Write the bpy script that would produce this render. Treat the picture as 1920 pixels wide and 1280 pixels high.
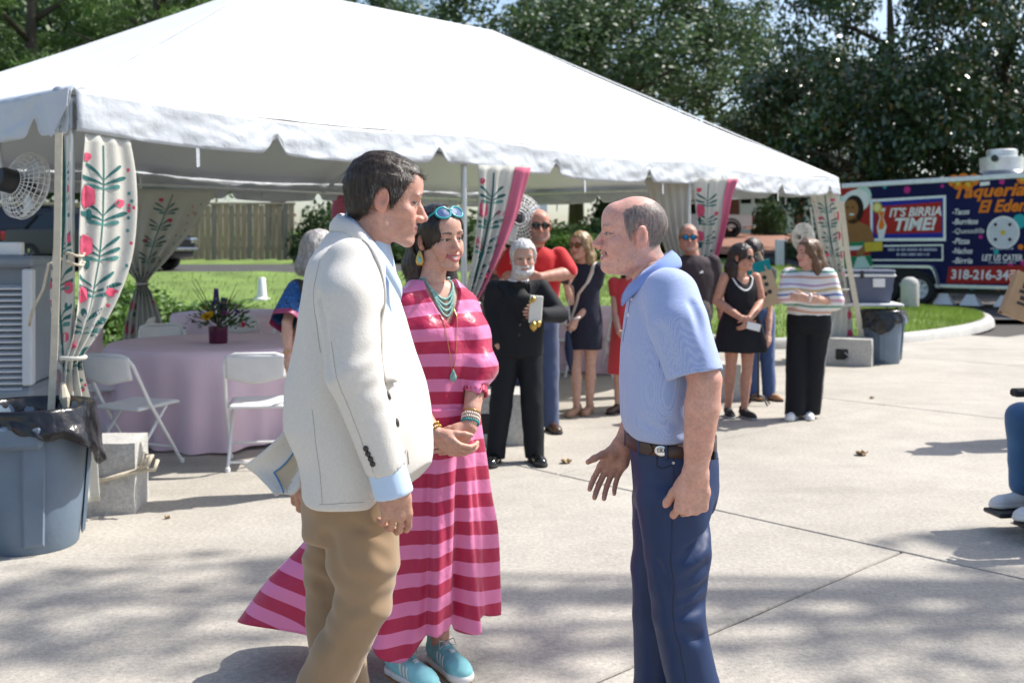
import bpy, math, random
import numpy as np
from mathutils import Vector, Matrix, Euler
from mathutils.bvhtree import BVHTree

scene = bpy.context.scene
for o in list(bpy.data.objects): bpy.data.objects.remove(o)
C = scene.collection
R = math.radians
rng = np.random.default_rng(7)
random.seed(7)

# ------------------------------------------------------------------ camera
EYE, FPX, HOR = 1.5, 1900.0, 474.0
cam_d = bpy.data.cameras.new('camera'); cam = bpy.data.objects.new('camera', cam_d); C.objects.link(cam)
cam.location = (0, 0, EYE); cam.rotation_euler = (R(90), 0, 0)
cam_d.sensor_width = 36; cam_d.lens = FPX / 1920 * 36
cam_d.shift_y = -(640 - HOR) / 1920
cam_d.clip_start = 0.05; cam_d.clip_end = 800
cam_d.dof.use_dof = True; cam_d.dof.focus_distance = 2.95; cam_d.dof.aperture_fstop = 4.2
scene.camera = cam
# ------------------------------------------------------------------ light
SUN_EL, SUN_AZ = R(52), math.atan2(0.93, 0.36)      # azimuth clockwise from +Y
world = bpy.data.worlds.new('World'); scene.world = world; world.use_nodes = True
wn = world.node_tree.nodes; wl = world.node_tree.links
sky = wn.new('ShaderNodeTexSky'); sky.sky_type = 'NISHITA'; sky.sun_disc = False
sky.sun_elevation = SUN_EL; sky.sun_rotation = SUN_AZ; sky.air_density = 1.0; sky.dust_density = 2.0
wl.new(sky.outputs[0], wn['Background'].inputs[0]); wn['Background'].inputs[1].default_value = 0.14
sun_d = bpy.data.lights.new('sun', 'SUN'); sun = bpy.data.objects.new('sun', sun_d); C.objects.link(sun)
sun_d.energy = 4.6; sun_d.angle = R(0.53); sun_d.color = (1.0, 0.955, 0.89)
sv = Vector((math.sin(SUN_AZ)*math.cos(SUN_EL), math.cos(SUN_AZ)*math.cos(SUN_EL), math.sin(SUN_EL)))
sun.rotation_euler = sv.to_track_quat('Z', 'Y').to_euler(); sun.location = (20, 6, 30)
vs = scene.view_settings
vs.view_transform = 'Standard'; vs.look = 'None'; vs.exposure = 0.62; vs.gamma = 1; vs.use_curve_mapping = False
scene.cycles.max_bounces = 8; scene.cycles.transparent_max_bounces = 8
scene.cycles.use_denoising = True

# ------------------------------------------------------------------ helpers
def Wp(px, py, z):
    """a point of the place from where it shows and how far away it stands"""
    return Vector(((px - 960) / FPX * z, z, EYE - (py - HOR) / FPX * z))
def wp(px, py, z): return np.array(Wp(px, py, z))

def lerp(a, b, t): return a + (b - a) * t
def sstep(a, b, x):
    t = np.clip((x - a) / (b - a), 0, 1); return t * t * (3 - 2 * t)

class MB:
    def __init__(s): s.v = []; s.f = []; s.m = []
    def add(s, vs, fs, mi=0):
        n = len(s.v); s.v += [tuple(v) for v in vs]; s.f += [tuple(i + n for i in f) for f in fs]; s.m += [mi] * len(fs); return s
    def box(s, lo, hi, M=None, mi=0, bev=0):
        x0, y0, z0 = lo; x1, y1, z1 = hi
        if bev:
            b = bev; vs = []; 
            # chamfered box: 24 verts
            P = {}
            for ix, X in enumerate((x0, x1)):
                for iy, Y in enumerate((y0, y1)):
                    for iz, Z in enumerate((z0, z1)):
                        dx = b if ix == 0 else -b; dy = b if iy == 0 else -b; dz = b if iz == 0 else -b
                        for a, p in enumerate(((X, Y + dy, Z + dz), (X + dx, Y, Z + dz), (X + dx, Y + dy, Z))):
                            P[(ix, iy, iz, a)] = len(vs); vs.append(p)
            fs = []
            for i in (0, 1):
                q = [P[(i, 0, 0, 0)], P[(i, 1, 0, 0)], P[(i, 1, 1, 0)], P[(i, 0, 1, 0)]]; fs.append(q if i else q[::-1])
                q = [P[(0, i, 0, 1)], P[(1, i, 0, 1)], P[(1, i, 1, 1)], P[(0, i, 1, 1)]]; fs.append(q[::-1] if i else q)
                q = [P[(0, 0, i, 2)], P[(1, 0, i, 2)], P[(1, 1, i, 2)], P[(0, 1, i, 2)]]; fs.append(q if i else q[::-1])
            for i in (0, 1):
                for j in (0, 1):
                    q = [P[(i, j, 0, 0)], P[(i, j, 1, 0)], P[(i, j, 1, 1)], P[(i, j, 0, 1)]]; fs.append(q if i ^ j else q[::-1])
                    q = [P[(i, 0, j, 0)], P[(i, 1, j, 0)], P[(i, 1, j, 2)], P[(i, 0, j, 2)]]; fs.append(q[::-1] if i ^ j else q)
                    q = [P[(0, i, j, 1)], P[(1, i, j, 1)], P[(1, i, j, 2)], P[(0, i, j, 2)]]; fs.append(q if i ^ j else q[::-1])
            for ix in (0, 1):
                for iy in (0, 1):
                    for iz in (0, 1):
                        q = [P[(ix, iy, iz, 0)], P[(ix, iy, iz, 1)], P[(ix, iy, iz, 2)]]; fs.append(q if (ix + iy + iz) % 2 else q[::-1])
        else:
            vs = [(x0,y0,z0),(x1,y0,z0),(x1,y1,z0),(x0,y1,z0),(x0,y0,z1),(x1,y0,z1),(x1,y1,z1),(x0,y1,z1)]
            fs = [(0,3,2,1),(4,5,6,7),(0,1,5,4),(1,2,6,5),(2,3,7,6),(3,0,4,7)]
        if M is not None: vs = [M @ Vector(v) for v in vs]
        return s.add(vs, fs, mi)
    def tube(s, pts, r, seg=8, mi=0, cap=True, closed=False):
        pts = [Vector(p) for p in pts]; n = len(pts)
        rs = r if isinstance(r, (list, tuple)) else [r] * n
        vs = []; up = None
        for i, p in enumerate(pts):
            if closed: d = pts[(i + 1) % n] - pts[i - 1]
            else: d = (pts[min(i + 1, n - 1)] - pts[max(i - 1, 0)])
            d.normalize()
            if up is None:
                up = Vector((0, 0, 1)) if abs(d.z) < .9 else Vector((1, 0, 0))
            a = d.cross(up)
            if a.length < 1e-6: a = d.orthogonal()
            a.normalize(); b = a.cross(d).normalized(); up = b
            for k in range(seg):
                t = 2 * math.pi * k / seg
                vs.append(p + (a * math.cos(t) + b * math.sin(t)) * rs[i])
        fs = []
        for i in range(n if closed else n - 1):
            j = (i + 1) % n
            for k in range(seg):
                l = (k + 1) % seg
                fs.append((i*seg+k, i*seg+l, j*seg+l, j*seg+k))
        if cap and not closed:
            fs.append(tuple(range(seg))[::-1]); fs.append(tuple((n-1)*seg + k for k in range(seg)))
        return s.add(vs, fs, mi)
    def lathe(s, prof, seg=24, M=None, mi=0, cap=True):
        vs = []; fs = []
        for (r, z) in prof:
            for k in range(seg):
                t = 2*math.pi*k/seg; vs.append(Vector((r*math.cos(t), r*math.sin(t), z)))
        for i in range(len(prof)-1):
            for k in range(seg):
                l = (k+1) % seg; fs.append((i*seg+k, i*seg+l, (i+1)*seg+l, (i+1)*seg+k))
        if cap:
            if prof[0][0] > 1e-4: fs.append(tuple(range(seg))[::-1])
            if prof[-1][0] > 1e-4: fs.append(tuple((len(prof)-1)*seg+k for k in range(seg)))
        if M is not None: vs = [M @ v for v in vs]
        return s.add(vs, fs, mi)
    def prism(s, poly, h, M=None, mi=0):
        """closed outline (x,y) given thickness h along local z"""
        n = len(poly)
        vs = [Vector((x, y, 0)) for x, y in poly] + [Vector((x, y, h)) for x, y in poly]
        fs = [tuple(range(n))[::-1], tuple(range(n, 2*n))] + [(i, (i+1) % n, n+(i+1) % n, n+i) for i in range(n)]
        if M is not None: vs = [M @ v for v in vs]
        return s.add(vs, fs, mi)
    def sheet(s, fn, nu, nv, mi=0, closed=False):
        """fn(u,v) -> point"""
        vs = [fn(i/(nu if closed else nu), j/nv) for j in range(nv+1) for i in range(nu if closed else nu+1)]
        w = nu if closed else nu + 1; fs = []
        for j in range(nv):
            for i in range(nu):
                k = (i+1) % w
                fs.append((j*w+i, j*w+k, (j+1)*w+k, (j+1)*w+i))
        return s.add(vs, fs, mi)
    def build(s, name, mats, parent=None, smooth=False, solid=0, loc=None):
        me = bpy.data.meshes.new(name); me.from_pydata([tuple(v) for v in s.v], [], s.f)
        return finish(me, name, mats, parent, smooth, solid, s.m)

def finish(me, name, mats, parent=None, smooth=False, solid=0, mi=None):
    if not isinstance(mats, (list, tuple)): mats = [mats]
    for m in mats: me.materials.append(m)
    if mi and len(mats) > 1: me.polygons.foreach_set('material_index', mi)
    if smooth == True: me.polygons.foreach_set('use_smooth', [True]*len(me.polygons))
    elif smooth:
        me.polygons.foreach_set('use_smooth', [True]*len(me.polygons)); me.set_sharp_from_angle(angle=R(smooth))
    me.update()
    o = bpy.data.objects.new(name, me); C.objects.link(o)
    if solid:
        md = o.modifiers.new('thickness', 'SOLIDIFY'); md.thickness = solid; md.offset = 0
    if parent: 
        o.parent = parent
    return o
def wchild(o, parent):
    """mesh data given in world space: bring it into its parent's frame"""
    M = parent.matrix_basis.inverted()
    o.data.transform(M); o.parent = parent; return o

def tag(o, label, cat, group=None, kind=None):
    o['label'] = label; o['category'] = cat
    if group: o['group'] = group
    if kind: o['kind'] = kind
    return o
def structure(o): o['kind'] = 'structure'; return o
def stuff(o, label, cat): o['kind'] = 'stuff'; o['label'] = label; o['category'] = cat; return o
def thing(name, label, cat, loc=(0,0,0), rz=0, group=None):
    o = bpy.data.objects.new(name, None); C.objects.link(o)
    o.empty_display_size = .1
    o.location = loc; o.rotation_euler = (0, 0, rz); tag(o, label, cat, group)
    o.matrix_basis = Matrix.Translation(Vector(loc)) @ Matrix.Rotation(rz, 4, 'Z')
    return o
def dup(root, loc, rz, label, group=None, scale=None):
    r = root.copy(); C.objects.link(r); r.location = loc; r.rotation_euler = (0, 0, rz); r['label'] = label
    if scale: r.scale = scale
    if group: r['group'] = group
    for ch in list(root.children):
        c = ch.copy(); C.objects.link(c); c.parent = r
        for g in ch.children:
            d = g.copy(); C.objects.link(d); d.parent = c
    return r

# ------------------------------------------------------------------ noise (numpy)
_lat = np.random.default_rng(3).random((64, 64, 64)).astype(np.float32)
def vnoise(x, y, z):
    xi = np.floor(x).astype(int); yi = np.floor(y).astype(int); zi = np.floor(z).astype(int)
    fx = x - xi; fy = y - yi; fz = z - zi
    fx = fx*fx*(3-2*fx); fy = fy*fy*(3-2*fy); fz = fz*fz*(3-2*fz)
    x0 = xi & 63; x1 = (xi+1) & 63; y0 = yi & 63; y1 = (yi+1) & 63; z0 = zi & 63; z1 = (zi+1) & 63
    c = lerp(lerp(lerp(_lat[x0,y0,z0], _lat[x1,y0,z0], fx), lerp(_lat[x0,y1,z0], _lat[x1,y1,z0], fx), fy),
             lerp(lerp(_lat[x0,y0,z1], _lat[x1,y0,z1], fx), lerp(_lat[x0,y1,z1], _lat[x1,y1,z1], fx), fy), fz)
    return c * 2 - 1
_latl = _lat.tolist()
def vn(x, y, z):
    xi, yi, zi = math.floor(x), math.floor(y), math.floor(z); fx, fy, fz = x-xi, y-yi, z-zi
    fx = fx*fx*(3-2*fx); fy = fy*fy*(3-2*fy); fz = fz*fz*(3-2*fz)
    a, b = _latl[xi & 63], _latl[(xi+1) & 63]; y0, y1, z0, z1 = yi & 63, (yi+1) & 63, zi & 63, (zi+1) & 63
    p, q = a[y0][z0]+(b[y0][z0]-a[y0][z0])*fx, a[y1][z0]+(b[y1][z0]-a[y1][z0])*fx
    r, s = a[y0][z1]+(b[y0][z1]-a[y0][z1])*fx, a[y1][z1]+(b[y1][z1]-a[y1][z1])*fx
    p += (q-p)*fy; r += (s-r)*fy; return (p+(r-p)*fz)*2-1

# ------------------------------------------------------------------ materials
def newmat(name):
    m = bpy.data.materials.new(name); m.use_nodes = True
    return m, m.node_tree.nodes, m.node_tree.links, m.node_tree.nodes['Principled BSDF']
def rgb(h):
    h = h.lstrip('#'); c = [int(h[i:i+2], 16)/255 for i in (0, 2, 4)]
    return tuple(x/12.92 if x <= .04045 else ((x+.055)/1.055)**2.4 for x in c)
def mat(name, col, rough=.6, var=.12, scale=6, bump=0, bscale=40, metal=0, spec=.5, sheen=0, sss=0, trans=0, attr=None, stretch=None, coat=0, detail=4):
    """procedural material: base colour broken up by noise, fine relief as bump"""
    m, n, l, b = newmat(name)
    tc = n.new('ShaderNodeTexCoord'); src = tc.outputs['Object']
    if stretch:
        mp = n.new('ShaderNodeMapping'); mp.inputs['Scale'].default_value = stretch; l.new(src, mp.inputs[0]); src = mp.outputs[0]
    nz = n.new('ShaderNodeTexNoise'); nz.inputs['Scale'].default_value = scale; nz.inputs['Detail'].default_value = detail
    l.new(src, nz.inputs['Vector'])
    mr = n.new('ShaderNodeMapRange'); mr.inputs[1].default_value = .25; mr.inputs[2].default_value = .75
    mr.inputs[3].default_value = 1 - var; mr.inputs[4].default_value = 1 + var; l.new(nz.outputs[0], mr.inputs[0])
    mx = n.new('ShaderNodeMix'); mx.data_type = 'RGBA'; mx.blend_type = 'MULTIPLY'; mx.inputs[0].default_value = 1
    if attr:
        at = n.new('ShaderNodeAttribute'); at.attribute_name = attr; l.new(at.outputs['Color'], mx.inputs[6])
    else: mx.inputs[6].default_value = (*col, 1)
    l.new(mr.outputs[0], mx.inputs[7]); l.new(mx.outputs[2], b.inputs['Base Color'])
    b.inputs['Roughness'].default_value = rough; b.inputs['Metallic'].default_value = metal
    b.inputs['Specular IOR Level'].default_value = spec
    if sheen: b.inputs['Sheen Weight'].default_value = sheen; b.inputs['Sheen Roughness'].default_value = .5
    if coat: b.inputs['Coat Weight'].default_value = coat
    if sss:
        b.inputs['Subsurface Weight'].default_value = sss; b.inputs['Subsurface Radius'].default_value = (.012, .004, .002); b.inputs['Subsurface Scale'].default_value = 1
    if bump:
        n2 = n.new('ShaderNodeTexNoise'); n2.inputs['Scale'].default_value = bscale; n2.inputs['Detail'].default_value = 3; l.new(src, n2.inputs['Vector'])
        bp = n.new('ShaderNodeBump'); bp.inputs['Strength'].default_value = 1; bp.inputs['Distance'].default_value = bump
        l.new(n2.outputs[0], bp.inputs['Height']); l.new(bp.outputs[0], b.inputs['Normal'])
    if trans:
        ad = n.new('ShaderNodeMixShader'); tr = n.new('ShaderNodeBsdfTranslucent'); l.new(mx.outputs[2], tr.inputs[0])
        ad.inputs[0].default_value = trans; l.new(b.outputs[0], ad.inputs[1]); l.new(tr.outputs[0], ad.inputs[2])
        l.new(ad.outputs[0], n['Material Output'].inputs[0])
    return m

def concrete_mat(name, col, crack=True):
    m, n, l, b = newmat(name)
    tc = n.new('ShaderNodeTexCoord')
    def noise(s, d=5, r=.6):
        t = n.new('ShaderNodeTexNoise'); t.inputs['Scale'].default_value = s; t.inputs['Detail'].default_value = d; t.inputs['Roughness'].default_value = r
        l.new(tc.outputs['Object'], t.inputs['Vector']); return t
    def rng_(src, a, c, lo, hi):
        r = n.new('ShaderNodeMapRange'); r.inputs[1].default_value = a; r.inputs[2].default_value = c; r.inputs[3].default_value = lo; r.inputs[4].default_value = hi
        l.new(src, r.inputs[0]); return r.outputs[0]
    def mul(a, f):
        x = n.new('ShaderNodeMix'); x.data_type = 'RGBA'; x.blend_type = 'MULTIPLY'; x.inputs[0].default_value = 1
        if isinstance(a, tuple): x.inputs[6].default_value = (*a, 1)
        else: l.new(a, x.inputs[6])
        l.new(f, x.inputs[7]); return x.outputs[2]
    c = mul(col, rng_(noise(.45, 4).outputs[0], .3, .7, .86, 1.12))      # broad weathering
    c = mul(c, rng_(noise(3.2, 6, .7).outputs[0], .3, .7, .90, 1.08))
    c = mul(c, rng_(noise(42, 3, .8).outputs[0], .3, .7, .76, 1.20))    # sand grain
    v = n.new('ShaderNodeTexVoronoi'); v.inputs['Scale'].default_value = 95; l.new(tc.outputs['Object'], v.inputs['Vector'])
    gr = noise(7, 2)
    c = mul(c, rng_(v.outputs['Distance'], .0, .30, .50, 1.0))             # dark aggregate specks
    st = noise(1.3, 3, .8)
    c = mul(c, rng_(st.outputs[0], .66, .76, 1.0, .84))                    # stains
    w = n.new('ShaderNodeTexNoise'); w.inputs['Scale'].default_value = 1; w.inputs['Detail'].default_value = 5; mp = n.new('ShaderNodeMapping'); mp.inputs['Scale'].default_value = (.35, 2.4, 1); mp.inputs['Rotation'].default_value = (0, 0, .8); l.new(tc.outputs['Object'], mp.inputs[0]); l.new(mp.outputs[0], w.inputs[0])
    c = mul(c, rng_(w.outputs[0], .56, .72, 1.0, .88))                     # faint wheel smears
    v2 = n.new('ShaderNodeTexVoronoi'); v2.inputs['Scale'].default_value = 2.6; v2.inputs['Randomness'].default_value = 1; l.new(tc.outputs['Object'], v2.inputs['Vector'])
    c = mul(c, rng_(v2.outputs['Distance'], .012, .03, .55, 1.0))          # old gum spots and droplets
    l.new(c, b.inputs['Base Color']); b.inputs['Roughness'].default_value = .88; b.inputs['Specular IOR Level'].default_value = .3
    bp = n.new('ShaderNodeBump'); bp.inputs['Distance'].default_value = .0025; bp.inputs['Strength'].default_value = .8
    l.new(noise(70, 3, .8).outputs[0], bp.inputs['Height']); l.new(bp.outputs[0], b.inputs['Normal'])
    return m

M = {}
M['concrete'] = concrete_mat('concrete', (.385, .358, .312))
M['concrete_old'] = concrete_mat('concrete_block', (.47, .46, .43))
M['joint'] = mat('joint_filler', (.05, .045, .04), .9, .3, 20)
M['white_paint'] = mat('white_metal', (.78, .78, .77), .35, .04, 8)
M['white_plastic'] = mat('white_plastic', (.76, .76, .75), .42, .05, 10, .0006, 60)
M['alu'] = mat('aluminium_pole', (.62, .64, .66), .38, .1, 12, metal=.75)
M['steel'] = mat('grey_steel', (.45, .46, .48), .4, .12, 12, metal=.8)
M['rope'] = mat('rope', (.55, .48, .36), .9, .2, 60, .002, 200)
M['black_plastic'] = mat('black_plastic', (.018, .018, .02), .45, .2, 10)
M['black_rubber'] = mat('black_rubber', (.02, .02, .02), .8, .25, 20)
M['dark_glass'] = mat('dark_glass', (.012, .014, .016), .06, .05, 4, spec=.8)
M['chrome'] = mat('chrome', (.75, .76, .78), .18, .03, 6, metal=1)
M['wood_strap'] = mat('wooden_pole', (.55, .43, .28), .75, .2, 14, stretch=(1, 1, .1))
# ================================================================== SETTING
def g(x, y):
    y = max(y, .1); u = x / y
    ramp = float(np.interp(y, [0, 14.5, 16, 24, 34, 60, 130], [0, 0, .04, .95, 1.22, 2.6, 4.5]))
    t = min(max((u - .27) / .07, 0), 1); t = t*t*(3-2*t)
    return ramp * (1 - .85*t)

M['asphalt'] = mat('asphalt', (.055, .054, .055), .9, .25, 3, .004, 120)
M['grass_ground'] = mat('lawn_soil', (.13, .20, .042), .95, .35, 1.2, .02, 30)
M['brickdrive'] = mat('brick_drive', (.24, .115, .075), .9, .25, 2.5, .004, 60)

# ground under everything
mb = MB(); xs = np.linspace(-90, 90, 91); ys = np.concatenate([np.linspace(-12, 12, 7), np.linspace(13, 40, 37), np.linspace(43, 300, 30)])
for y in ys:
    for x in xs: mb.v.append((x, y, g(x, y) - .16))
w = len(xs)
for j in range(len(ys)-1):
    for i in range(w-1): mb.f.append((j*w+i, j*w+i+1, (j+1)*w+i+1, (j+1)*w+i)); mb.m.append(0)
structure(mb.build('terrain', M['grass_ground'], smooth=True))

# concrete pavement: slabs with open joints, laid in a running bond
pave = MB().box((-26, -8, -.09), (26, 23.8, -.022)).build('pavement', M['joint']); structure(pave)
e1 = Vector((.68, -.733)); e2 = Vector((.733, .68)); J0 = Vector((1.96, 5.09)); SL, SW, GAP = 4.86, 4.6, .009
nslab = 0
for r in range(-4, 5):
    off = 0 if r % 2 == 1 else -2.43
    # row r spans e2 from r*SW to (r+1)*SW ; row -1 lies between the joint and the camera
    for c in range(-6, 6):
        a0 = off + c*SL + GAP/2; a1 = a0 + SL - GAP; b0 = r*SW + GAP/2; b1 = b0 + SW - GAP
        ctr = J0 + e1*((a0+a1)/2) + e2*((b0+b1)/2)
        if ctr.y < -4 or ctr.y > 21 or abs(ctr.x) > 19: continue
        # slightly ragged edges, arrised
        per = []
        def edge(p, q, n):
            for i in range(n):
                t = i/n; per.append((p[0]+(q[0]-p[0])*t, p[1]+(q[1]-p[1])*t))
        edge((a0, b0), (a1, b0), 40); edge((a1, b0), (a1, b1), 40); edge((a1, b1), (a0, b1), 40); edge((a0, b1), (a0, b0), 40)
        top = []; rim = []
        ca, cb = (a0+a1)/2, (b0+b1)/2
        for i, (a, b) in enumerate(per):
            j = .003*vn(a*9, b*9, 3) + .002*vn(a*31, b*31, 9)
            def inset(d): return (a + (d if a < ca - SL*.49 else -d if a > ca + SL*.49 else 0), b + (d if b < cb - SW*.49 else -d if b > cb + SW*.49 else 0))
            p1 = inset(.002 + j*.5 + .001); p2 = inset(.008 + j)
            q1 = J0 + e1*p1[0] + e2*p1[1]; q2 = J0 + e1*p2[0] + e2*p2[1]
            rim.append((q1.x, q1.y, -.007)); top.append((q2.x, q2.y, 0))
        n = len(per); bot = [(x, y, -.05) for x, y, z in rim]
        m_ = MB().add(top + rim + bot, [tuple(range(n))] + [(n+i, n+(i+1) % n, (i+1) % n, i) for i in range(n)] + [(2*n+i, 2*n+(i+1) % n, n+(i+1) % n, n+i) for i in range(n)])
        sl = m_.build('concrete_slab', M['concrete'], pave); nslab += 1

# lawn behind the tent with its kerb
E = [(-19, 2), (-8.2, 10.0), (-5.0, 13.6), (-2.4, 16.0), (.4, 17.6), (2.6, 16.6), (4.2, 16.0), (6.3, 17.0), (7.9, 18.3), (9.2, 19.9), (9.9, 21.4), (10.0, 22.6), (9.2, 23.9)]
Bk = [(-34, 24.2), (-15, 24.2), (-8, 24.2), (-2, 24.2), (1, 24.4), (3, 24.8), (5, 26), (6.5, 27), (7.4, 27), (8.0, 27), (8.4, 26.5), (8.6, 25.8), (8.8, 24.9)]
def pl(P, t):
    n = len(P)-1; t = min(max(t, 0), 1)*n; i = min(int(t), n-1); f = t-i
    p0, p1, p2, p3 = P[max(i-1, 0)], P[i], P[i+1], P[min(i+2, n)]
    return tuple(.5*((2*b)+(c-a)*f+(2*a-5*b+4*c-d)*f*f+(3*b-a-3*c+d)*f**3) for a, b, c, d in zip(p0, p1, p2, p3))
def lawn_pt(u, v):
    a, b = pl(E, u), pl(Bk, u); x, y = lerp(a[0], b[0], v), lerp(a[1], b[1], v)
    return Vector((x, y, g(x, y) + .09 + .025*vn(x*1.3, y*1.3, 1)))
structure(MB().sheet(lawn_pt, 120, 30).build('lawn', M['grass_ground'], smooth=True))
# kerb: rolled concrete section swept along the lawn edge
kb = MB()
sec = [(.02, .10), (.02, .125), (-.10, .13), (-.15, .115), (-.19, .06), (-.21, -.04)]
N = 150; rows = []
for i in range(N+1):
    p = Vector(pl(E, i/N)); q = Vector(pl(E, min(i/N+.004, 1))); q0 = Vector(pl(E, max(i/N-.004, 0))); d = (q-q0).normalized(); nn = Vector((-d.y, d.x))
    z0 = g(p.x, p.y)
    for (o_, z) in sec: kb.v.append((p.x+nn.x*o_, p.y+nn.y*o_, z0+z-.005))
k = len(sec)
for i in range(N):
    for j in range(k-1): kb.f.append((i*k+j, i*k+j+1, (i+1)*k+j+1, (i+1)*k+j)); kb.m.append(0)
structure(kb.build('kerb', M['concrete_old'], smooth=True))
# streets
def strip(name, m, x0, x1, y0, y1, dz, nx=40, ny=8, fn=None):
    def f(u, v):
        x, y = lerp(x0, x1, u), lerp(y0, y1, v)
        if fn: x, y = fn(x, y)
        return Vector((x, y, g(x, y) + dz))
    return structure(MB().sheet(f, nx, ny).build(name, m, smooth=True))
strip('street', M['asphalt'], -60, 7, 24.8, 30.5, .03)
strip('trailer_yard', M['asphalt'], 8.5, 34, 21.5, 40, -.012)
strip('brick_driveway', M['brickdrive'], 6.5, 17, 38, 60, .03)

# grass blades on the near lawn
def quads(name, V, cols, m, parent=None, tri=False, attr='Col'):
    V = np.asarray(V, np.float32); n = V.shape[1]; N = V.shape[0]
    me = bpy.data.meshes.new(name); me.vertices.add(N*n); me.vertices.foreach_set('co', V.reshape(-1))
    me.loops.add(N*n); me.loops.foreach_set('vertex_index', np.arange(N*n, dtype=np.int32))
    me.polygons.add(N); me.polygons.foreach_set('loop_start', np.arange(0, N*n, n, dtype=np.int32))
    me.update(calc_edges=True)
    if cols is not None:
        a = me.color_attributes.new(attr, 'FLOAT_COLOR', 'POINT')
        c4 = np.ones((N, n, 4), np.float32); c4[:, :, :3] = np.asarray(cols, np.float32)[:, None, :]; a.data.foreach_set('color', c4.reshape(-1))
    me.materials.append(m); me.validate()
    o = bpy.data.objects.new(name, me); C.objects.link(o)
    if parent: o.parent = parent
    return o
M['leaf'] = mat('leaf', (.05, .1, .02), .5, .25, .8, attr='Col', spec=.5, trans=.3)
M['leaf_gloss'] = mat('glossy_leaf', (.05, .1, .02), .28, .2, .8, attr='Col', spec=.9, trans=.12)
M['bark'] = mat('bark', (.075, .06, .045), .95, .35, 5, .02, 18, stretch=(1, 1, .25))
bl = []; bc = []
for i in range(26000):
    u, v = rng.random(), rng.random()**1.6
    p = lawn_pt(.1+.9*u, v); a = rng.random()*6.28; h = .05+.06*rng.random(); w_ = .012
    dx, dy = math.cos(a)*w_, math.sin(a)*w_; lx, ly = rng.normal(0, .02, 2)
    bl.append(((p.x-dx, p.y-dy, p.z-.01), (p.x+dx, p.y+dy, p.z-.01), (p.x+lx, p.y+ly, p.z+h)))
    t = rng.random(); bc.append((.17+.10*t, .27+.09*t, .045+.02*t))
stuff(quads('grass', bl, bc, M['leaf']), 'short green mown grass covering the lawn behind the tent', 'grass')

# ------------------------------------------------------------------ trees
def crown_mesh(name, kind, seed):
    r = np.random.default_rng(seed)
    V = []; Cc = []
    if kind == 'pine': ncl, nl, ls = 95, 130, .16
    elif kind == 'oak': ncl, nl, ls = 150, 125, .15
    else: ncl, nl, ls = 160, 190, .135
    cl = []
    while len(cl) < ncl:
        p = r.uniform(-1, 1, 3); q = np.linalg.norm(p)
        if q > 1 or q < .35: continue
        if kind == 'pine':
            z = p[2]; rad = .95 - .35*(z+1)/2 - .25*abs(math.sin(z*7)); 
            if np.hypot(p[0], p[1]) > rad: continue
        if vn(p[0]*2.3+seed, p[1]*2.3, p[2]*2.3) < -.22: continue
        cl.append(p)
    for p in cl:
        cr = r.uniform(.13, .26) if kind != 'pine' else r.uniform(.12, .22)
        sq = .45 if kind == 'pine' else .7
        d = r.normal(0, 1, (nl, 3)); d /= np.linalg.norm(d, axis=1)[:, None]; d *= (r.random(nl)**.45)[:, None]
        q = p + d*cr*np.array([1, 1, sq])
        n = d + r.normal(0, .6, (nl, 3)) + np.array([0, 0, .5]); n /= np.linalg.norm(n, axis=1)[:, None]
        a = np.cross(n, r.normal(0, 1, (nl, 3))); a /= np.linalg.norm(a, axis=1)[:, None]; b = np.cross(n, a)
        s = (ls*r.uniform(.6, 1.25, nl)/6.0)[:, None]; asp = (.22, 1.6) if kind == 'pine' else (.55, 1)
        a = a*s*asp[0]; b = b*s*asp[1]; V.append(np.stack([q-b, q+a-b*.1, q+b, q-a-b*.1], 1))
        t = (r.uniform(.7, 1.25)*r.uniform(.8, 1.2, nl))[:, None]
        base = {'pine': (.098, .17, .040), 'oak': (.070, .118, .046), 'magnolia': (.046, .092, .026)}[kind]; c = t*np.array(base)
        if kind == 'magnolia': y_ = r.random(nl) < .05; c[y_] = t[y_]*np.array((.20, .13, .02))
        Cc.append(c)
    return np.concatenate(V), np.concatenate(Cc)
_cr = {}
for kind, seeds in (('pine', (1, 2)), ('oak', (3, 4)), ('magnolia', (5, 6))):
    for i, s in enumerate(seeds):
        V, Cc = crown_mesh('c', kind, s); o = quads('crown', V, Cc, M['leaf_gloss' if kind == 'magnolia' else 'leaf'])
        _cr[(kind, i)] = o.data; C.objects.unlink(o); bpy.data.objects.remove(o)
def tree(kind, var, x, y, H, rad, base, label, name=None):
    """base = height where the crown begins"""
    z0 = g(x, y)
    t = thing(name or kind + '_tree', label, 'tree', (x, y, z0), random.random()*6.28, 'trees behind the tent')
    cz = (base + H)/2; hz = (H - base)/2
    mb = MB(); tr = .018*H + .08
    mb.tube([(0, 0, -.1), (.05, .03, H*.15), (.02, .1, H*.4), (-.1, 0, H*.7), (0, 0, H*.93)], [tr*1.25, tr, tr*.8, tr*.45, .03], 9)
    for k in range(9):
        a = k*2.4 + random.random(); zb = lerp(base*.9, H*.75, k/9); ln = rad*(.85 - .4*k/9)
        mb.tube([(0, 0, zb), (math.cos(a)*ln*.5, math.sin(a)*ln*.5, zb+ln*.3), (math.cos(a)*ln, math.sin(a)*ln, zb+ln*.42)], [tr*.4, tr*.25, .02], 6)
    mb.build('trunk', M['bark'], t, smooth=True)
    c = bpy.data.objects.new('crown', _cr[(kind, var)]); C.objects.link(c); c.parent = t
    c.location = (0, 0, cz); c.scale = (rad, rad, hz)
    return t
def atx(px, z): return (px - 960)/FPX*z
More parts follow.
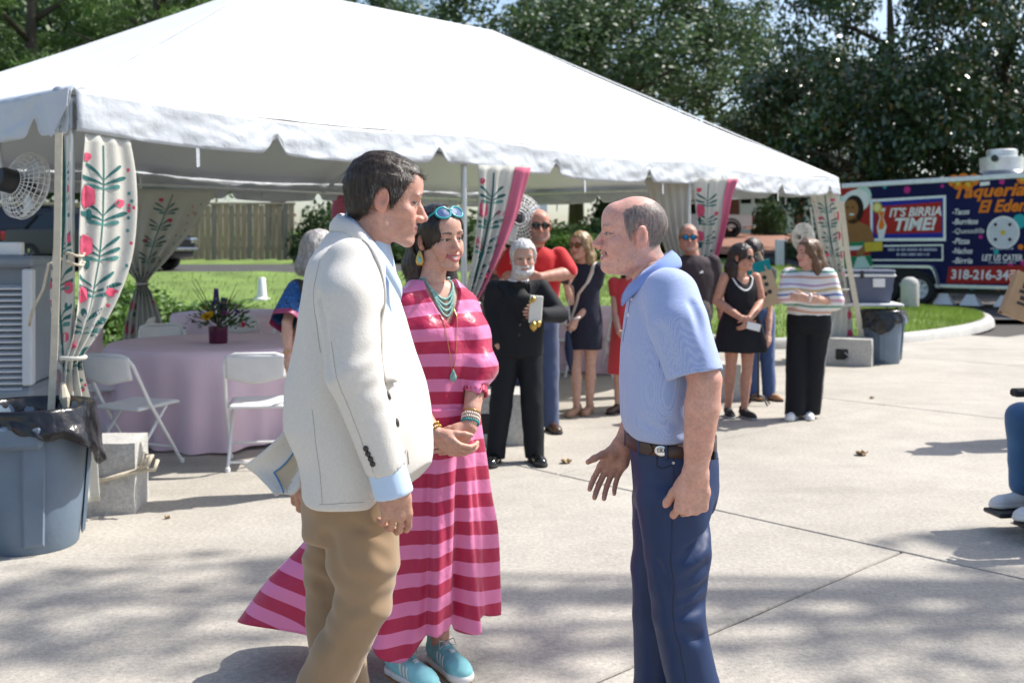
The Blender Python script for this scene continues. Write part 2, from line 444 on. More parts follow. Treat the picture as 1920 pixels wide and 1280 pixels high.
T = [('pine', 0, 60, 38, 14, 5.2, 3.0, 'light green pine at the left edge above the parked cars'),
     ('pine', 1, 300, 40, 15, 5.4, 3.2, 'light green pine rising behind the tent hip on the left'),
     ('pine', 0, -120, 46, 16, 5.5, 2.5, 'pine partly cut by the left edge of the picture'),
     ('oak', 0, 40, 50, 17, 7.0, 1.5, 'dense dark oak behind the pine at the left edge'), ('oak', 1, 345, 49, 16, 6.5, 2.0, 'dense dark oak behind the second pine left of the tent peak'),
     ('oak', 1, 160, 55, 18, 7.5, 2.0, 'dark broad tree behind the two left pines'),
     ('oak', 0, 520, 58, 17.5, 7.0, 2.5, 'tall oak just behind the tent peak'),
     ('pine', 1, 700, 62, 18.5, 5.5, 5, 'thin pine showing above the tent ridge'),
     ('oak', 1, 985, 52, 14.6, 6.5, 2.6, 'grey green oak right of the tent ridge'),
     ('oak', 0, 1185, 47, 12.2, 6.3, 2.8, 'broad grey green oak in the middle above the sloping tent roof'),
     ('oak', 1, 1330, 56, 13.8, 5.6, 2.4, 'oak with open top where the sky shows'),
     ('magnolia', 0, 1548, 41, 8.8, 4.2, 2.9, 'lower dark magnolia with yellowed leaves behind the tent end'),
     ('magnolia', 1, 1665, 37, 13.2, 4.8, .4, 'tall dark magnolia behind the trailer mural'),
     ('magnolia', 0, 1885, 35, 13, 4.9, .3, 'large dark magnolia at the right edge behind the roof vent'),
     ('magnolia', 1, 2120, 38, 14, 5.2, .3, 'magnolia mostly outside the right edge'),
     ('oak', 0, 1575, 76, 16, 6.5, 4.5, 'dark tree in the gap between the two magnolias'),
     ('oak', 1, 780, 64, 15, 7.5, 1.5, 'far oak behind the tent front leg'),
     ('pine', 0, 1080, 70, 22, 6.5, 8, 'far tall pine whose trunk crosses the sky gap')]
for k, v, px, z, H, rad, base, lab in T: tree(k, v, atx(px, z), z, H, rad, base, lab)
# a tree standing right of the frame: a few high limbs throw soft patches on the slabs
sx_, sy_ = 14.0, 7.6
sh = thing('shade_tree', 'tall tree outside the right edge whose limbs shade patches of the slabs', 'tree', (sx_, sy_, 0))
tb_ = MB(); tb_.tube([(0, 0, -.1), (.1, 0, 4), (-.1, .1, 9), (0, 0, 15)], [.38, .3, .22, .08], 10)
rs = np.random.default_rng(11); LV = []; LC = []; cot = 1/math.tan(SUN_EL)
for (gx, gy, rad, n, hh) in ((-2.3, 4.45, .7, 80, 13), (-1.2, 4.75, .75, 80, 13.5), (-.6, 4.3, .6, 35, 13), (.25, 4.45, .40, 45, 12.5), (.9, 4.1, .6, 15, 13), (1.35, 3.95, .7, 35, 13.5), (2.0, 4.3, .6, 45, 13), (2.6, 4.7, .5, 60, 14), (1.75, 3.5, .6, 40, 12.5), (2.6, 3.9, .6, 70, 13), (-3.2, 4.3, .8, 150, 13), (-1.8, 3.9, .7, 100, 13), (2.35, 5.3, .3, 50, 13), (-.2, 3.75, .5, 60, 13)):
    c = np.array([gx+sv.x/sv.z*hh-sx_, gy+sv.y/sv.z*hh-sy_, hh]); tb_.tube([(0, 0, hh-4), tuple(c*np.array([.5, .5, 0])+np.array([0, 0, hh-1.2])), tuple(c)], [.10, .06, .02], 6)
    d = rs.normal(0, 1, (n, 3)); d /= np.linalg.norm(d, axis=1)[:, None]; q = c+d*(rs.random(n)**.5)[:, None]*np.array([rad*1.25, rad*.55, .5])
    nn = rs.normal(0, 1, (n, 3))+np.array([0, 0, .8]); nn /= np.linalg.norm(nn, axis=1)[:, None]; a_ = np.cross(nn, rs.normal(0, 1, (n, 3))); a_ /= np.linalg.norm(a_, axis=1)[:, None]; b_ = np.cross(nn, a_); s_ = rs.uniform(.07, .13, n)[:, None]
    LV.append(np.stack([q-b_*s_, q+a_*s_*.6, q+b_*s_, q-a_*s_*.6], 1)); LC.append(np.tile((.06, .1, .035), (n, 1)))
tb_.build('trunk', M['bark'], sh, smooth=True); quads('crown', np.concatenate(LV), np.concatenate(LC), M['leaf'], sh)
# shrubs
_sb = {}
def shrub_mesh(seed, col):
    r = np.random.default_rng(seed); n = 2600
    d = r.normal(0, 1, (n, 3)); d /= np.linalg.norm(d, axis=1)[:, None]
    rad = .75 + .3*vnoise(d[:, 0]*2.5+seed, d[:, 1]*2.5, d[:, 2]*2.5); p = d*(rad*(r.random(n)**.25))[:, None]; p[:, 2] = np.abs(p[:, 2])
    V = []; cc = []
    for k in range(n):
        nn = d[k] + r.normal(0, .5, 3); nn /= np.linalg.norm(nn); a = np.cross(nn, r.normal(0, 1, 3)); a /= np.linalg.norm(a); b = np.cross(nn, a)
        s = r.uniform(.035, .075); q = p[k]; V.append((q-b*s, q+a*s*.6, q+b*s, q-a*s*.6)); t = r.uniform(.7, 1.35); cc.append(tuple(c*t for c in col))
    return np.array(V), np.array(cc)
for i, col in enumerate(((.085, .165, .03), (.045, .085, .025))):
    V, cc = shrub_mesh(20+i, col); o = quads('foliage', V, cc, M['leaf']); _sb[i] = o.data; bpy.data.objects.remove(o)
def shrub(i, x, y, sx, sy, sz, label):
    t = thing('shrub', label, 'shrub', (x, y, g(x, y)+.05), random.random()*6, 'shrubs behind the tent')
    c = bpy.data.objects.new('foliage', _sb[i]); C.objects.link(c); c.parent = t; c.scale = (sx, sy, sz)
    st = MB()
    for k in range(5):
        a = k*1.3; st.tube([(0, 0, -.1), (.3*math.cos(a)*sx, .3*math.sin(a)*sy, .5*sz)], [.03, .012], 5)
    st.build('stem', M['bark'], t)
    return t
for i, px, z, sx, sz, lab in ((0, 60, 15.5, 1.3, .8, 'bright green low shrub behind the air cooler'), (0, 185, 15.6, 1.25, .95, 'bright green shrub between the cooler and the corner curtain'),
    (0, 250, 17, 1.4, .9, 'green shrub behind the back left tent leg'), (0, 390, 17.5, 1.5, .5, 'low green shrub behind the flower vase'),
    (1, 1010, 38, 3, 1.5, 'dark hedge shrub seen past the red shirt'), (0, 1075, 36, 2.2, .95, 'sunlit shrub beside the far tree trunk'), (1, 1160, 39, 3, 1.7, 'dark shrub beyond the blonde woman'),
    (1, 1444, 58, 1.3, 2.6, 'dark clipped shrub right of the garage door'), (1, 1490, 36, .8, .9, 'small round shrub on the lawn right of the white post'), (1, 610, 33, 2.0, 2.3, 'dark shrub at the right end of the wooden fence'), (1, 700, 36, 4, 2.2, 'long dark shrub past the fence'), (1, 860, 38, 4, 2.0, 'dark shrub in the shade behind the tent middle'),
    (1, 1165, 60, 4, 3.5, 'big dark shrub left of the garage house')):
    shrub(i, atx(px, z), z, sx, sx*.7, sz, lab)

# ------------------------------------------------------------------ fence
woods = [mat('fence_board_%d' % i, c, .9, .3, 3, .004, 30, stretch=(6, 6, .5)) for i, c in enumerate(((.38, .28, .18), (.32, .25, .175), (.43, .31, .195), (.29, .235, .18)))]
fx0, fx1, fy = -17.5, -7.25, 34.0
fb = thing('wooden_fence', 'weathered wooden board fence with pale top rail across the street', 'fence', ((fx0+fx1)/2, fy, g(-10, fy)))
bw = .20; nb = int((fx1-fx0)/bw); pm = []
for v in range(3):
    b = MB(); r_ = random.Random(v); b.box((-bw/2+.006, -.012, .03), (bw/2-.006, .012, 1.86+.02*v), bev=.003); pm.append(b)
for i in range(nb):
    o = pm[i % 3].build('board', woods[(i*7+i//3) % 4], fb) if i < 12 else None
    if o is None:
        src = [c for c in fb.children][i % 12]; o = bpy.data.objects.new('board', src.data); C.objects.link(o); o.parent = fb
    o.location = (fx0-fb.location.x+bw*(i+.5), .006*((i*37) % 5-2), .012*((i*13) % 4)); 
MB().box((fx0-fb.location.x, -.06, 1.89), (fx1-fb.location.x, .05, 1.97), bev=.008).build('top_rail', mat('rail', (.42, .34, .24), .9, .2, 3), fb)
for zz in (.4, 1.5): MB().box((fx0-fb.location.x, .02, zz), (fx1-fb.location.x, .07, zz+.09)).build('back_rail', woods[1], fb)
MB().box((-.12, -.03, .95), (.08, -.016, 1.25)).build('notice', mat('notice', (.10, .14, .25), .5), fb)

# ------------------------------------------------------------------ house with garage
brick = mat('red_brick', (.19, .075, .05), .9, .3, 8, .006, 30)
hx, hy = atx(1440, 62), 62; hz = g(hx, hy)
ho = thing('house', 'brick house with white garage door behind the street', 'house', (hx, hy, hz))
wl_ = MB(); wl_.box((-6, 0, -.3), (-1.75, 8, 3.4)); wl_.box((1.75, 0, -.3), (6, 8, 3.4)); wl_.box((-1.75, .001, 2.3), (1.75, 8, 3.4)); wl_.build('wall', brick, ho)
gd = MB().box((-1.75, .25, 0), (1.75, .32, 2.3)).build('garage_door', M['white_paint'], ho)
for r_ in range(4):
    for c_ in range(4):
        x0 = -1.7+c_*.86; z0 = .04+r_*.57
        if r_ == 3: MB().box((x0+.1, .225, z0+.12), (x0+.72, .249, z0+.45)).build('pane', M['dark_glass'], gd)
        else: MB().box((x0, .21, z0), (x0+.8, .249, z0+.52), bev=.015).build('panel', M['white_paint'], gd)
MB().add([(-6.6, -.6, 3.35), (6.6, -.6, 3.35), (6.6, 8.6, 3.35), (-6.6, 8.6, 3.35), (-3, 4, 5.8), (3, 4, 5.8)], [(0, 1, 5, 4), (1, 2, 5), (2, 3, 4, 5), (3, 0, 4), (3, 2, 1, 0)]).build('roof', mat('shingle', (.10, .09, .085), .95, .3, 6), ho)
MB().box((2.2, -.06, 0), (5.2, -.01, 2.6)).build('side_panel', mat('cream_siding', (.55, .56, .58), .8), ho)

# white post and the small white marker on the lawn
t = thing('mailbox_post', 'white post with dark pole standing on the lawn behind the striped sweater', 'post', (atx(1464, 30), 30, g(atx(1464, 30), 30)))
MB().box((-.15, -.1, 0), (.15, .1, .78), bev=.02).build('body', M['white_paint'], t); MB().tube([(-.02, -.6, -.2), (-.02, -.6, .72)], .04, 8).build('pole', M['black_plastic'], t)
tag(MB().lathe([(.17, 0), (.16, .03), (.10, .05), (.07, .42), (.05, .44), (0, .44)], 16).build('lawn_marker', M['white_paint'], smooth=40), 'small white cone shaped marker on the lawn behind the tables', 'marker')
lm = bpy.data.objects['lawn_marker']; lm.location = (atx(491, 20), 20, g(atx(491, 20), 20)+.08)
t = thing('sign_post', 'small white square sign behind the fan on the middle leg', 'sign', (atx(1010, 30), 30, g(1, 30)))
MB().tube([(0, 0, 0), (0, 0, 2.0)], .03, 8).build('post', M['steel'], t); MB().box((-.25, -.05, 1.3), (.25, -.02, 1.9)).build('panel', M['white_paint'], t)

# ------------------------------------------------------------------ vehicles
paint_black = mat('black_car_paint', (.006, .007, .011), .25, .05, 3, spec=.4, coat=.3)
paint_white = mat('white_car_paint', (.75, .76, .77), .25, .03, 3, coat=.5)
red_lens = mat('red_lens', (.45, .01, .012), .2, .05)
tyre_m = M['black_rubber']
def wheel(parent, x, y, r, w=.22, rimc=None, side=-1, axis='x'):
    """axle along local x; side -1: outer face to -x"""
    Mx = Matrix.Translation((x, y, r)) @ Matrix.Rotation(R(90)*side, 4, 'Y')
    wh = MB().lathe([(r*.62, -w/2), (r*.93, -w/2), (r, -w/2+.04), (r, w/2-.04), (r*.93, w/2), (r*.62, w/2)], 28, Mx, cap=False).build('wheel', tyre_m, parent, smooth=50)
    MB().lathe([(.001, w/2-.07), (r*.18, w/2-.06), (r*.22, w/2-.10), (r*.5, w/2-.07), (r*.6, w/2-.02), (r*.64, w/2-.01)], 28, Mx, cap=False).build('rim', rimc or M['chrome'], wh, smooth=50)
    nb_ = MB()
    for k in range(6):
        a = k*math.pi/3; nb_.tube([Mx @ Vector((math.cos(a)*r*.15, math.sin(a)*r*.15, w/2-.045)), Mx @ Vector((math.cos(a)*r*.55, math.sin(a)*r*.55, w/2-.035))], r*.07, 6)
    nb_.build('spoke', rimc or M['chrome'], wh); return wh
def car(name, label, loc, rz, suv=True):
    """nose along local -y... rear faces local -y"""
    t = thing(name, label, 'car', loc, rz)
    Wd, L, H = 1.86, 4.7, 1.68 if suv else 1.45
    secs = []   # (y, half width low, half width high, z low, z belt)
    prof = [(-2.35, .80, .42, .55, .85), (-2.32, .88, .36, .5, .98), (-2.1, .93, .3, .45, 1.05), (-1.0, .93, .3, .4, 1.06), (1.0, .93, .3, .4, 1.02), (1.9, .91, .3, .45, .95), (2.25, .85, .36, .5, .85), (2.35, .7, .45, .55, .75)]
    b = MB(); rows = []
    for (y, hw, zl, zm, zt) in prof:
        ring = [(-hw*.9, zl), (-hw, zl+.12), (-hw, zm+.15), (-hw*.97, zt), (-hw*.8, zt+.04), (0, zt+.06), (hw*.8, zt+.04), (hw*.97, zt), (hw, zm+.15), (hw, zl+.12), (hw*.9, zl), (0, zl-.02)]
        for x, z in ring: b.v.append((x, y, z))
    k = 12
    for i in range(len(prof)-1):
        for j in range(k): b.f.append((i*k+j, i*k+(j+1) % k, (i+1)*k+(j+1) % k, (i+1)*k+j)); b.m.append(0)
    b.f.append(tuple(range(k))); b.f.append(tuple((len(prof)-1)*k+j for j in range(k))[::-1]); b.m += [0, 0]
    b.build('body', paint_black, t, smooth=35)
    yb = -2.15 if suv else -1.7
    cab = [(yb, .84, 1.04), (yb+.28, .70, H-.05), (yb+.6, .68, H), (.3, .68, H-.02), (.75, .70, H-.16), (1.35, .82, 1.03)]
    for nm, sc, m_ in (('cabin_glass', 1.0, M['dark_glass']),):
        c = MB()
        for (y, hw, z) in cab: c.v += [(-.86, y, 1.0), (-hw, y, z), (hw, y, z), (.86, y, 1.0)]
        for i in range(len(cab)-1):
            for j in range(4): c.f.append((i*4+j, i*4+(j+1) % 4, (i+1)*4+(j+1) % 4, (i+1)*4+j)); c.m.append(0)
        c.f.append((0, 1, 2, 3)); c.f.append(tuple(20+j for j in range(4))[::-1]); c.m += [0, 0]
        c.build(nm, m_, t, smooth=30)
    MB().box((-.69, yb+.25, H-.03), (.69, .45, H+.025), bev=.02).build('roof', paint_black, t)
    for s in (-1, 1):
        MB().tube([(s*.85, yb+.02, 1.03), (s*.71, yb+.3, H-.03)], .05, 6).build('pillar', paint_black, t)
        MB().box((s*.80-.12, -2.38, .78), (s*.80+.1, -2.2, 1.0), bev=.03).build('tail_light', red_lens, t)
        MB().box((s*.68-.16, 2.2, .68), (s*.68+.16, 2.36, .84), bev=.03).build('headlight', M['chrome'], t)
        for yy in (-1.45, 1.45): wheel(t, s*.84, yy, .36, .22, side=s)
    MB().box((-.26, -2.40, .80), (.26, -2.34, .93)).build('number_plate', mat('plate', (.35, .55, .35), .4), t)
    MB().box((-.82, -2.42, .52), (.82, -2.3, .58), bev=.015).build('bumper_strip', M['chrome'], t)
    MB().box((-.75, 2.3, .50), (.75, 2.42, .58), bev=.015).build('grille_strip', M['chrome'], t)
    return t
def gz(x, y): return g(x, y)+.03
x_ = atx(48, 26.5); car('parked_car', 'black car parked with its tail lights and plate facing the tent', (x_, 26.5+2.3, gz(x_, 27)), R(-6))
x_ = atx(165, 25.8); car('parked_car', 'black car parked between the back tent curtain and the wooden fence', (x_, 26.6, gz(x_, 26.6)), R(-105), suv=False)
# pickup: rear to the right
px_ = atx(1402, 55); t = thing('pickup_truck', 'white pickup parked by the garage with its tail showing', 'pickup', (px_-2.8, 55, g(px_-2.8, 55)+.03), 0)
def side_prism(poly, w, name, m, t): return MB().prism(poly, w, Matrix.Translation((0, w/2, 0)) @ Matrix.Rotation(R(90), 4, 'X')).build(name, m, t)
side_prism([(2.8, .6), (2.8, 1.15), (.55, 1.2), (.5, 1.12), (-2.75, 1.1), (-2.85, .6), (-2.2, .5), (2.3, .5)], 1.95, 'body', paint_white, t)
side_prism([(.5, 1.1), (.45, 1.75), (.2, 1.86), (-1.1, 1.86), (-1.75, 1.12)], 1.75, 'cab', paint_white, t)
side_prism([(.38, 1.22), (.34, 1.66), (.15, 1.74), (-1.05, 1.74), (-1.55, 1.22)], 1.78, 'window', M['dark_glass'], t)
for xx in (-1.85, 1.7):
    for s in (-1, 1):
        o = wheel(t, 0, 0, .42, .26, side=-s); o.rotation_euler = (0, 0, R(-90)) if True else None; o.location = (xx, s*.88, 0)
        o.rotation_euler = (0, 0, R(90))
        if s < 0: MB().lathe([(.44, 0), (.52, 0), (.52, .02), (.44, .02)], 24, Matrix.Translation((xx, -.985, .45)) @ Matrix.Rotation(R(90), 4, 'X'), cap=False).build('wheel_arch', M['black_plastic'], t)
MB().box((2.78, -.96, .78), (2.84, -.8, 1.1), bev=.01).build('tail_light', red_lens, t); MB().box((2.78, .8, .78), (2.84, .96, 1.1), bev=.01).build('tail_light', red_lens, t)
MB().box((2.75, -.95, .45), (2.98, .95, .6), bev=.03).build('bumper', M['chrome'], t)
# ================================================================== TENT
TA = np.array([-2.40, 5.56]); TE = np.array([.636, .772]); TN = np.array([-.772, .636]); TL, TW = 10.77, 6.1
def tp(d, w, z): p = TA + TE*d + TN*w; return Vector((p[0], p[1], z))
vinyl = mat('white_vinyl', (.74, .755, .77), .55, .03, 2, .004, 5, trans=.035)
vinyl_v = mat('shaded_vinyl_valance', (.52, .55, .585), .6, .08, 3, .012, 9, trans=.04, detail=6)  # same vinyl as the roof, its shade put into a greyer colour
tent = thing('frame_tent', 'white frame tent with hipped vinyl roof and scalloped valance', 'tent', tuple(tp(TL/2, TW/2, 0)))
def eave(d, w):
    """height of the roof edge"""
    return 2.40 + .11*d/TL + .06*w/TW
ZL, ZR = 4.20, 4.34; dL, dR = .325*TL, .655*TL
LEGF = [0, .30*TL, .632*TL, TL]; LEGB = [0, .365*TL, .685*TL, TL]
def sag(u, d, legs=LEGF):
    s = 0
    for a, b in zip(legs[:-1], legs[1:]):
        if a <= d <= b: t = (d-a)/(b-a); s = .055*math.sin(math.pi*t)
    return s
def roof_sheet(P0, P1, Q0, Q1, nu=60, nv=24, legs=None, amp=.06):
    def f(u, v):
        a = P0.lerp(P1, u); b = Q0.lerp(Q1, u); p = a.lerp(b, v)
        d = (np.array([a.x, a.y])-TA) @ TE
        p.z -= amp*math.sin(math.pi*v)*(.6+.4*math.sin(math.pi*u))
        if legs: p.z -= sag(u, min(max(d, 0), TL), legs)*(1-v)**2
        p.z += .012*vn(p.x*1.4, p.y*1.4, 5)*(1-v) + .006*vn(p.x*6, p.y*6, 2)*(1-v)**2
        return p
    return f
cA, cB, cC, cD = tp(0, 0, eave(0, 0)), tp(TL, 0, eave(TL, 0)+.02), tp(TL, TW, eave(TL, TW)), tp(0, TW, eave(0, TW))
rL, rR = tp(dL, TW/2, ZL), tp(dR, TW/2, ZR)
for nm, a in (('front', (cA, cB, rL, rR, 90, 30, LEGF)), ('back', (cD, cC, rL, rR, 60, 16, LEGB)), ('endl', (cD, cA, rL, rL, 40, 24, None)), ('endr', (cB, cC, rR, rR, 40, 24, None))):
    o = MB().sheet(roof_sheet(*a[:4], legs=a[6]), a[4], a[5]).build('roof_panel', vinyl, None, smooth=True, solid=.004); wchild(o, tent)
# stitched seams: thin raised welts from ridge to eave
for k in range(1, 6):
    u = k/6; f = roof_sheet(cA, cB, rL, rR, legs=LEGF)
    o = MB().tube([f(u, v/30)+Vector((0, 0, .004)) for v in range(31)], .004, 5).build('seam', vinyl, None); wchild(o, tent)
for a, b in ((cA, rL), (cB, rR)):
    o = MB().tube([a.lerp(b, i/20) - Vector((0, 0, .0)) for i in range(21)], .009, 6).build('seam', vinyl, None); wchild(o, tent)
# valances with scallops
def valance(P, Q, legs, dscal, drop=.235, nrm=None, seed=0, notch=.11):
    Ln = (Q-P).length; n = int(Ln/.035)
    dirv = (Q-P).normalized(); nr = Vector((dirv.y, -dirv.x, 0)) if nrm is None else nrm
    def f(u, v):
        d = u*Ln; p = P.lerp(Q, u)
        if legs: p.z -= sag(u, min(d, TL), legs)
        ph = (d/dscal + .13*seed) % 1.0; dist = min(ph, 1-ph)*dscal
        cut = notch*math.exp(-(dist/.055)**2) - .018*math.sin(math.pi*ph)
        dz = v*(drop - cut)
        wob = (.020*vn(d*2.3+seed*9, v*1.2, 4) + .016*vn(d*6+v*3+seed*5, v*2.5, 8) + .008*vn(d*13-v*8, v*5, seed))*(.25+v)
        return p - Vector((0, 0, dz)) + nr*(.012 + wob + .018*v)
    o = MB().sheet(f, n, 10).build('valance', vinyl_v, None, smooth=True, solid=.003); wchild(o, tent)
    # tie-down strips hanging below
    for k in range(int(Ln/1.35)):
        d = .75 + k*1.35; p = f(d/Ln, 1); q = MB()
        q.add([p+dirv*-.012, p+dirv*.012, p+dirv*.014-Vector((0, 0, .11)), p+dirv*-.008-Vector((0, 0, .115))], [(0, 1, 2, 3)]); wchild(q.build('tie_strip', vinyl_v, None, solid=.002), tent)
valance(cA, cB, LEGF, 1.52, .225, seed=1)
valance(cD, cA, None, 1.52, .24, seed=2)
valance(cB, cC, None, 1.52, .24, seed=3)
valance(cD, cC, LEGB, 1.52, .24, nrm=Vector((TN[0], TN[1], 0)), seed=4)
# corner gusset hanging open at the near left corner
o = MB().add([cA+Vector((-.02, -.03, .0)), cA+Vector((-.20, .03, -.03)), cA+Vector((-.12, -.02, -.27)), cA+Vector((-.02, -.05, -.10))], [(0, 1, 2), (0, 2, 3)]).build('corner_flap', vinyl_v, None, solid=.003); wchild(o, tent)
# frame: legs, eave rails, rafters, ridge
def pole(p, q, r=.024, name='leg', m='alu'): o = MB().tube([p, q], r, 12).build(name, M[m], None, smooth=40); return wchild(o, tent)
for d in LEGF:
    w_ = .05; h = eave(d, 0)-.06; l = pole(tp(d, w_, 0), tp(d, w_, h)); 
    f_ = MB(); f_.tube([tp(d, w_, h-.16), tp(d, w_, h+.015)], .034, 12); f_.tube([tp(d-.09 if d else d, w_, h), tp(d+.09, w_, h)], .034, 12); f_.tube([tp(d, w_, h), tp(d, w_+.14, h+.06)], .034, 12)
    wchild(f_.build('corner_fitting', M['steel'], None, smooth=40), tent)
    wchild(MB().box((-.07, -.07, 0), (.07, .07, .012), Matrix.Translation(tp(d, w_, 0))).build('base_plate', M['steel'], None), tent)
for d in LEGB:
    p = tp(d, TW-.05, 0); pole(tp(d, TW-.05, g(p.x, p.y)), tp(d, TW-.05, eave(d, TW)-.06))
def rail(a, b, dz=.06): pole(a-Vector((0, 0, dz)), b-Vector((0, 0, dz)), .024, 'rail')
q = .05
rail(tp(0, q, eave(0, 0)), tp(TL, q, eave(TL, 0)), .16); rail(tp(0, TW-q, eave(0, TW)), tp(TL, TW-q, eave(TL, TW)), .16)
rail(tp(0.03, 0, eave(0, 0)), tp(0.03, TW, eave(0, TW))); rail(tp(TL-.03, 0, eave(TL, 0)), tp(TL-.03, TW, eave(TL, TW)))
rail(rL, rR, .10)
for d in (0, TL): rail(tp(d, .05, eave(d, 0)), rL if d == 0 else rR, .14); rail(tp(d, TW-.05, eave(d, TW)), rL if d == 0 else rR, .14)
for d, r_ in ((LEGF[1], rL), (LEGF[2], rR)): rail(tp(d, .05, eave(d, 0)), r_, .16); rail(tp(d, TW-.05, eave(d, TW)), r_, .16)
# cable hooks along the back rail
for k in range(14): 
    d = .5+k*.75; p = tp(d, TW-.05, eave(d, TW)-.16); pole(p, p-Vector((0, 0, .10)), .008, 'hook', 'steel')

# ------------------------------------------------------------------ curtains
cloth = mat('curtain_cloth', (.72, .71, .65), .85, .04, 4, .002, 120, trans=.35)
pinkc = mat('pink_lining', (.80, .22, .34), .75, .08, 4, .002, 60, trans=.35)
tealp = mat('teal_print', (.018, .12, .115), .85, .25, 15)
tealp2 = mat('pale_teal_print', (.07, .22, .20), .85, .25, 15)
rosep = mat('rose_print', (.62, .08, .15), .85, .3, 25)
def curtain(label, origin, dirv, nrm, prof, amp=.03, nf=4, pink=None, vine=True, flip=1, seed=0, tie=None):
    """prof: (z, d0, d1) from the rail down; folds run down the cloth"""
    t = thing('curtain', label, 'curtain', (origin.x, origin.y, 0), 0, 'floral curtains tied to the tent legs')
    dirv = Vector((dirv[0], dirv[1], 0)).normalized(); nrm = Vector((nrm[0], nrm[1], 0)).normalized()
    zs = np.array([p[0] for p in prof][::-1]); D0 = np.array([p[1] for p in prof][::-1]); D1 = np.array([p[2] for p in prof][::-1])
    top, bot = zs[-1], zs[0]
    def sm(xs_, ys_, x):   # smooth interpolation
        i = min(max(np.searchsorted(xs_, x)-1, 0), len(xs_)-2); t_ = (x-xs_[i])/(xs_[i+1]-xs_[i]); 
        m0 = (ys_[min(i+1, len(ys_)-1)]-ys_[max(i-1, 0)])/(xs_[min(i+1, len(xs_)-1)]-xs_[max(i-1, 0)]); j = i+1
        m1 = (ys_[min(j+1, len(ys_)-1)]-ys_[max(j-1, 0)])/(xs_[min(j+1, len(xs_)-1)]-xs_[max(j-1, 0)]); h = xs_[j]-xs_[i]
        return (2*t_**3-3*t_**2+1)*ys_[i]+(t_**3-2*t_**2+t_)*h*m0+(-2*t_**3+3*t_**2)*ys_[j]+(t_**3-t_**2)*h*m1
    wmax = float(np.max(D1-D0))
    def pos(u, z, off=0):
        a, b = sm(zs, D0, z), sm(zs, D1, z); w = b-a
        tight = 1 - min(w/wmax, 1)
        y = (amp*(.35+tight))*math.sin(2*math.pi*nf*u + seed + z*.7) + .012*vn(u*3+seed, z*3, 1)
        y *= (.4 + .6*min(1, (top-z)/.4))
        return Vector((0, 0, z)) + dirv*(a + w*u) + nrm*(y + off)
    nv = 40
    o = MB().sheet(lambda u, v: pos(u, lerp(top, bot, v)), 44, nv).build('cloth', cloth, t, smooth=True, solid=.002)
    def band(u0, u1, m_, nm, off=.004):
        MB().sheet(lambda u, v: pos(lerp(u0, u1, u), lerp(top-.01, bot+.01, v), off), 8, nv).build(nm, m_, t, smooth=True, solid=.001)
    if pink: band(pink[0], pink[1], pinkc, 'pink_edge', .006)
    if vine:
        pr = MB()
        def dpos(d, z, off=.0035):
            a, b = sm(zs, D0, z), sm(zs, D1, z); u = (d-a)/max(b-a, 1e-3)
            return pos(min(max(u, .025), .975), z, off)
        def blob(pts, mi):
            vs = [dpos(x, z, .0035+.0008*mi) for x, z in pts]
            if any(v is None for v in vs): return
            pr.add(vs, [tuple(range(len(vs)))], mi)
        cx = lambda z: lerp(float(np.interp(z, zs, D0)), float(np.interp(z, zs, D1)), vine if not isinstance(vine, bool) else .45)
        zt = zs[-1]-.06; zb = max(zs[0]+.15, zt-1.35); z = zt; side = 1; r_ = random.Random(seed)
        while z > zb:
            # stem piece, in short lengths
            blob([(cx(z)-.006, z), (cx(z)+.006, z), (cx(z-.05)+.006, z-.05), (cx(z-.05)-.006, z-.05)], 0); z -= .05
            k = int(round((zt-z)/.05))
            if k % 4 == 0:
                for side in (-1, 1):
                    for q, (ln, up) in enumerate(((.115, .085), (.135, .035), (.10, .0))):
                        L = ln*r_.uniform(.85, 1.15); x0, z0 = cx(z), z-.022*q; n = 9; a = []; b = []
                        for i in range(n+1):
                            s = i/n; wv = .015*math.sin(math.pi*min(s*1.02, 1)**1.25)**.8 + .0025
                            xx = x0 + side*L*math.sin(s*1.45)/math.sin(1.45); zz = z0 + (up+.02)*s*(1.75-.9*s)
                            a.append((xx, zz+wv*.7)); b.append((xx, zz-wv*.7))
                        for i in range(n): blob([a[i], a[i+1], b[i+1], b[i]], 1 if q == 2 else 0)
            if k % 5 == 2:
                sd = 1 if (k//5) % 2 else -1; x0, z0 = cx(z)+sd*.10, z+.03
                blob([(x0+.030*math.cos(i*.7)*(1+.2*(i % 2)), z0+.022*math.sin(i*.7)*(1+.2*(i % 2))) for i in range(9)], 2)
        # small blossoms along the open edge, large roses on the gathered side
        for i in range(26):
            zz = r_.uniform(bot+.05, top-.1); u = r_.choice((.9, .93, .86)); a, b = sm(zs, D0, zz), sm(zs, D1, zz); dd = a+(b-a)*u; rr = .009
            blob([(dd+rr*math.cos(k*1.05), zz+rr*1.3*math.sin(k*1.05)) for k in range(6)], r_.choice((2, 2, 1)))
        for i in range(7):
            zz = top-.35-i*.27
            if zz < bot+.1: break
            a, b = sm(zs, D0, zz), sm(zs, D1, zz); dd = a+(b-a)*.12; rr = min(.055, (b-a)*.12)
            blob([(dd+rr*math.cos(k*.63)*(1+.15*(k % 2)), zz+rr*1.5*math.sin(k*.63)*(1+.15*(k % 2))) for k in range(10)], 2)
            blob([(dd+rr*.4*math.cos(k*.8)+.01, zz-.10+rr*.9*math.sin(k*.8)) for k in range(8)], 0)
        if pr.v: pr.build('printed_vine', [tealp, tealp2, rosep], t)
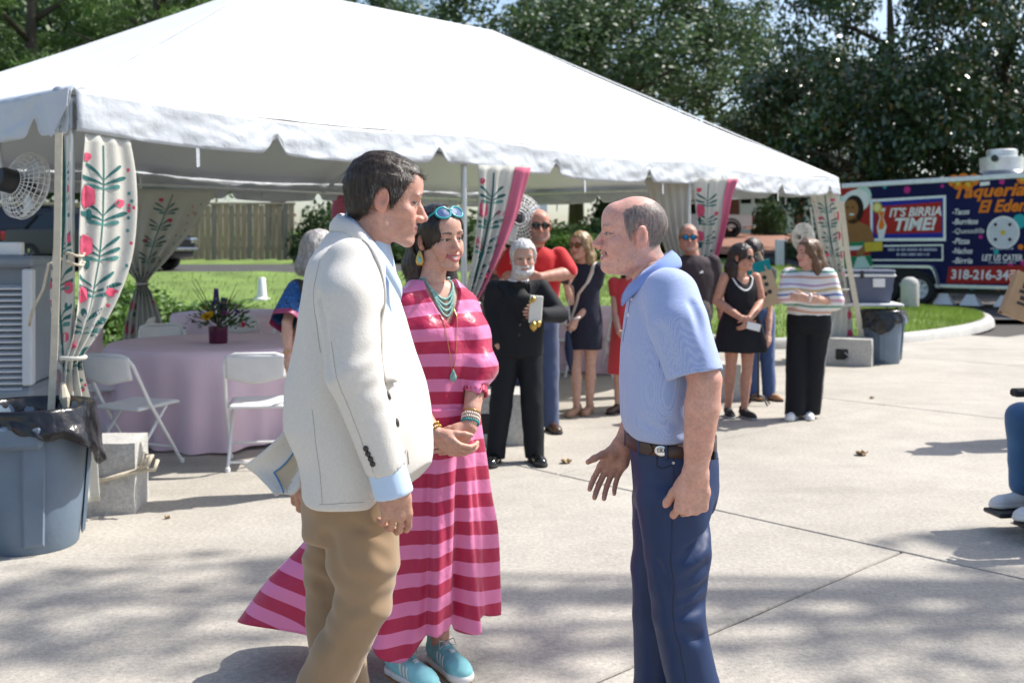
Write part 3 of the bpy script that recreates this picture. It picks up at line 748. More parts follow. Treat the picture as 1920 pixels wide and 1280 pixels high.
    if tie:
        zt_, = (tie,); a, b = sm(zs, D0, zt_), sm(zs, D1, zt_); c = dirv*((a+b)/2)+Vector((0, 0, zt_))
        ring = [c + dirv*((b-a)/2+.02)*math.cos(k*.5236) + nrm*.075*math.sin(k*.5236) for k in range(12)]
        MB().tube(ring, .012, 6, closed=True).build('tie_band', cloth, t, smooth=True)
    return t
o = tp(0, -.02, 0)
curtain('floral curtain with green vine tied back at the near left tent leg', o, TE, -TN, [(2.16, .05, .31), (1.95, .03, .345), (1.7, .02, .35), (1.45, .01, .315), (1.22, 0, .22), (1.02, -.03, .09), (.93, -.06, .02), (.85, -.07, .03), (.6, -.10, .10), (.3, -.13, .12), (.12, -.14, .13)], .022, 3, None, .40, seed=1, tie=.93)
curtain('rose printed curtain hanging along the tent end at the near left leg', tp(-.02, .03, 0), (-.9, .42), -TE, [(2.2, -.02, .10), (1.9, -.02, .09), (1.5, -.03, .13), (1.2, -.03, .15), (1.0, -.02, .10), (.93, -.02, .05), (.85, -.03, .05), (.5, -.04, .09), (.12, -.05, .12)], .02, 2, None, .5, seed=5)
nB = (.3, -.95)
curtain('shaded floral curtain gathered at the back left tent leg', tp(LEGB[1], TW-.1, 0), (1, .25), nB, [(2.28, -.42, .88), (2.0, -.45, .72), (1.7, -.42, .52), (1.4, -.27, .28), (1.2, -.10, .10), (1.12, -.06, .06), (1.0, -.10, .12), (.6, -.2, .25), (.35, -.22, .3)], .05, 6, None, .62, seed=2, tie=1.12)
curtain('pink lined curtain at the back tent leg beside the fence end', tp(LEGB[2], TW-.1, 0), (1, .25), nB, [(2.36, -.30, .40), (2.1, -.34, .36), (1.8, -.28, .3), (1.5, -.1, .15), (1.35, -.05, .05), (1.0, -.12, .12), (.5, -.2, .2)], .05, 5, (.0, .42), .7, seed=3, tie=1.35)
curtain('floral curtain with wide pink edge at the middle front tent leg', tp(LEGF[1], -.02, 0), (.9, .35), (.4, -.9), [(2.2, .06, .52), (2.0, .07, .46), (1.8, .06, .40), (1.5, .03, .27), (1.25, -.02, .14), (1.1, -.05, .05), (.9, -.08, .08), (.5, -.12, .14), (.15, -.14, .16)], .03, 4, (.70, 1.0), .30, seed=4, tie=1.1)
curtain('floral curtain with pink edge behind the man in dark polo', tp(LEGF[2], -.02, 0), (1, .2), (.4, -.9), [(2.3, -.02, .50), (2.1, .0, .42), (1.8, .02, .36), (1.5, .02, .27), (1.3, .0, .16), (1.2, -.03, .07), (.8, -.1, .12), (.3, -.14, .15)], .03, 4, (.76, 1.0), .35, seed=6, tie=1.2)
curtain('plain side of a floral curtain left of the dark polo man', tp(LEGF[2], .05, 0), (-1, -.15), (.4, -.9), [(2.3, .02, .5), (2.0, .02, .42), (1.7, .02, .32), (1.4, .0, .2), (1.2, -.02, .05), (.8, -.05, .12), (.3, -.06, .2)], .05, 5, None, False, seed=7)
curtain('floral curtain gathered at the far right tent leg', tp(TL, -.02, 0), (-1, -.1), (.2, -.98), [(2.35, -.02, .42), (2.0, -.02, .34), (1.6, -.06, .26), (1.25, -.08, .14), (1.0, -.12, .05), (.8, -.16, .1), (.4, -.2, .18), (.15, -.2, .2)], .04, 4, None, .5, seed=8, tie=1.0)
# ------------------------------------------------------------------ straps
def strap(label, pts, w=.035, m=None, name='strap'):
    mb = MB(); pts = [Vector(p) for p in pts]
    vs = []
    for i, p in enumerate(pts): 
        a = Vector((1, 0, 0)); vs += [p-a*w/2, p+a*w/2]
    mb.add(vs, [(2*i, 2*i+1, 2*i+3, 2*i+2) for i in range(len(pts)-1)])
    return tag(mb.build(name, m or M['webbing'], None, solid=.004), label, 'strap')
M['webbing'] = mat('cream_webbing', (.62, .55, .42), .85, .12, 30, .001, 200)
a = tp(0, 0, 0)
strap('cream ratchet strap running down the near left tent leg', [a+Vector((-.055, -.07, 2.15)), a+Vector((-.06, -.075, 1.6)), a+Vector((-.075, -.08, 1.0)), a+Vector((-.09, -.1, .5)), a+Vector((-.03, -.11, .18))], .04)
b = tp(TL, 0, 0)
strap('cream strap leaning from the far right tent leg to its weight', [b+Vector((.03, -.08, 2.2)), b+Vector((.12, -.1, 1.4)), b+Vector((.24, -.12, .7)), b+Vector((.30, -.13, .3))], .075)
t = thing('tie_rope', 'knotted rope loops tied round the near left tent leg', 'rope', (a.x, a.y, 0))
rp = MB()
for zz in (1.44, 1.49): rp.tube([(.045*math.cos(k*.52), .05+.045*math.sin(k*.52)-.04, zz+.01*math.sin(k)) for k in range(13)], .008, 6)
rp.tube([(-.05, -.02, 1.47), (-.12, -.05, 1.44), (-.15, -.05, 1.3), (-.22, -.03, 1.18), (-.24, -.02, 1.1)], .008, 6); rp.build('cord', M['rope'], t, smooth=True)
MB().tube([(-.03, -.08, .80), (-.01, -.10, .72), (.0, -.1, .66)], [.012, .03, .014], 8).build('knot', M['rope'], t)
# ratchet buckle
MB().box((-.12, -.14, .40), (-.05, -.10, .56), bev=.01).build('ratchet', M['steel'], t)

# ------------------------------------------------------------------ concrete weights
def block(label, loc, rz, sx, sy, sz, seed, hole=False, rope=False):
    t = thing('concrete_block', label, 'concrete block', loc, R(rz), 'tent weights')
    me = MB(); n = 7
    # box shell displaced by noise so that the edges look chipped
    def face(o_, a, b):
        def f(u, v):
            p = Vector(o_)+Vector(a)*u+Vector(b)*v
            q = Vector((p.x/(sx/2), p.y/(sy/2), (p.z-sz/2)/(sz/2))); e = sorted((abs(q.x), abs(q.y), abs(q.z)))
            r_ = .985 if e[1] > .97 else 1
            nn = .008*vn(p.x*9+seed, p.y*9, p.z*9)
            return Vector((p.x*r_+nn, p.y*r_+nn*.7, sz/2+(p.z-sz/2)*r_+nn*.5 if p.z > .01 else 0))
        return f
    X, Y = sx/2, sy/2
    for o_, a_, b_ in (((-X, -Y, 0), (sx, 0, 0), (0, 0, sz)), ((X, -Y, 0), (0, sy, 0), (0, 0, sz)), ((X, Y, 0), (-sx, 0, 0), (0, 0, sz)), ((-X, Y, 0), (0, -sy, 0), (0, 0, sz)), ((-X, -Y, sz), (sx, 0, 0), (0, sy, 0))):
        me.sheet(face(o_, a_, b_), 14, 14)
    me.build('block', M['concrete_old'], t, smooth=35)
    if hole:
        MB().box((-.10, -Y-.012, sz*.22), (.06, -Y+.02, sz*.62), bev=.01).build('fork_slot', M['black_rubber'], t)
        MB().tube([(.02, -Y-.02, sz*.5), (.08, -Y-.05, sz*.35), (0, -Y-.04, sz*.15)], .014, 6).build('chain', M['steel'], t)
    if rope:
        r_ = MB(); z = sz*.62
        r_.tube([(-X-.02, -Y-.02, z-.02), (0, -Y-.022, z-.05), (X+.02, -Y-.02, z), (X+.022, 0, z+.02), (X+.02, Y+.02, z), (-X-.02, Y+.02, z)], .014, 6, closed=True); r_.build('rope_band', M['rope'], t, smooth=True)
        k = MB(); k.tube([(X+.02, -Y-.02, z), (X+.08, -Y-.05, z+.04), (X+.10, -Y-.04, z+.09), (X+.06, -Y-.03, z+.10), (X+.04, -Y-.04, z+.02)], .014, 6); k.tube([(X+.03, -Y-.03, z), (X+.12, -Y-.06, z+.01), (X+.13, -Y-.03, z+.06)], .012, 6); k.build('knot', M['rope'], t, smooth=True)
    return t
block('white chipped concrete block with rope behind the near grey bin', (-2.37, 5.98, 0), 8, .36, .36, .41, 1, rope=True)
block('concrete block on the ground just left of the priest', (-.14, 8.15, 0), -4, .56, .5, .40, 2, hole=True)
block('concrete block behind the legs of the woman in black dress', (2.05, 10.5, 0), 10, .5, .45, .36, 3)
block('concrete block with dark slot at the far right tent leg', (4.52, 13.75, 0), -22, .72, .62, .36, 4, hole=True)

# ------------------------------------------------------------------ bins
bin_grey = mat('grey_bin_plastic', (.135, .185, .245), .5, .12, 5, .0015, 40)
bag_m = mat('black_bin_bag', (.008, .008, .010), .22, .2, 6, .006, 22, spec=.6)
def wbin(label, loc, rz, liner=True):
    t = thing('waste_bin', label, 'bin', loc, rz, 'round grey bins')
    prof = [(.215, 0), (.222, .01), (.24, .2), (.262, .5), (.272, .62), (.283, .625), (.290, .66), (.288, .70), (.274, .702), (.264, .66), (.25, .4), (.21, .03)]
    b = MB().lathe(prof, 64).build('body', bin_grey, t, smooth=40)
    for k in range(4):
        a = k*math.pi/2+.55
        Mx = Matrix.Rotation(a, 4, 'Z')
        # moulded rib and the recessed handle block
        MB().add([Mx @ Vector(p) for p in [(.232, -.05, .04), (.270, -.055, .58), (.270, .055, .58), (.232, .05, .04), (.249, -.04, .06), (.288, -.045, .57), (.288, .045, .57), (.249, .04, .06)]], [(4, 5, 6, 7), (0, 1, 5, 4), (3, 7, 6, 2), (1, 2, 6, 5), (0, 4, 7, 3)]).build('rib', bin_grey, t)
    for s in (0, math.pi):
        Mx = Matrix.Rotation(s+1.9, 4, 'Z'); MB().box((.265, -.11, .54), (.318, .11, .66), Mx, bev=.02).build('handle', bin_grey, t)
    if liner:
        def f(u, v):
            a = u*2*math.pi; hang = .16 + .09*math.sin(a*2+1.3) + .06*vn(math.cos(a)*2, math.sin(a)*2, 3)+.10*max(0, math.cos(a-4.0))**3
            if v < .3:   # inside
                tt = v/.3; r = lerp(.235, .272, tt)+.012*vn(math.cos(a)*6, math.sin(a)*6, v*4); z = lerp(.42, .715, tt)
            elif v < .4: tt = (v-.3)/.1; r = .276+.024*math.sin(tt*math.pi/2)*1.0; z = .715+.012*math.sin(tt*math.pi)
            else:
                tt = (v-.4)/.6; r = .304+.022*tt+.016*vn(math.cos(a)*7, math.sin(a)*7, tt*3+5)*(.3+tt)+.05*max(0, math.cos(a+.15))**6*tt; z = .712-hang*tt + .008*math.sin(a*17)*tt
            return Vector((r*math.cos(a), r*math.sin(a), z))
        MB().sheet(f, 120, 30, closed=True).build('liner_bag', bag_m, t, smooth=True, solid=.002)
    return t
wbin('large grey bin with black liner bag in the left foreground', (-2.47, 5.22, 0), R(-5))
wbin('grey bin under the folding table by the far right tent leg', (5.06, 13.85, 0), R(40))
# ------------------------------------------------------------------ cooler on its folding table
t = thing('folding_table', 'white folding table carrying the cool box at the far right', 'table', (4.95, 14.15, 0), R(-8))
MB().box((-.62, -.36, .765), (.42, .36, .81), bev=.015).build('top', M['white_plastic'], t)
for sx in (-.52, .34):
    for sy in (-.28, .28): MB().tube([(sx, sy, 0), (sx, sy, .765)], .016, 8).build('leg', M['black_plastic'], t)
t = thing('cool_box', 'slate blue cool box with white rimmed lid on the folding table', 'cool box', (4.86, 14.15, .81), R(-8))
slate = mat('slate_plastic', (.085, .105, .165), .45, .08, 5)
MB().add([(-.36, -.2, 0), (.36, -.2, 0), (.36, .2, 0), (-.36, .2, 0), (-.41, -.24, .36), (.41, -.24, .36), (.41, .24, .36), (-.41, .24, .36)], [(0, 3, 2, 1), (0, 1, 5, 4), (1, 2, 6, 5), (2, 3, 7, 6), (3, 0, 4, 7), (4, 5, 6, 7)]).build('tub', slate, t)
MB().box((-.43, -.26, .362), (.43, .26, .40), bev=.012).build('rim', M['white_plastic'], t)
MB().box((-.425, -.255, .402), (.425, .255, .46), bev=.02).build('lid', slate, t)
MB().box((.12, -.262, .22), (.28, -.235, .34), bev=.008).build('label_plate', M['white_plastic'], t)
for s in (-.2, -.05): MB().box((s, -.275, .34), (s+.05, -.262, .45), bev=.005).build('latch', M['black_plastic'], t)
# ------------------------------------------------------------------ evaporative air cooler
t = thing('air_cooler', 'tall grey portable air cooler with louvred front at the left edge', 'air cooler', (-3.52, 6.55, 0), R(10))
cg = mat('cooler_grey', (.20, .235, .275), .5, .1, 5); lg = mat('louvre_grey', (.55, .58, .62), .45, .05, 6)
MB().box((-.48, -.30, .06), (.48, .30, .66), bev=.03).build('tank', cg, t)
MB().box((-.46, -.22, .665), (.46, .28, 1.43), bev=.02).build('housing', cg, t)
MB().box((-.48, -.31, 1.41), (.48, .30, 1.48), bev=.02).build('top_cap', cg, t)
for s in (-1, 1): MB().box((s*.445-.03, -.31, .67), (s*.445+.03, -.222, 1.40), bev=.01).build('side_rail', lg, t)
for k in range(19): MB().box((-.41, -.30, -.004), (.41, -.24, .008), Matrix.Translation((0, 0, .70+k*.037)) @ Matrix.Rotation(R(18), 4, 'X')).build('louvre', lg, t)
for k in range(3): MB().box((-.2+k*.2, -.26, .68), (-.188+k*.2, -.235, 1.4)).build('louvre_bar', lg, t)
for sx in (-.4, .4):
    for sy in (-.22, .22): MB().lathe([(.03, 0), (.05, .01), (.05, .05), (.02, .06)], 12, Matrix.Translation((sx, sy, 0))).build('caster', M['black_rubber'], t)
tag(MB().box((-.16, -.03, 0), (.16, .03, .085), Matrix.Translation((-3.26, 6.42, 1.482)), bev=.008).build('white_card_box', M['white_plastic']), 'small white flat box lying on top of the air cooler', 'box')

# ------------------------------------------------------------------ fans
def fan(label, loc, rz, tilt, r=.24):
    t = thing('wall_fan', label, 'fan', loc, rz, 'white cage fans on the tent legs')
    Mx = Matrix.Rotation(tilt, 4, 'X') @ Matrix.Rotation(R(90), 4, 'X')   # axis along -y
    w = MB()
    for q in range(7):
        rr = r*(.25+.75*q/6); zz = .09*math.cos(q/6*1.35); w.tube([Mx @ Vector((rr*math.cos(k*.2618), rr*math.sin(k*.2618), zz)) for k in range(24)], .003, 4, closed=True)
        w.tube([Mx @ Vector((rr*math.cos(k*.2618), rr*math.sin(k*.2618), -zz)) for k in range(24)], .003, 4, closed=True)
    for k in range(32):
        a = k*math.pi/16
        w.tube([Mx @ Vector((r*s_*math.cos(a), r*s_*math.sin(a), sg*.09*math.cos((s_-.25)/.75*1.35))) for s_, sg in ((.25, 1), (.6, 1), (.9, 1), (1, 0), (.9, -1), (.6, -1), (.25, -1))], .0026, 4)
    w.build('cage', M['white_paint'], t)
    for k in range(3):
        a = k*2.0944
        MB().sheet(lambda u, v: Mx @ (Matrix.Rotation(a, 4, 'Z') @ Vector((lerp(.05, r*.88, u), lerp(-.05, .07, v)*(.6+u*.6), .03*(v-.5)))), 6, 4).build('blade', mat('fan_blade', (.62, .64, .66), .35) if k == 0 and 'fan_blade' not in bpy.data.materials else bpy.data.materials['fan_blade'], t, smooth=True, solid=.003)
    MB().lathe([(.001, -.20), (.06, -.19), (.075, -.16), (.075, -.06), (.05, -.03), (.04, .05), (.001, .06)], 20, Mx).build('motor', M['black_plastic'], t, smooth=40)
    MB().tube([Mx @ Vector((0, 0, -.15)), Mx @ Vector((0, 0, -.15)) + Vector((0, .03, .20)), Vector((.02, .12, .42))], .014, 8).build('bracket', M['steel'], t)
    return t
fan('white cage fan hanging under the tent end at the far left', (-3.05, 6.35, 1.92), R(150), R(12), .21)
p = tp(LEGF[1], .15, 0); fan('round cage fan on the middle front tent leg', (p.x+.50, p.y+.35, 1.78), R(15), R(-8), .22)
p = tp(TL, .3, 0); fan('cage fan beside the far right tent leg', (p.x-.12, p.y+.2, 1.72), R(-60), 0, .2)

# ------------------------------------------------------------------ tables and chairs
pink_cloth = mat('pink_tablecloth', (.90, .69, .78), .8, .05, 3, .002, 90, trans=.12)
top_cloth = pink_cloth
def round_table(x, y, label, clab, r=.90, seed=0):
    t = thing('round_table', label, 'table', (x, y, 0), 0, 'round tables under the tent')
    MB().lathe([(r-.02, .72), (r-.01, .73), (r-.01, .745), (.001, .745)], 40).build('top', M['white_plastic'], t)
    for k in range(4): a = k*math.pi/2+.4; MB().tube([(.45*math.cos(a), .45*math.sin(a), .72), (.6*math.cos(a), .6*math.sin(a), 0)], .015, 8).build('leg', M['steel'], t)
    H = .755
    def f(u, v):
        a = u*2*math.pi
        if v < .3: rr = v/.3*r; return Vector((x+rr*math.cos(a), y+rr*math.sin(a), H+.002*vn(rr*4, a*2, seed)))
        tt = (v-.3)/.7; rr = r + .012*math.sin(min(tt*12, 1.57)); drop = tt*.735
        fold = (.5+.5*math.sin(a*9+seed+1.2*math.sin(a*3+seed)))**1.6 + .25*math.sin(a*21+seed*2)
        rr += tt**.85*(.16*fold - .035) + .012*vn(a*4, tt*3, seed)
        return Vector((x+rr*math.cos(a), y+rr*math.sin(a), H-drop+(.012*math.sin(a*5) if v == 1 else 0)))
    o = MB().sheet(f, 200, 34, closed=True).build('tablecloth', pink_cloth, None, smooth=True)
    o.location = (0, 0, 0); tag(o, clab, 'tablecloth', 'pink round tablecloths')
    return t
round_table(-2.45, 8.5, 'round table hidden under the front pink cloth', 'pale pink cloth draped to the ground over the front round table', seed=1)
round_table(-5.1, 10.2, 'round table at the left behind the corner curtain', 'pale pink cloth on the left table behind the corner curtain', seed=2)
round_table(1.15, 13.4, 'round table in the tent behind the priest and blonde woman', 'pink cloth hanging from the table behind the blonde woman', seed=3)
round_table(-3.3, 12.6, 'round table at the back below the fence', 'pale cloth on the back table behind the flower vase', seed=4)

def chair_proto(label):
    t = thing('folding_chair', label, 'chair', (0, 0, 0), 0, 'white folding chairs under the tent')
    W2 = .215
    fr = MB()
    # front-leg frame: one tube bent over the back rest
    pts = [(-W2-.005, .24, .012), (-W2, -.08, .47), (-W2+.005, -.235, .74), (-W2+.03, -.262, .79), (-W2+.08, -.272, .808), (W2-.08, -.272, .808), (W2-.03, -.262, .79), (W2-.005, -.235, .74), (W2, -.08, .47), (W2+.005, .24, .012)]
    fr.tube(pts, .0125, 10); fr.build('front_leg_frame', M['white_paint'], t, smooth=50)
    for s in (-1, 1):
        MB().tube([(s*(W2-.03), .12, .425), (s*(W2-.03), -.12, .16), (s*(W2-.03), -.235, .012)], .0115, 10).build('rear_leg', M['white_paint'], t, smooth=50)
        MB().lathe([(.016, 0), (.018, .006), (.016, .03)], 10, Matrix.Translation((s*(W2+.005), .243, 0))).build('foot', M['white_plastic'], t)
        MB().lathe([(.016, 0), (.018, .006), (.016, .03)], 10, Matrix.Translation((s*(W2-.03), -.238, 0))).build('foot', M['white_plastic'], t)
    MB().tube([(-W2+.03, -.205, .06), (W2-.03, -.205, .06)], .009, 8).build('rear_stretcher', M['white_paint'], t)
    MB().tube([(-W2, .16, .128), (W2, .16, .128)], .009, 8).build('front_stretcher', M['white_paint'], t)
    def seat(u, v):
        x = lerp(-.205, .205, u); y = lerp(-.16, .235, v); e = max(abs(u-.5)*2, abs(v-.5)*2)
        return Vector((x*(1-.06*(1-v)), y, .437+.012*(v) - .016*(1-min(1, ((u-.5)*2)**2+((v-.5)*2)**2)) - (.012 if e > .97 else 0)))
    MB().sheet(seat, 16, 16).build('seat', M['white_plastic'], t, smooth=True, solid=.016)
    def back(u, v):
        x = lerp(-.20, .20, u); z = lerp(.80, .625 - .02*math.cos((u-.5)*5), v); y = -.268+(.80-z)*.42*.6 - .045*(1-((u-.5)*2)**2)*(.4+v*.6)
        return Vector((x, y, z))
    MB().sheet(back, 16, 8).build('backrest', M['white_plastic'], t, smooth=True, solid=.012)
    return t
ch = chair_proto('white folding chair turned to the table just right of the near grey bin')
ch.location = (-2.66, 7.12, 0); ch.rotation_euler = (0, 0, R(-22))
for (x, y, rz, lab) in ((-1.80, 7.2, 9, 'white folding chair at the pink table beside the man in cream blazer'),
    (-3.35, 8.0, -75, 'white folding chair on the left side of the front pink table'),
    (-2.2, 9.9, 172, 'white folding chair behind the flower vase on the front table'),
    (-1.5, 9.75, 150, 'white folding chair beyond the front table near the blue printed sleeve'),
    (-3.25, 9.6, 215, 'white folding chair at the far left of the front table'),
    (-4.3, 9.5, 20, 'grey looking folding chair in the shade at the left table'),
    (-4.05, 10.6, 100, 'folding chair in shade between left table and back curtain'),
    (-3.0, 11.55, -10, 'folding chair in front of the back table'),
    (-2.5, 13.4, 160, 'folding chair behind the back table facing it'),
    (.55, 12.5, -20, 'folding chair at the table behind the blonde woman'),
    (1.35, 12.35, 8, 'folding chair between the blonde woman and the polo man'),
    (.2, 11.6, 60, 'folding chair seen between the priest and the blonde woman')):
    dup(ch, (x, y, 0), R(rz), lab)

# ------------------------------------------------------------------ flowers
def flowers(x, y, z, label, seed, sc=1):
    r_ = random.Random(seed)
    t = thing('flower_arrangement', label, 'flowers', (x, y, z), 0, 'table centrepieces'); t.scale = (sc,)*3
    MB().lathe([(.062, 0), (.066, .005), (.070, .12), (.066, .122), (.06, .02)], 4*6, cap=True).build('vase', bpy.data.materials.get('plum_vase') or mat('plum_vase', (.10, .012, .045), .25, .2, 10), t, smooth=40)
    lf = []; lc = []
    for k in range(420):
        a = r_.random()*6.28; el = r_.uniform(-.1, 1.3); rr = r_.uniform(.05, .21); p = np.array([math.cos(a)*math.cos(el)*rr*1.1, math.sin(a)*math.cos(el)*rr*1.1, .13+math.sin(el)*rr*.8])
        d = p-np.array([0, 0, .1]); d = d/np.linalg.norm(d); s = np.cross(d, [r_.random(), r_.random(), r_.random()]); s /= np.linalg.norm(s); L = r_.uniform(.025, .06)
        lf.append((p, p+d*L*.5+s*L*.22, p+d*L, p+d*L*.5-s*L*.22)); q = r_.uniform(.6, 1.4); lc.append((.05*q, .10*q, .025*q))
    quads('greenery', lf, lc, M['leaf'], t)['kind'] = 'stuff'
    def bloom(c, R_, col, nm, n=22):
        mm = bpy.data.materials.get('petal_'+nm) or mat('petal_'+nm, col, .6, .2, 40, trans=.2)
        b = MB(); c = Vector(c); out = (c-Vector((0, 0, .05))).normalized(); q = out.to_track_quat('Z', 'Y').to_matrix()
        for k in range(n):
            ring = k/n; a = k*2.4; op = lerp(.15, 1.25, ring); rad = R_*lerp(.25, 1, ring)
            def pt(u, v): 
                aa = a+(u-.5)*1.1; rr = rad*math.sin(op*v+.05); return c + q @ Vector((rr*math.cos(aa), rr*math.sin(aa), R_*.55*math.cos(op*v*.9)*v*(1.2-.5*ring)))
            b.sheet(pt, 3, 3)
        b.build('bloom', mm, t, smooth=True)
    bloom((-.035, -.13, .20), .058, (.75, .47, .01), 'yellow', 26)
    bloom((.07, -.10, .22), .035, (.30, .05, .25), 'magenta'); bloom((.15, -.06, .23), .034, (.10, .015, .22), 'violet'); bloom((.04, -.03, .29), .035, (.55, .30, .35), 'blush')
    bloom((.20, -.09, .14), .03, (.55, .02, .08), 'red'); bloom((-.17, -.03, .16), .03, (.16, .02, .06), 'wine'); bloom((-.1, .0, .25), .035, (.55, .32, .03), 'gold'); bloom((.1, .08, .27), .035, (.5, .4, .42), 'pale')
    sp = MB()
    for (cx, cy, h) in ((-.01, -.02, .40), (.03, .03, .33)):
        for k in range(60): zz = .24+(h-.24)*k/60; a = k*2.4; rr = .024*(1-.6*k/60); sp.lathe([(.001, -.008), (.009, 0), (.001, .01)], 5, Matrix.Translation((cx+rr*math.cos(a), cy+rr*math.sin(a), zz)))
    sp.build('delphinium_spike', bpy.data.materials.get('petal_deep') or mat('petal_deep', (.055, .015, .20), .6, .2, 40), t)
    tw = MB()
    for k in range(11):
        a = r_.random()*6.28; L = r_.uniform(.26, .42); el = r_.uniform(.5, 1.4); tw.tube([(0, 0, .12), (math.cos(a)*math.cos(el)*L*.6, math.sin(a)*math.cos(el)*L*.6, .12+math.sin(el)*L*.6), (math.cos(a)*math.cos(el)*L*1.05, math.sin(a)*math.cos(el)*L, .12+math.sin(el)*L)], [.004, .003, .0015], 5)
    tw.build('twig', M['bark'], t)
flowers(-2.42, 8.35, .757, 'purple and yellow flower arrangement in plum vase on front table', 1, 1.12)
flowers(-4.75, 10.0, .757, 'flower arrangement in shade behind the left corner curtain', 2, 1.1)

# ------------------------------------------------------------------ food trailer
FO = Vector((9.1, 27.9, 0)); fe = Vector((.621, -.784, 0)); fn = Vector((-.784, -.621, 0))
FZ = .17
def fpt(px, py):
    """where a mark on the trailer side shows -> (distance along side, height)"""
    k = (px-960)/FPX; a = (k*FO.y-FO.x)/(fe.x-k*fe.y); y = FO.y+fe.y*a
    return a, EYE-(py-HOR)/FPX*y - FZ
trl = thing('food_trailer', 'navy taqueria food trailer with painted menu and red phone panel', 'food trailer', (FO.x, FO.y, FZ), math.atan2(fe.y, fe.x))
# local frame: x along side, y into the body, z up
navy = mat('navy_wrap', (.006, .008, .062), .55, .25, 1.5, spec=.15)
LT = 7.4; HT = 3.2; WT = 2.4
MB().box((0, 0, .52), (LT, WT, HT), bev=.03).build('body', navy, trl)
for z0, z1, nm in ((HT-.10, HT+.03, 'roof_trim'), (.44, .54, 'sill_trim')): MB().box((-.03, -.03, z0), (LT+.03, WT+.03, z1), bev=.015).build(nm, M['alu'], trl)
MB().box((.3, .2, .3), (LT-.3, WT-.2, .50)).build('chassis', M['black_plastic'], trl)
wa, wz = fpt(1727, 545)
for k in range(2):
    o = wheel(trl, 0, 0, .40, .24, M['white_paint'], side=1); o.rotation_euler = (0, 0, R(-90)); o.location = (wa - .98*k, .03, 0)
arch = MB()
def fender(s):
    pts = []
    for i in range(25):
        a = math.pi*i/24; x = wa-.49 + math.cos(a)*1.0; z = .42 + min(math.sin(a)*.95, .52); pts.append((x, z))
    return pts
fp = fender(1); vs = [(x, -.14, z) for x, z in fp]+[(x, -.14, z+.07) for x, z in fp]+[(x, .12, z) for x, z in fp]+[(x, .12, z+.07) for x, z in fp]
n = 25; arch.add(vs, [(i, i+1, n+i+1, n+i) for i in range(24)]+[(n+i, n+i+1, 3*n+i+1, 3*n+i) for i in range(24)]+[(2*n+i, i, i+1, 2*n+i+1)[::-1] for i in range(24)])
arch.build('fender', M['alu'], trl, smooth=40)
wellp = [(wa-.49+math.cos(math.pi*i/16)*.95, .5+math.sin(math.pi*i/16)*.42) for i in range(17)]
MB().prism(wellp, .01, Matrix.Translation((0, -.003, 0)) @ Matrix.Rotation(R(90), 4, 'X')).build('wheel_well', M['black_rubber'], trl)
_lay = [0]
def flat(pts, m_, name, px=True, lay=1, parent=None):
    q = [fpt(*p) for p in pts] if px else pts
    return MB().prism(q, .003, Matrix.Translation((0, -.003*lay+.0, 0)) @ Matrix.Rotation(R(90), 4, 'X')).build(name, m_, parent or trl)
def pm(name, c, r=.4): return bpy.data.materials.get(name) or mat(name, c, .6, .08, 4, spec=.15)
red = pm('print_red', (.36, .025, .02)); wht = pm('print_white', (.75, .75, .74)); mint = pm('print_mint', (.52, .68, .60)); brown = pm('print_brown', (.30, .135, .05)); dkb = pm('print_darkbrown', (.022, .014, .012)); yel = pm('print_yellow', (.62, .46, .05)); grn = pm('print_green', (.03, .22, .09)); org = pm('print_orange', (.72, .20, .02)); pnk = pm('print_pink', (.50, .03, .22)); tea = pm('print_teal', (.03, .35, .38)); blue = pm('print_blue', (.02, .03, .28))
def text(s, px, py, hpx, m_, name, wpx=None, shear=0, lay=3, bold=.0, align='CENTER'):
    cu = bpy.data.curves.new(name, 'FONT'); cu.body = s; cu.align_x = align; cu.size = 1; cu.shear = shear; cu.offset = bold; cu.extrude = .004; cu.resolution_u = 3
    ob = bpy.data.objects.new(name, cu); C.objects.link(ob); dg = bpy.context.evaluated_depsgraph_get(); me = bpy.data.meshes.new_from_object(ob.evaluated_get(dg)); bpy.data.objects.remove(ob)
    co = np.array([v.co[:] for v in me.vertices]); mn, mx = co.min(0), co.max(0); a, z = fpt(px, py); 
    hh = fpt(px, py-hpx/2)[1]-fpt(px, py+hpx/2)[1]; sc = hh/(mx[1]-mn[1]); sx = sc
    if wpx: sx = (fpt(px+wpx/2, py)[0]-fpt(px-wpx/2, py)[0])/(mx[0]-mn[0])
    ctr = (mn+mx)/2
    for v in me.vertices:
        x = (v.co.x-ctr[0])*sx; y = (v.co.y-ctr[1])*sc; zz = v.co.z*.5
        v.co = (a+x, -.003*lay-.003-zz, z+y)
    return finish(me, name, m_, trl)
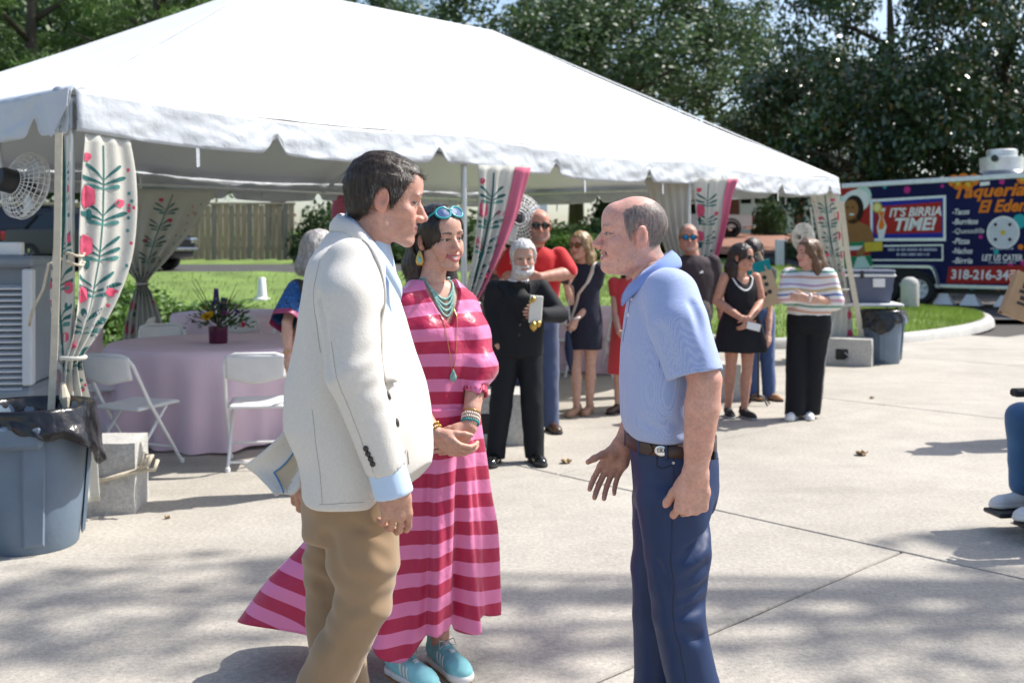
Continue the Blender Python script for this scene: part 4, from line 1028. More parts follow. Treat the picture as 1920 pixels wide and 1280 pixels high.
# window panel
flat([(1632, 374), (1774, 366), (1774, 452), (1632, 452)], M['alu'], 'window_frame', lay=2)
flat([(1637, 379), (1769, 371), (1769, 446), (1637, 447)], blue, 'window_panel', lay=3)
flat([(1640, 388), (1766, 378), (1766, 436), (1640, 439)], red, 'red_banner', lay=4)
text("IT'S BIRRIA", 1716, 397, 18, wht, 'banner_lettering', 98, .25, 5, .03); text('TIME!', 1717, 420, 25, wht, 'banner_lettering', 78, .25, 5, .035)
flat([(1628, 460), (1769, 458), (1769, 489), (1628, 489)], M['alu'], 'counter_frame', lay=2); flat([(1631, 463), (1766, 461), (1766, 486), (1631, 486)], navy, 'counter_panel', lay=3)
def small_print(x0, x1, y, h, name, seed, lay=4):
    # a line of print too small to read in the picture: rows of short strokes
    r_ = random.Random(seed); x = x0; mb = MB()
    while x < x1:
        w = r_.uniform(1.6, 2.6); q = [fpt(x, y-h/2), fpt(x+w, y-h/2), fpt(x+w-.4, y+h/2), fpt(x-.4, y+h/2)]; mb.prism(q, .003, Matrix.Translation((0, -.003*lay, 0)) @ Matrix.Rotation(R(90), 4, 'X')); x += w+.7+(2.2 if r_.random() < .22 else 0)
    o = mb.build(name, pm('print_pale', (.42, .45, .52)), trl); o['kind'] = 'stuff'
small_print(1666, 1758, 468, 4.5, 'counter_print', 1); small_print(1682, 1742, 477, 4.5, 'counter_print', 2); small_print(1858, 1900, 466, 3.5, 'seal_print', 3, 3); small_print(1855, 1904, 492, 4, 'cater_print', 4, 3)
text('Taqueria', 1855, 361, 32, org, 'name_lettering', 132, .3, 3, .03); text('El Eden', 1880, 386, 24, org, 'name_lettering', 92, .3, 3, .035)
for i, s in enumerate(('-Tacos', '-Burritos', '-Quesadilla', '-Pizza', '-Nachos', '-Birria')): 
    a_ = text(s, 1786+len(s)*2.7, 397+i*18.3, 11, wht, 'menu_lettering', len(s)*5.4, .25, 3, 0 if 'Q' in s else .02)
text('LET US CATER', 1879, 483, 12, wht, 'cater_lettering', 76, .15, 3, .03)
flat([(1779, 500), (1940, 497), (1940, 532), (1774, 531)], red, 'phone_panel', lay=2); text('318-216-3443', 1848, 515, 19, wht, 'phone_lettering', 132, .1, 4, .03)
def disc(px, py, rpx, m_, name, lay=2, n=20):
    a, z = fpt(px, py); rr = rpx/73; return flat([(a+rr*1.0*math.cos(k*2*math.pi/n), z+rr*math.sin(k*2*math.pi/n)) for k in range(n)], m_, name, px=False, lay=lay)
disc(1881, 436, 29, wht, 'round_seal', 2, 28); disc(1881, 436, 26, pm('seal_grey', (.55, .58, .62)), 'round_seal_face', 3, 28)
for dx, dy in ((-14, -15), (13, -15), (-14, 13), (13, 13)): disc(1881+dx, 436+dy, 3.2, dkb, 'seal_mark', 4, 8)
disc(1881, 436, 5, yel, 'seal_mark', 4, 6)
for (px, py, r_, m_) in ((1701, 356, 7, pnk), (1659, 351, 3.5, tea), (1767, 349, 3.5, pnk), (1879, 341, 5, pnk), (1839, 444, 4, pnk), (1868, 472, 5, tea), (1914, 463, 5, org), (1780, 537, 4, pnk), (1822, 540, 4, tea), (1872, 541, 4, org), (1634, 349, 3, pnk), (1912, 415, 13, tea), (1920, 492, 6, pnk), (1895, 497, 5, pnk)): disc(px, py, r_, m_, 'confetti_dot', 1, 9)
for (px, py) in ((1788, 339), (1806, 336), (1826, 337), (1797, 345), (1815, 346), (1918, 334)): disc(px, py, 11, org, 'marigold', 1, 12); disc(px, py, 5, yel, 'marigold_heart', 2, 9)
flat([(1838, 342), (1856, 340), (1856, 347), (1838, 349)], M['white_paint'], 'marker_lamp', lay=4)
# mural figure, flat print in layers
def ell(cx, cy, rx, ry, rot=0, n=22): return [(cx+rx*math.cos(t)*math.cos(rot)-ry*math.sin(t)*math.sin(rot), cy+rx*math.cos(t)*math.sin(rot)+ry*math.sin(t)*math.cos(rot)) for t in [k*2*math.pi/n for k in range(n)]]
flat([(1578, 380), (1640, 372), (1640, 440), (1578, 445)], red, 'mural_ground', lay=1)
flat(ell(1600, 374, 36, 28, -.5), mint, 'mural_hat', lay=2); flat(ell(1586, 356, 26, 9, -.35), red, 'mural_hat_band', lay=3); flat(ell(1603, 379, 29, 22, -.5), wht, 'mural_hat_brim', lay=4)
flat(ell(1601, 393, 19, 27, .1), dkb, 'mural_hair', lay=5); flat(ell(1596, 393, 14, 19, .1), brown, 'mural_face', lay=6); flat(ell(1598, 402, 5, 2, .0, 10), wht, 'mural_smile', lay=7)
for dx in (-6, 4): flat(ell(1596+dx, 389, 2.6, 1.4, 0, 8), dkb, 'mural_eye', lay=7)
flat([(1586, 408), (1606, 406), (1612, 416), (1627, 422), (1633, 440), (1632, 470), (1600, 480), (1574, 478), (1574, 425)], brown, 'mural_body', lay=5)
flat([(1572, 456), (1630, 452), (1630, 462), (1572, 466)], grn, 'mural_ruffle', lay=7); flat([(1572, 463), (1630, 460), (1630, 468), (1572, 472)], wht, 'mural_ruffle', lay=8); flat([(1572, 471), (1630, 467), (1634, 478), (1572, 482)], red, 'mural_ruffle', lay=9)
flat([(1574, 480), (1632, 476), (1640, 503), (1574, 505)], grn, 'mural_skirt', lay=6); flat([(1608, 482), (1622, 480), (1634, 502), (1600, 504)], mint, 'mural_skirt_fold', lay=8)
flat([(1628, 420), (1640, 446), (1630, 470), (1612, 482), (1606, 474), (1622, 458)], brown, 'mural_arm', lay=10); flat([(1622, 455), (1656, 452), (1656, 470), (1624, 472)], yel, 'mural_taco_tray', lay=11)
flat([(1645, 392), (1661, 390), (1657, 408), (1663, 424), (1658, 446), (1648, 447), (1645, 426), (1650, 408)], wht, 'mural_glass', lay=6); flat([(1647, 397), (1659, 396), (1656, 408), (1660, 422), (1656, 430), (1649, 430), (1648, 424), (1652, 408)], org, 'mural_drink', lay=7); flat(ell(1646, 389, 9, 10, 0, 14), yel, 'mural_lemon', lay=8); flat(ell(1646, 389, 6, 7, 0, 12), pm('lemon_pale', (.75, .68, .3)), 'mural_lemon', lay=9)
# white skirt triangles below the sill (stabiliser feet)
for px in (1765, 1815, 1880):
    a, z = fpt(px, 560); MB().add([(a-.26, .05, .02), (a+.26, .05, .02), (a+.10, .12, .30), (a-.10, .12, .30), (a-.26, .3, .02), (a+.26, .3, .02)], [(0, 1, 2, 3), (1, 5, 2), (5, 4, 3, 2), (4, 0, 3)]).build('stabiliser_foot', M['white_paint'], trl)
# roof vent
a, z = fpt(1845, 300); vt = MB()
vt.lathe([(.36, 0), (.36, .06), (.42, .10), (.50, .17), (.52, .50), (.36, .53), (.36, .68), (.33, .70), (.001, .70)], 28, Matrix.Translation((a, .9, HT)))
vt.build('roof_vent', M['alu'], trl, smooth=35); MB().lathe([(.001, 0), (.09, 0), (.09, .02)], 14, Matrix.Translation((a+.12, .30, HT+.45)) @ Matrix.Rotation(R(90), 4, 'X')).build('vent_port', M['black_plastic'], trl)
# grey bollard in front of the trailer wheel
tag(MB().lathe([(.20, 0), (.20, .62), (.17, .72), (.08, .78), (.001, .79)], 18, Matrix.Translation((atx(1706, 23.5), 23.5, g(atx(1706, 23.5), 23.5)+.02))).build('bollard', M['concrete_old'], smooth=40), 'grey rounded stone post on the lawn edge before the trailer wheel', 'bollard')
# dry leaves on the slabs
dl = mat('dry_leaf', (.33, .22, .10), .8, .3, 30)
for (px, py, s, lab) in ((1616, 853, .06, 'curled dry leaf on the sunny slab left of the long shadow'), (1062, 868, .05, 'small yellow leaf beside the shoe of the priest'), (1635, 747, .03, 'tiny dark leaf on the slab near the white sneakers'), (314, 972, .02, 'dark speck of leaf on the slab right of the near bin')):
    z = 2850/(py-474); x = atx(px, z); r_ = random.Random(px)
    tag(MB().sheet(lambda u, v: Vector((x+(u-.5)*s*1.6*math.sin(math.pi*(.1+.8*v)), z+(v-.5)*s*1.5, .006+.35*s*(abs(u-.5)*2)**2+.01*math.sin(v*7))), 8, 8).build('fallen_leaf', dl, smooth=True, solid=.001), lab, 'leaf', 'leaves on the slabs')
# ================================================================== PEOPLE: distance-field modelling
class SDF:
    def __init__(s, lo, hi, h):
        s.h = h; s.o = np.array(lo, np.float64); n = np.ceil((np.array(hi)-s.o)/h).astype(int)+1
        s.D = np.full(n, .3, np.float32); s.ax = [s.o[i]+h*np.arange(n[i]) for i in range(3)]
    def reg(s, lo, hi):
        sl = []
        for i in range(3):
            a = int(max(0, math.floor((lo[i]-s.o[i])/s.h))); b = int(min(s.D.shape[i], math.ceil((hi[i]-s.o[i])/s.h)+1))
            if b <= a: return None
            sl.append(slice(a, b))
        X, Y, Z = s.ax[0][sl[0]][:, None, None], s.ax[1][sl[1]][None, :, None], s.ax[2][sl[2]][None, None, :]
        return tuple(sl), X, Y, Z
    def put(s, sl, d, k, sub=False):
        A = s.D[sl]; d = d.astype(np.float32)
        if sub:
            h = np.clip(.5-.5*(d+A)/k, 0, 1); s.D[sl] = A+(-d-A)*h+k*h*(1-h)
        else:
            h = np.clip(.5+.5*(A-d)/k, 0, 1); s.D[sl] = A+(d-A)*h-k*h*(1-h)
        return s
    def cone(s, a, b, r1, r2=None, k=.012, sub=False):
        a = np.asarray(a, float); b = np.asarray(b, float); r2 = r1 if r2 is None else r2; pad = max(r1, r2)+k*1.2+3*s.h
        q = s.reg(np.minimum(a, b)-pad, np.maximum(a, b)+pad)
        if q is None: return s
        sl, X, Y, Z = q; ab = b-a; L2 = max(ab @ ab, 1e-12)
        t = np.clip(((X-a[0])*ab[0]+(Y-a[1])*ab[1]+(Z-a[2])*ab[2])/L2, 0, 1)
        d = np.sqrt((X-a[0]-ab[0]*t)**2+(Y-a[1]-ab[1]*t)**2+(Z-a[2]-ab[2]*t)**2)-(r1+(r2-r1)*t)
        return s.put(sl, d, k, sub)
    def chain(s, pts, rs, k=.012, sub=False):
        for i in range(len(pts)-1): s.cone(pts[i], pts[i+1], rs[i], rs[i+1], k, sub)
        return s
    def ell(s, c, r, rot=None, k=.012, sub=False):
        c = np.asarray(c, float); r = np.asarray(r, float); m = r.max()+k*1.2+3*s.h
        q = s.reg(c-m, c+m)
        if q is None: return s
        sl, X, Y, Z = q; X, Y, Z = X-c[0], Y-c[1], Z-c[2]
        if rot is not None:
            A = np.array(rot)   # columns = local axes
            X, Y, Z = X*A[0, 0]+Y*A[1, 0]+Z*A[2, 0], X*A[0, 1]+Y*A[1, 1]+Z*A[2, 1], X*A[0, 2]+Y*A[1, 2]+Z*A[2, 2]
        k0 = np.sqrt((X/r[0])**2+(Y/r[1])**2+(Z/r[2])**2); k1 = np.sqrt((X/r[0]**2)**2+(Y/r[1]**2)**2+(Z/r[2]**2)**2)+1e-9
        return s.put(sl, k0*(k0-1)/k1, k, sub)
    def loft(s, secs, yaw=0, n=2.0, k=.02, sub=False, rnd=.02):
        """secs: (z, cx, cy, a, b) - an upright form of oval sections; a across, b front to back, yaw turns the across axis"""
        secs = sorted(secs); z = np.array([q[0] for q in secs]); P = np.array([q[1:5] for q in secs])
        m = max(P[:, 2].max(), P[:, 3].max())+k+3*s.h
        q = s.reg((P[:, 0].min()-m, P[:, 1].min()-m, z[0]-k-3*s.h), (P[:, 0].max()+m, P[:, 1].max()+m, z[-1]+k+3*s.h))
        if q is None: return s
        sl, X, Y, Z = q; zz = Z.ravel()
        # smooth (monotone-ish) interpolation
        fine = np.linspace(z[0], z[-1], 200); w = (z[-1]-z[0])/len(z)*.22
        I = []
        for j in range(4):
            f = np.interp(fine, z, P[:, j]); kk = np.exp(-.5*(np.arange(-25, 26)*(fine[1]-fine[0])/max(w, 1e-4))**2); kk /= kk.sum()
            f = np.convolve(np.pad(f, 25, mode='edge'), kk, 'valid'); I.append(np.interp(zz, fine, f)[None, None, :])
        cx, cy, a, b = I; dx, dy = X-cx, Y-cy; c_, s_ = math.cos(yaw), math.sin(yaw)
        u = (dx*c_+dy*s_); v = (-dx*s_+dy*c_)
        k0 = ((np.abs(u)/a)**n+(np.abs(v)/b)**n)**(1/n)
        k1 = np.sqrt((u/a**2)**2+(v/b**2)**2)+1e-6
        d = k0*(k0-1)/k1 if n == 2 else (k0-1)*np.minimum(a, b)
        dz = np.maximum(z[0]-zz, zz-z[-1])[None, None, :]
        A = np.maximum(d+rnd, 0); B = np.maximum(dz+rnd, 0)
        d = np.sqrt(A**2+B**2)+np.minimum(np.maximum(d+rnd, dz+rnd), 0)-rnd
        return s.put(sl, d, k, sub)
    def warp(s, f, band=.04):
        m = np.abs(s.D) < band; ijk = np.nonzero(m)
        X, Y, Z = s.ax[0][ijk[0]], s.ax[1][ijk[1]], s.ax[2][ijk[2]]
        s.D[m] += f(X, Y, Z).astype(np.float32); return s
    def cut(s, f):
        """f>0 is removed; f takes broadcast coordinates"""
        X, Y, Z = s.ax[0][:, None, None], s.ax[1][None, :, None], s.ax[2][None, None, :]
        s.D = np.maximum(s.D, np.broadcast_to(f(X, Y, Z), s.D.shape)).astype(np.float32); return s
    def mesh(s, smooth=1):
        D = s.D; S = D < 0
        c = np.zeros(tuple(n-1 for n in D.shape), np.int8)
        for i in (0, 1):
            for j in (0, 1):
                for k in (0, 1): c += S[i:S.shape[0]-1+i, j:S.shape[1]-1+j, k:S.shape[2]-1+k]
        act = (c > 0) & (c < 8); ijk = np.argwhere(act); N = len(ijk)
        idx = np.full(act.shape, -1, np.int32); idx[act] = np.arange(N)
        off = [(i, j, k) for i in (0, 1) for j in (0, 1) for k in (0, 1)]
        val = np.stack([D[ijk[:, 0]+o[0], ijk[:, 1]+o[1], ijk[:, 2]+o[2]] for o in off], 1)
        pos = np.zeros((N, 3)); cnt = np.zeros(N)
        for a in range(8):
            for b in range(a+1, 8):
                oa, ob = np.array(off[a]), np.array(off[b])
                if np.abs(oa-ob).sum() != 1: continue
                m = (val[:, a] < 0) != (val[:, b] < 0); t = val[m, a]/(val[m, a]-val[m, b])
                pos[m] += oa+t[:, None]*(ob-oa); cnt[m] += 1
        V = s.o+s.h*(ijk+pos/np.maximum(cnt, 1)[:, None]); F = []
        for axn in range(3):
            sl0 = [slice(None)]*3; sl1 = [slice(None)]*3; sl0[axn] = slice(0, -1); sl1[axn] = slice(1, None)
            e = S[tuple(sl0)] != S[tuple(sl1)]; E = np.argwhere(e)
            u, v = (axn+1) % 3, (axn+2) % 3
            ok = (E[:, u] > 0) & (E[:, v] > 0) & (E[:, u] < D.shape[u]-1) & (E[:, v] < D.shape[v]-1); E = E[ok]
            def cell(du, dv): q = E.copy(); q[:, u] -= du; q[:, v] -= dv; return idx[q[:, 0], q[:, 1], q[:, 2]]
            Q = np.stack([cell(1, 1), cell(0, 1), cell(0, 0), cell(1, 0)], 1)
            inside = S[E[:, 0], E[:, 1], E[:, 2]]
            Q[~inside] = Q[~inside][:, ::-1]; F.append(Q)
        F = np.concatenate(F); F = F[(F >= 0).all(1)]
        for _ in range(smooth):
            acc = np.zeros_like(V); n_ = np.zeros(N)
            for a in range(4):
                b = (a+1) % 4; np.add.at(acc, F[:, a], V[F[:, b]]); np.add.at(n_, F[:, a], 1); np.add.at(acc, F[:, b], V[F[:, a]]); np.add.at(n_, F[:, b], 1)
            V = V*.5+.5*acc/np.maximum(n_, 1)[:, None]
        return V, F
def np_mesh(name, V, F, m, parent=None, cols=None, attr=None):
    """one mesh object out of arrays; F is (n,4)"""
    me = bpy.data.meshes.new(name); F = np.asarray(F, np.int32); n = len(F); k = F.shape[1]
    me.vertices.add(len(V)); me.vertices.foreach_set('co', np.asarray(V, np.float32).reshape(-1))
    me.loops.add(n*k); me.loops.foreach_set('vertex_index', F.reshape(-1)); me.polygons.add(n)
    me.polygons.foreach_set('loop_start', np.arange(0, n*k, k, dtype=np.int32))
    me.update(calc_edges=True); me.polygons.foreach_set('use_smooth', np.ones(n, bool))
    if cols is not None:
        a = me.color_attributes.new('Col', 'FLOAT_COLOR', 'POINT'); c4 = np.ones((len(V), 4), np.float32); c4[:, :3] = cols; a.data.foreach_set('color', c4.reshape(-1))
    if attr:
        for nm, arr in attr.items():
            a = me.attributes.new(nm, 'FLOAT', 'POINT'); a.data.foreach_set('value', np.asarray(arr, np.float32))
    me.materials.append(m); o = bpy.data.objects.new(name, me); C.objects.link(o)
    if parent: o.parent = parent
    return o
def cat_mesh(parts):
    Vs, Fs, Cs, n = [], [], [], 0
    for V, F, c in parts: Vs.append(V); Fs.append(F+n); Cs.append(c); n += len(V)
    return np.concatenate(Vs), np.concatenate(Fs), np.concatenate(Cs)
def unit(v): v = np.asarray(v, float); return v/np.linalg.norm(v)
def rot_about(v, ax, a):
    ax = unit(ax); return v*math.cos(a)+np.cross(ax, v)*math.sin(a)+ax*(ax @ v)*(1-math.cos(a))

M['skin'] = mat('skin', (.5, .3, .22), .50, .10, 140, .0009, 260, attr='Col', sss=.15, spec=.42)
def hair_mat(name, col, col2, rough=.42):
    m, n, l, b = newmat(name); tc = n.new('ShaderNodeTexCoord')
    at = n.new('ShaderNodeAttribute'); at.attribute_name = 'strand'
    nz = n.new('ShaderNodeTexNoise'); nz.inputs['Scale'].default_value = 1; nz.inputs['Detail'].default_value = 3
    mp = n.new('ShaderNodeMapping'); mp.inputs['Scale'].default_value = (170, 170, 22); l.new(tc.outputs['Object'], mp.inputs[0]); l.new(mp.outputs[0], nz.inputs[0])
    r_ = n.new('ShaderNodeMapRange'); r_.inputs[1].default_value = .35; r_.inputs[2].default_value = .68; l.new(nz.outputs[0], r_.inputs[0])
    mx = n.new('ShaderNodeMix'); mx.data_type = 'RGBA'; mx.inputs[6].default_value = (*col, 1); mx.inputs[7].default_value = (*col2, 1); l.new(r_.outputs[0], mx.inputs[0]); l.new(mx.outputs[2], b.inputs[0])
    b.inputs['Roughness'].default_value = rough; bp = n.new('ShaderNodeBump'); bp.inputs['Distance'].default_value = .002; l.new(nz.outputs[0], bp.inputs['Height']); l.new(bp.outputs[0], b.inputs['Normal'])
    return m

def head_frame(fwd, up=(0, 0, 1), roll=0):
    f = unit(fwd); x = unit(np.cross(-f, up)); 
    # local -Y is the face; x = y cross z with y = -f
    z = np.cross(x, -f); A = np.stack([x, -f, z], 1)
    if roll:
        c, s = math.cos(roll), math.sin(roll); A = A @ np.array([[c, 0, s], [0, 1, 0], [-s, 0, c]])
    return A
def make_head(p, h=.0028):
    """head in its own frame: face to -y, eyes at z=0; returns V,F,colours"""
    fem = p.get('fem', 0); smile = p.get('smile', 0); jaw = p.get('jaw', 1.0); fat = p.get('fat', 0)
    S = SDF((-.105, -.14, -.25), (.105, .13, .14), h)
    S.ell((0, .012, .036), (.0755, .096, .084), k=.01)
    S.ell((0, -.028, .02), (.064, .064, .075), k=.02)
    S.ell((0, -.030, -.035), (.058+.006*fat, .060, .072), k=.02)
    for s in (-1, 1):
        S.cone((s*.054*jaw, .008, -.052), (s*.047*jaw, -.008, -.080), .020, .019+.004*fat, k=.022)
        S.cone((s*.047*jaw, -.008, -.080), (s*.016, -.074, -.105), .019+.004*fat, .014, k=.022)
        S.ell((s*.046, -.060, -.026), (.020, .020, .016), k=.022)            # cheek bone
        S.ell((s*.036, -.066, -.052), (.020+.003*fat+.003*smile, .022, .024), k=.018)   # cheek
        S.ell((s*.030, -.085, .021), (.024, .010, .0085), k=.014)             # brow
    S.ell((0, -.082, -.103), (.018, .016, .016), k=.016)                      # chin
    S.ell((0, -.080, -.070), (.027, .018, .026), k=.016)                      # muzzle
    S.ell((0, -.060, .05), (.052, .038, .045), k=.02)                         # forehead
    # eye sockets then lids
    for s in (-1, 1):
        S.ell((s*.032, -.098, -.001), (.017, .015, .012), k=.012, sub=True)
        S.ell((s*.0315, -.0755, .000), (.0158, .0146, .0146), k=.006)          # lids over the ball
        S.ell((s*.0315, -.0925, -.0008), (.0148, .018, .0056-.0012*smile), k=.002, sub=True)   # opening
    nl = p.get('nose', 1.0)
    S.chain([(0, -.086, .014), (0, -.100, -.010), (0, -.1165-.004*(nl-1)*5, -.034)], [.0085, .0085, .0105*nl], k=.008)
    for s in (-1, 1): S.ell((s*.0125*nl, -.102, -.039), (.0082, .0115, .0078), k=.007)
    S.ell((0, -.108, -.046), (.005, .006, .004), k=.006); S.ell((0, -.096, -.036), (.012, .014, .012), k=.008)
    for s in (-1, 1): S.ell((s*.0065, -.111, -.0465), (.003, .0045, .003), k=.003, sub=True)
    # mouth
    mw = .0245+.0085*smile; mz = -.068; 
    def mouth_pts(off, y0): return [np.array((x, y0+(x/mw)**2*.016, mz+off+smile*.010*(x/mw)**2)) for x in np.linspace(-mw, mw, 7)]
    S.chain(mouth_pts(.0050+.001*smile, -.0965), [.003, .0045, .0055, .0048, .0055, .0045, .003], k=.005)
    S.chain(mouth_pts(-.0065-.004*smile, -.0945), [.003, .005, .0062, .0065, .0062, .005, .003], k=.005)
    S.chain(mouth_pts(0-.001*smile, -.104), [.0008, .0018+.002*smile, .0024+.003*smile, .0024+.0032*smile, .0024+.003*smile, .0018+.002*smile, .0008], k=.003, sub=True)
    if smile > .5:
        for s in (-1, 1): S.cone((s*.026, -.092, -.044), (s*.037, -.080, -.070), .0022, .0018, k=.008, sub=True)
    # ears
    for s in (-1, 1):
        c, sn = math.cos(.35), math.sin(.35)
        A = np.array([[c, s*sn, 0], [-s*sn, c, 0], [0, 0, 1]]).T
        S.ell((s*.080, .014, -.006), (.0085, .021, .034), A, k=.006); S.ell((s*.076, .006, -.03), (.007, .010, .012), A, k=.006)
        S.ell((s*.088, .010, -.002), (.006, .010, .018), A, k=.004, sub=True)
    # neck stub, leaning as asked
    nv = np.array(p.get('neck', (0, .035, -.16))); nr = p.get('neckr', .053)
    S.chain([np.array((0, .022, -.045)), np.array((0, .022, -.045))*.5+nv*.5, nv, nv*1.35], [nr, nr*.96, nr*1.02, nr*1.12], k=.03)
    if fat: S.ell((0, -.035, -.105), (.04, .03, .02), k=.03)
    if p.get('old'):
        for s in (-1, 1):
            for i, (dy, dz) in enumerate(((-.002, .006), (.004, 0), (-.001, -.007))): S.cone((s*.052, -.070, dz*.6), (s*.062, -.054+dy, dz*1.6), .0012, .0006, k=.003, sub=True)
            S.cone((s*.018, -.098, -.040), (s*.040, -.080, -.076), .0020, .0014, k=.007, sub=True); S.cone((s*.022, -.088, -.012), (s*.040, -.080, -.016), .0014, .0008, k=.004, sub=True)
            S.cone((s*.044, -.060, -.060), (s*.048, -.046, -.088), .0016, .001, k=.006, sub=True)
        for zz in (.050, .062, .074): S.cone((-.035, -.088+(zz-.05)*.35, zz), (.035, -.088+(zz-.05)*.35, zz), .0010, .0010, k=.004, sub=True)
        for i in range(4): S.cone((-.05, .0+.012*i, -.118-.016*i), (.05, .0+.012*i, -.118-.016*i), .0016, .0016, k=.006, sub=True)
    V, F = S.mesh(2)
    x, y, z = V.T
    base = np.array(p.get('skin', (.50, .285, .205))); col = np.tile(base, (len(V), 1))
    col *= (1+.09*vnoise(x*55, y*55, z*55)+.08*vnoise(x*150, y*150, z*150)+.06*vnoise(x*340, y*340, z*340))[:, None]; col[:, 1:] *= (1-.10*np.maximum(vnoise(x*38+5, y*38, z*38), 0))[:, None]
    def blend(mask, c, w=1.0): 
        nonlocal col; m = np.clip(mask*w, 0, 1)[:, None]; col = col*(1-m)+np.array(c)*m
    ruddy = np.array([base[0]*1.02, base[1]*.74, base[2]*.70])
    g_ = lambda cx, cy, cz, r: np.exp(-(((np.abs(x)-cx)**2+(y-cy)**2+(z-cz)**2)/r**2))
    blend(g_(.042, -.07, -.035, .028), ruddy, .55); blend(g_(0, -.112, -.035, .018), ruddy, .7); blend((np.abs(x) > .077)*1.0*(np.abs(z+.005) < .045)*(y > -.02), ruddy, .6)
    if p.get('sunburn'): blend(np.ones(len(V)), ruddy, p['sunburn'])
    bc = np.array(p.get('brow', (.05, .03, .02)))
    bz = .0225+.004*(1-((np.abs(x)-.034)/.02)**2); blend(((np.abs(z-bz) < .0050*(1.15-np.abs(np.abs(x)-.026)/.032)) & (np.abs(np.abs(x)-.032) < .020) & (y < -.055))*1.0, bc, p.get('browk', .8))
    ee = ((np.abs(x)-.0315)/.0148)**2+((z+.0008)/(.0056-.0012*smile))**2
    blend(((ee > .55) & (ee < 1.9) & (z > -.001) & (y < -.066))*1.0, (.02, .012, .01), p.get('lash', .75)); blend(((ee > .6) & (ee < 1.5) & (z <= -.001) & (y < -.066))*1.0, (.10, .05, .04), .5)
    lip = np.array(p.get('lip', (.42, .17, .14)))
    mzx = mz+smile*.010*(x/mw)**2; dm = z-mzx
    lipm = ((np.abs(x) < mw+.001) & (y < -.074) & (dm < .0095*(1-(np.abs(x)/mw)**3*.7)) & (dm > -.0125-.005*smile+.008*(np.abs(x)/mw)**2))
    blend(lipm*1.0, lip, .8)
    inm = (np.abs(x) < mw*.88) & (y > -.0985+.016*(x/mw)**2) & (y < -.07) & (dm < .003+.0035*smile) & (dm > -.0035-.0035*smile)
    blend(inm*1.0, (.06, .02, .02), .85)
    fr = p.get('fringe')
    if fr:
        ln = np.array(fr['line']); tp_ = np.array(fr['top']); jit = .008*vnoise(x*90, y*90, z*90)+.004*vnoise(x*260, y*260, z*260)
        inside = np.minimum(z-np.interp(y, ln[:, 0], ln[:, 1]), np.interp(y, tp_[:, 0], tp_[:, 1])-z)+jit
        ear = (np.abs(x) > .079) & (np.abs(z+.004) < .042) & (np.abs(y-.014) < .026)
        fm = np.clip(inside/.022, 0, 1)*~ear*(z > -.085); blend(fm*(.8+.2*vnoise(x*400, y*400, z*400)), fr['col'], .85)
    b = p.get('beard')
    if b:
        bcol, kind = b[0], b[1]
        if kind == 'full': mk = (z < -.042-.2*np.maximum(-y-.075, 0)) & (y < .02) & (z > -.135) & ~lipm
        elif kind == 'goatee': mk = (np.abs(x) < .030) & (y < -.062) & (z < -.048) & ~lipm
        elif kind == 'stubble': mk = (z < -.045) & (y < .0) & (z > -.125) & ~lipm
        blend(mk*(.75+.25*vnoise(x*300, y*300, z*300)), bcol, b[2] if len(b) > 2 else .9)
    parts = [(V, F, col)]
    # eyeballs: white, iris, pupil; upper and lower lashes come from the lid rim
    gx, gz = p.get('gaze', (0, 0))
    for s in (-1, 1):
        nu, nv_ = 20, 14; vs = []; cc = []
        for j in range(nv_+1):
            th = math.pi*j/nv_
            for i in range(nu):
                ph = 2*math.pi*i/nu; d = np.array((math.sin(th)*math.cos(ph), -math.cos(th), math.sin(th)*math.sin(ph)))
                vs.append(np.array((s*.0315, -.0752, -.0005))+d*.0128)
                q = math.hypot(d[0]-gx*.5, d[2]-gz*.5) if d[1] < 0 else 2
                cc.append((.010, .008, .008) if q < .20 else p.get('iris', (.06, .04, .025)) if q < .50 else (.46, .42, .39))
        ff = [(j*nu+i, j*nu+(i+1) % nu, (j+1)*nu+(i+1) % nu, (j+1)*nu+i) for j in range(nv_) for i in range(nu)]
        parts.append((np.array(vs), np.array(ff), np.array(cc)))
    if smile > .5 or p.get('teeth'):
        vs = []; n_ = 12
        for x_ in np.linspace(-mw*.72, mw*.72, n_):
            y_ = -.0985+.016*(x_/mw)**2; zz = mz+smile*.010*(x_/mw)**2; tap = 1-.6*(x_/mw/.8)**2
            vs += [(x_, y_, zz+.0042*tap), (x_, y_, zz-.0042*smile*tap)]
        ff = [(2*i, 2*i+1, 2*i+3, 2*i+2) for i in range(n_-1)]
        parts.append((np.array(vs), np.array(ff), np.tile((.68, .66, .60), (len(vs), 1))))
    return cat_mesh(parts)
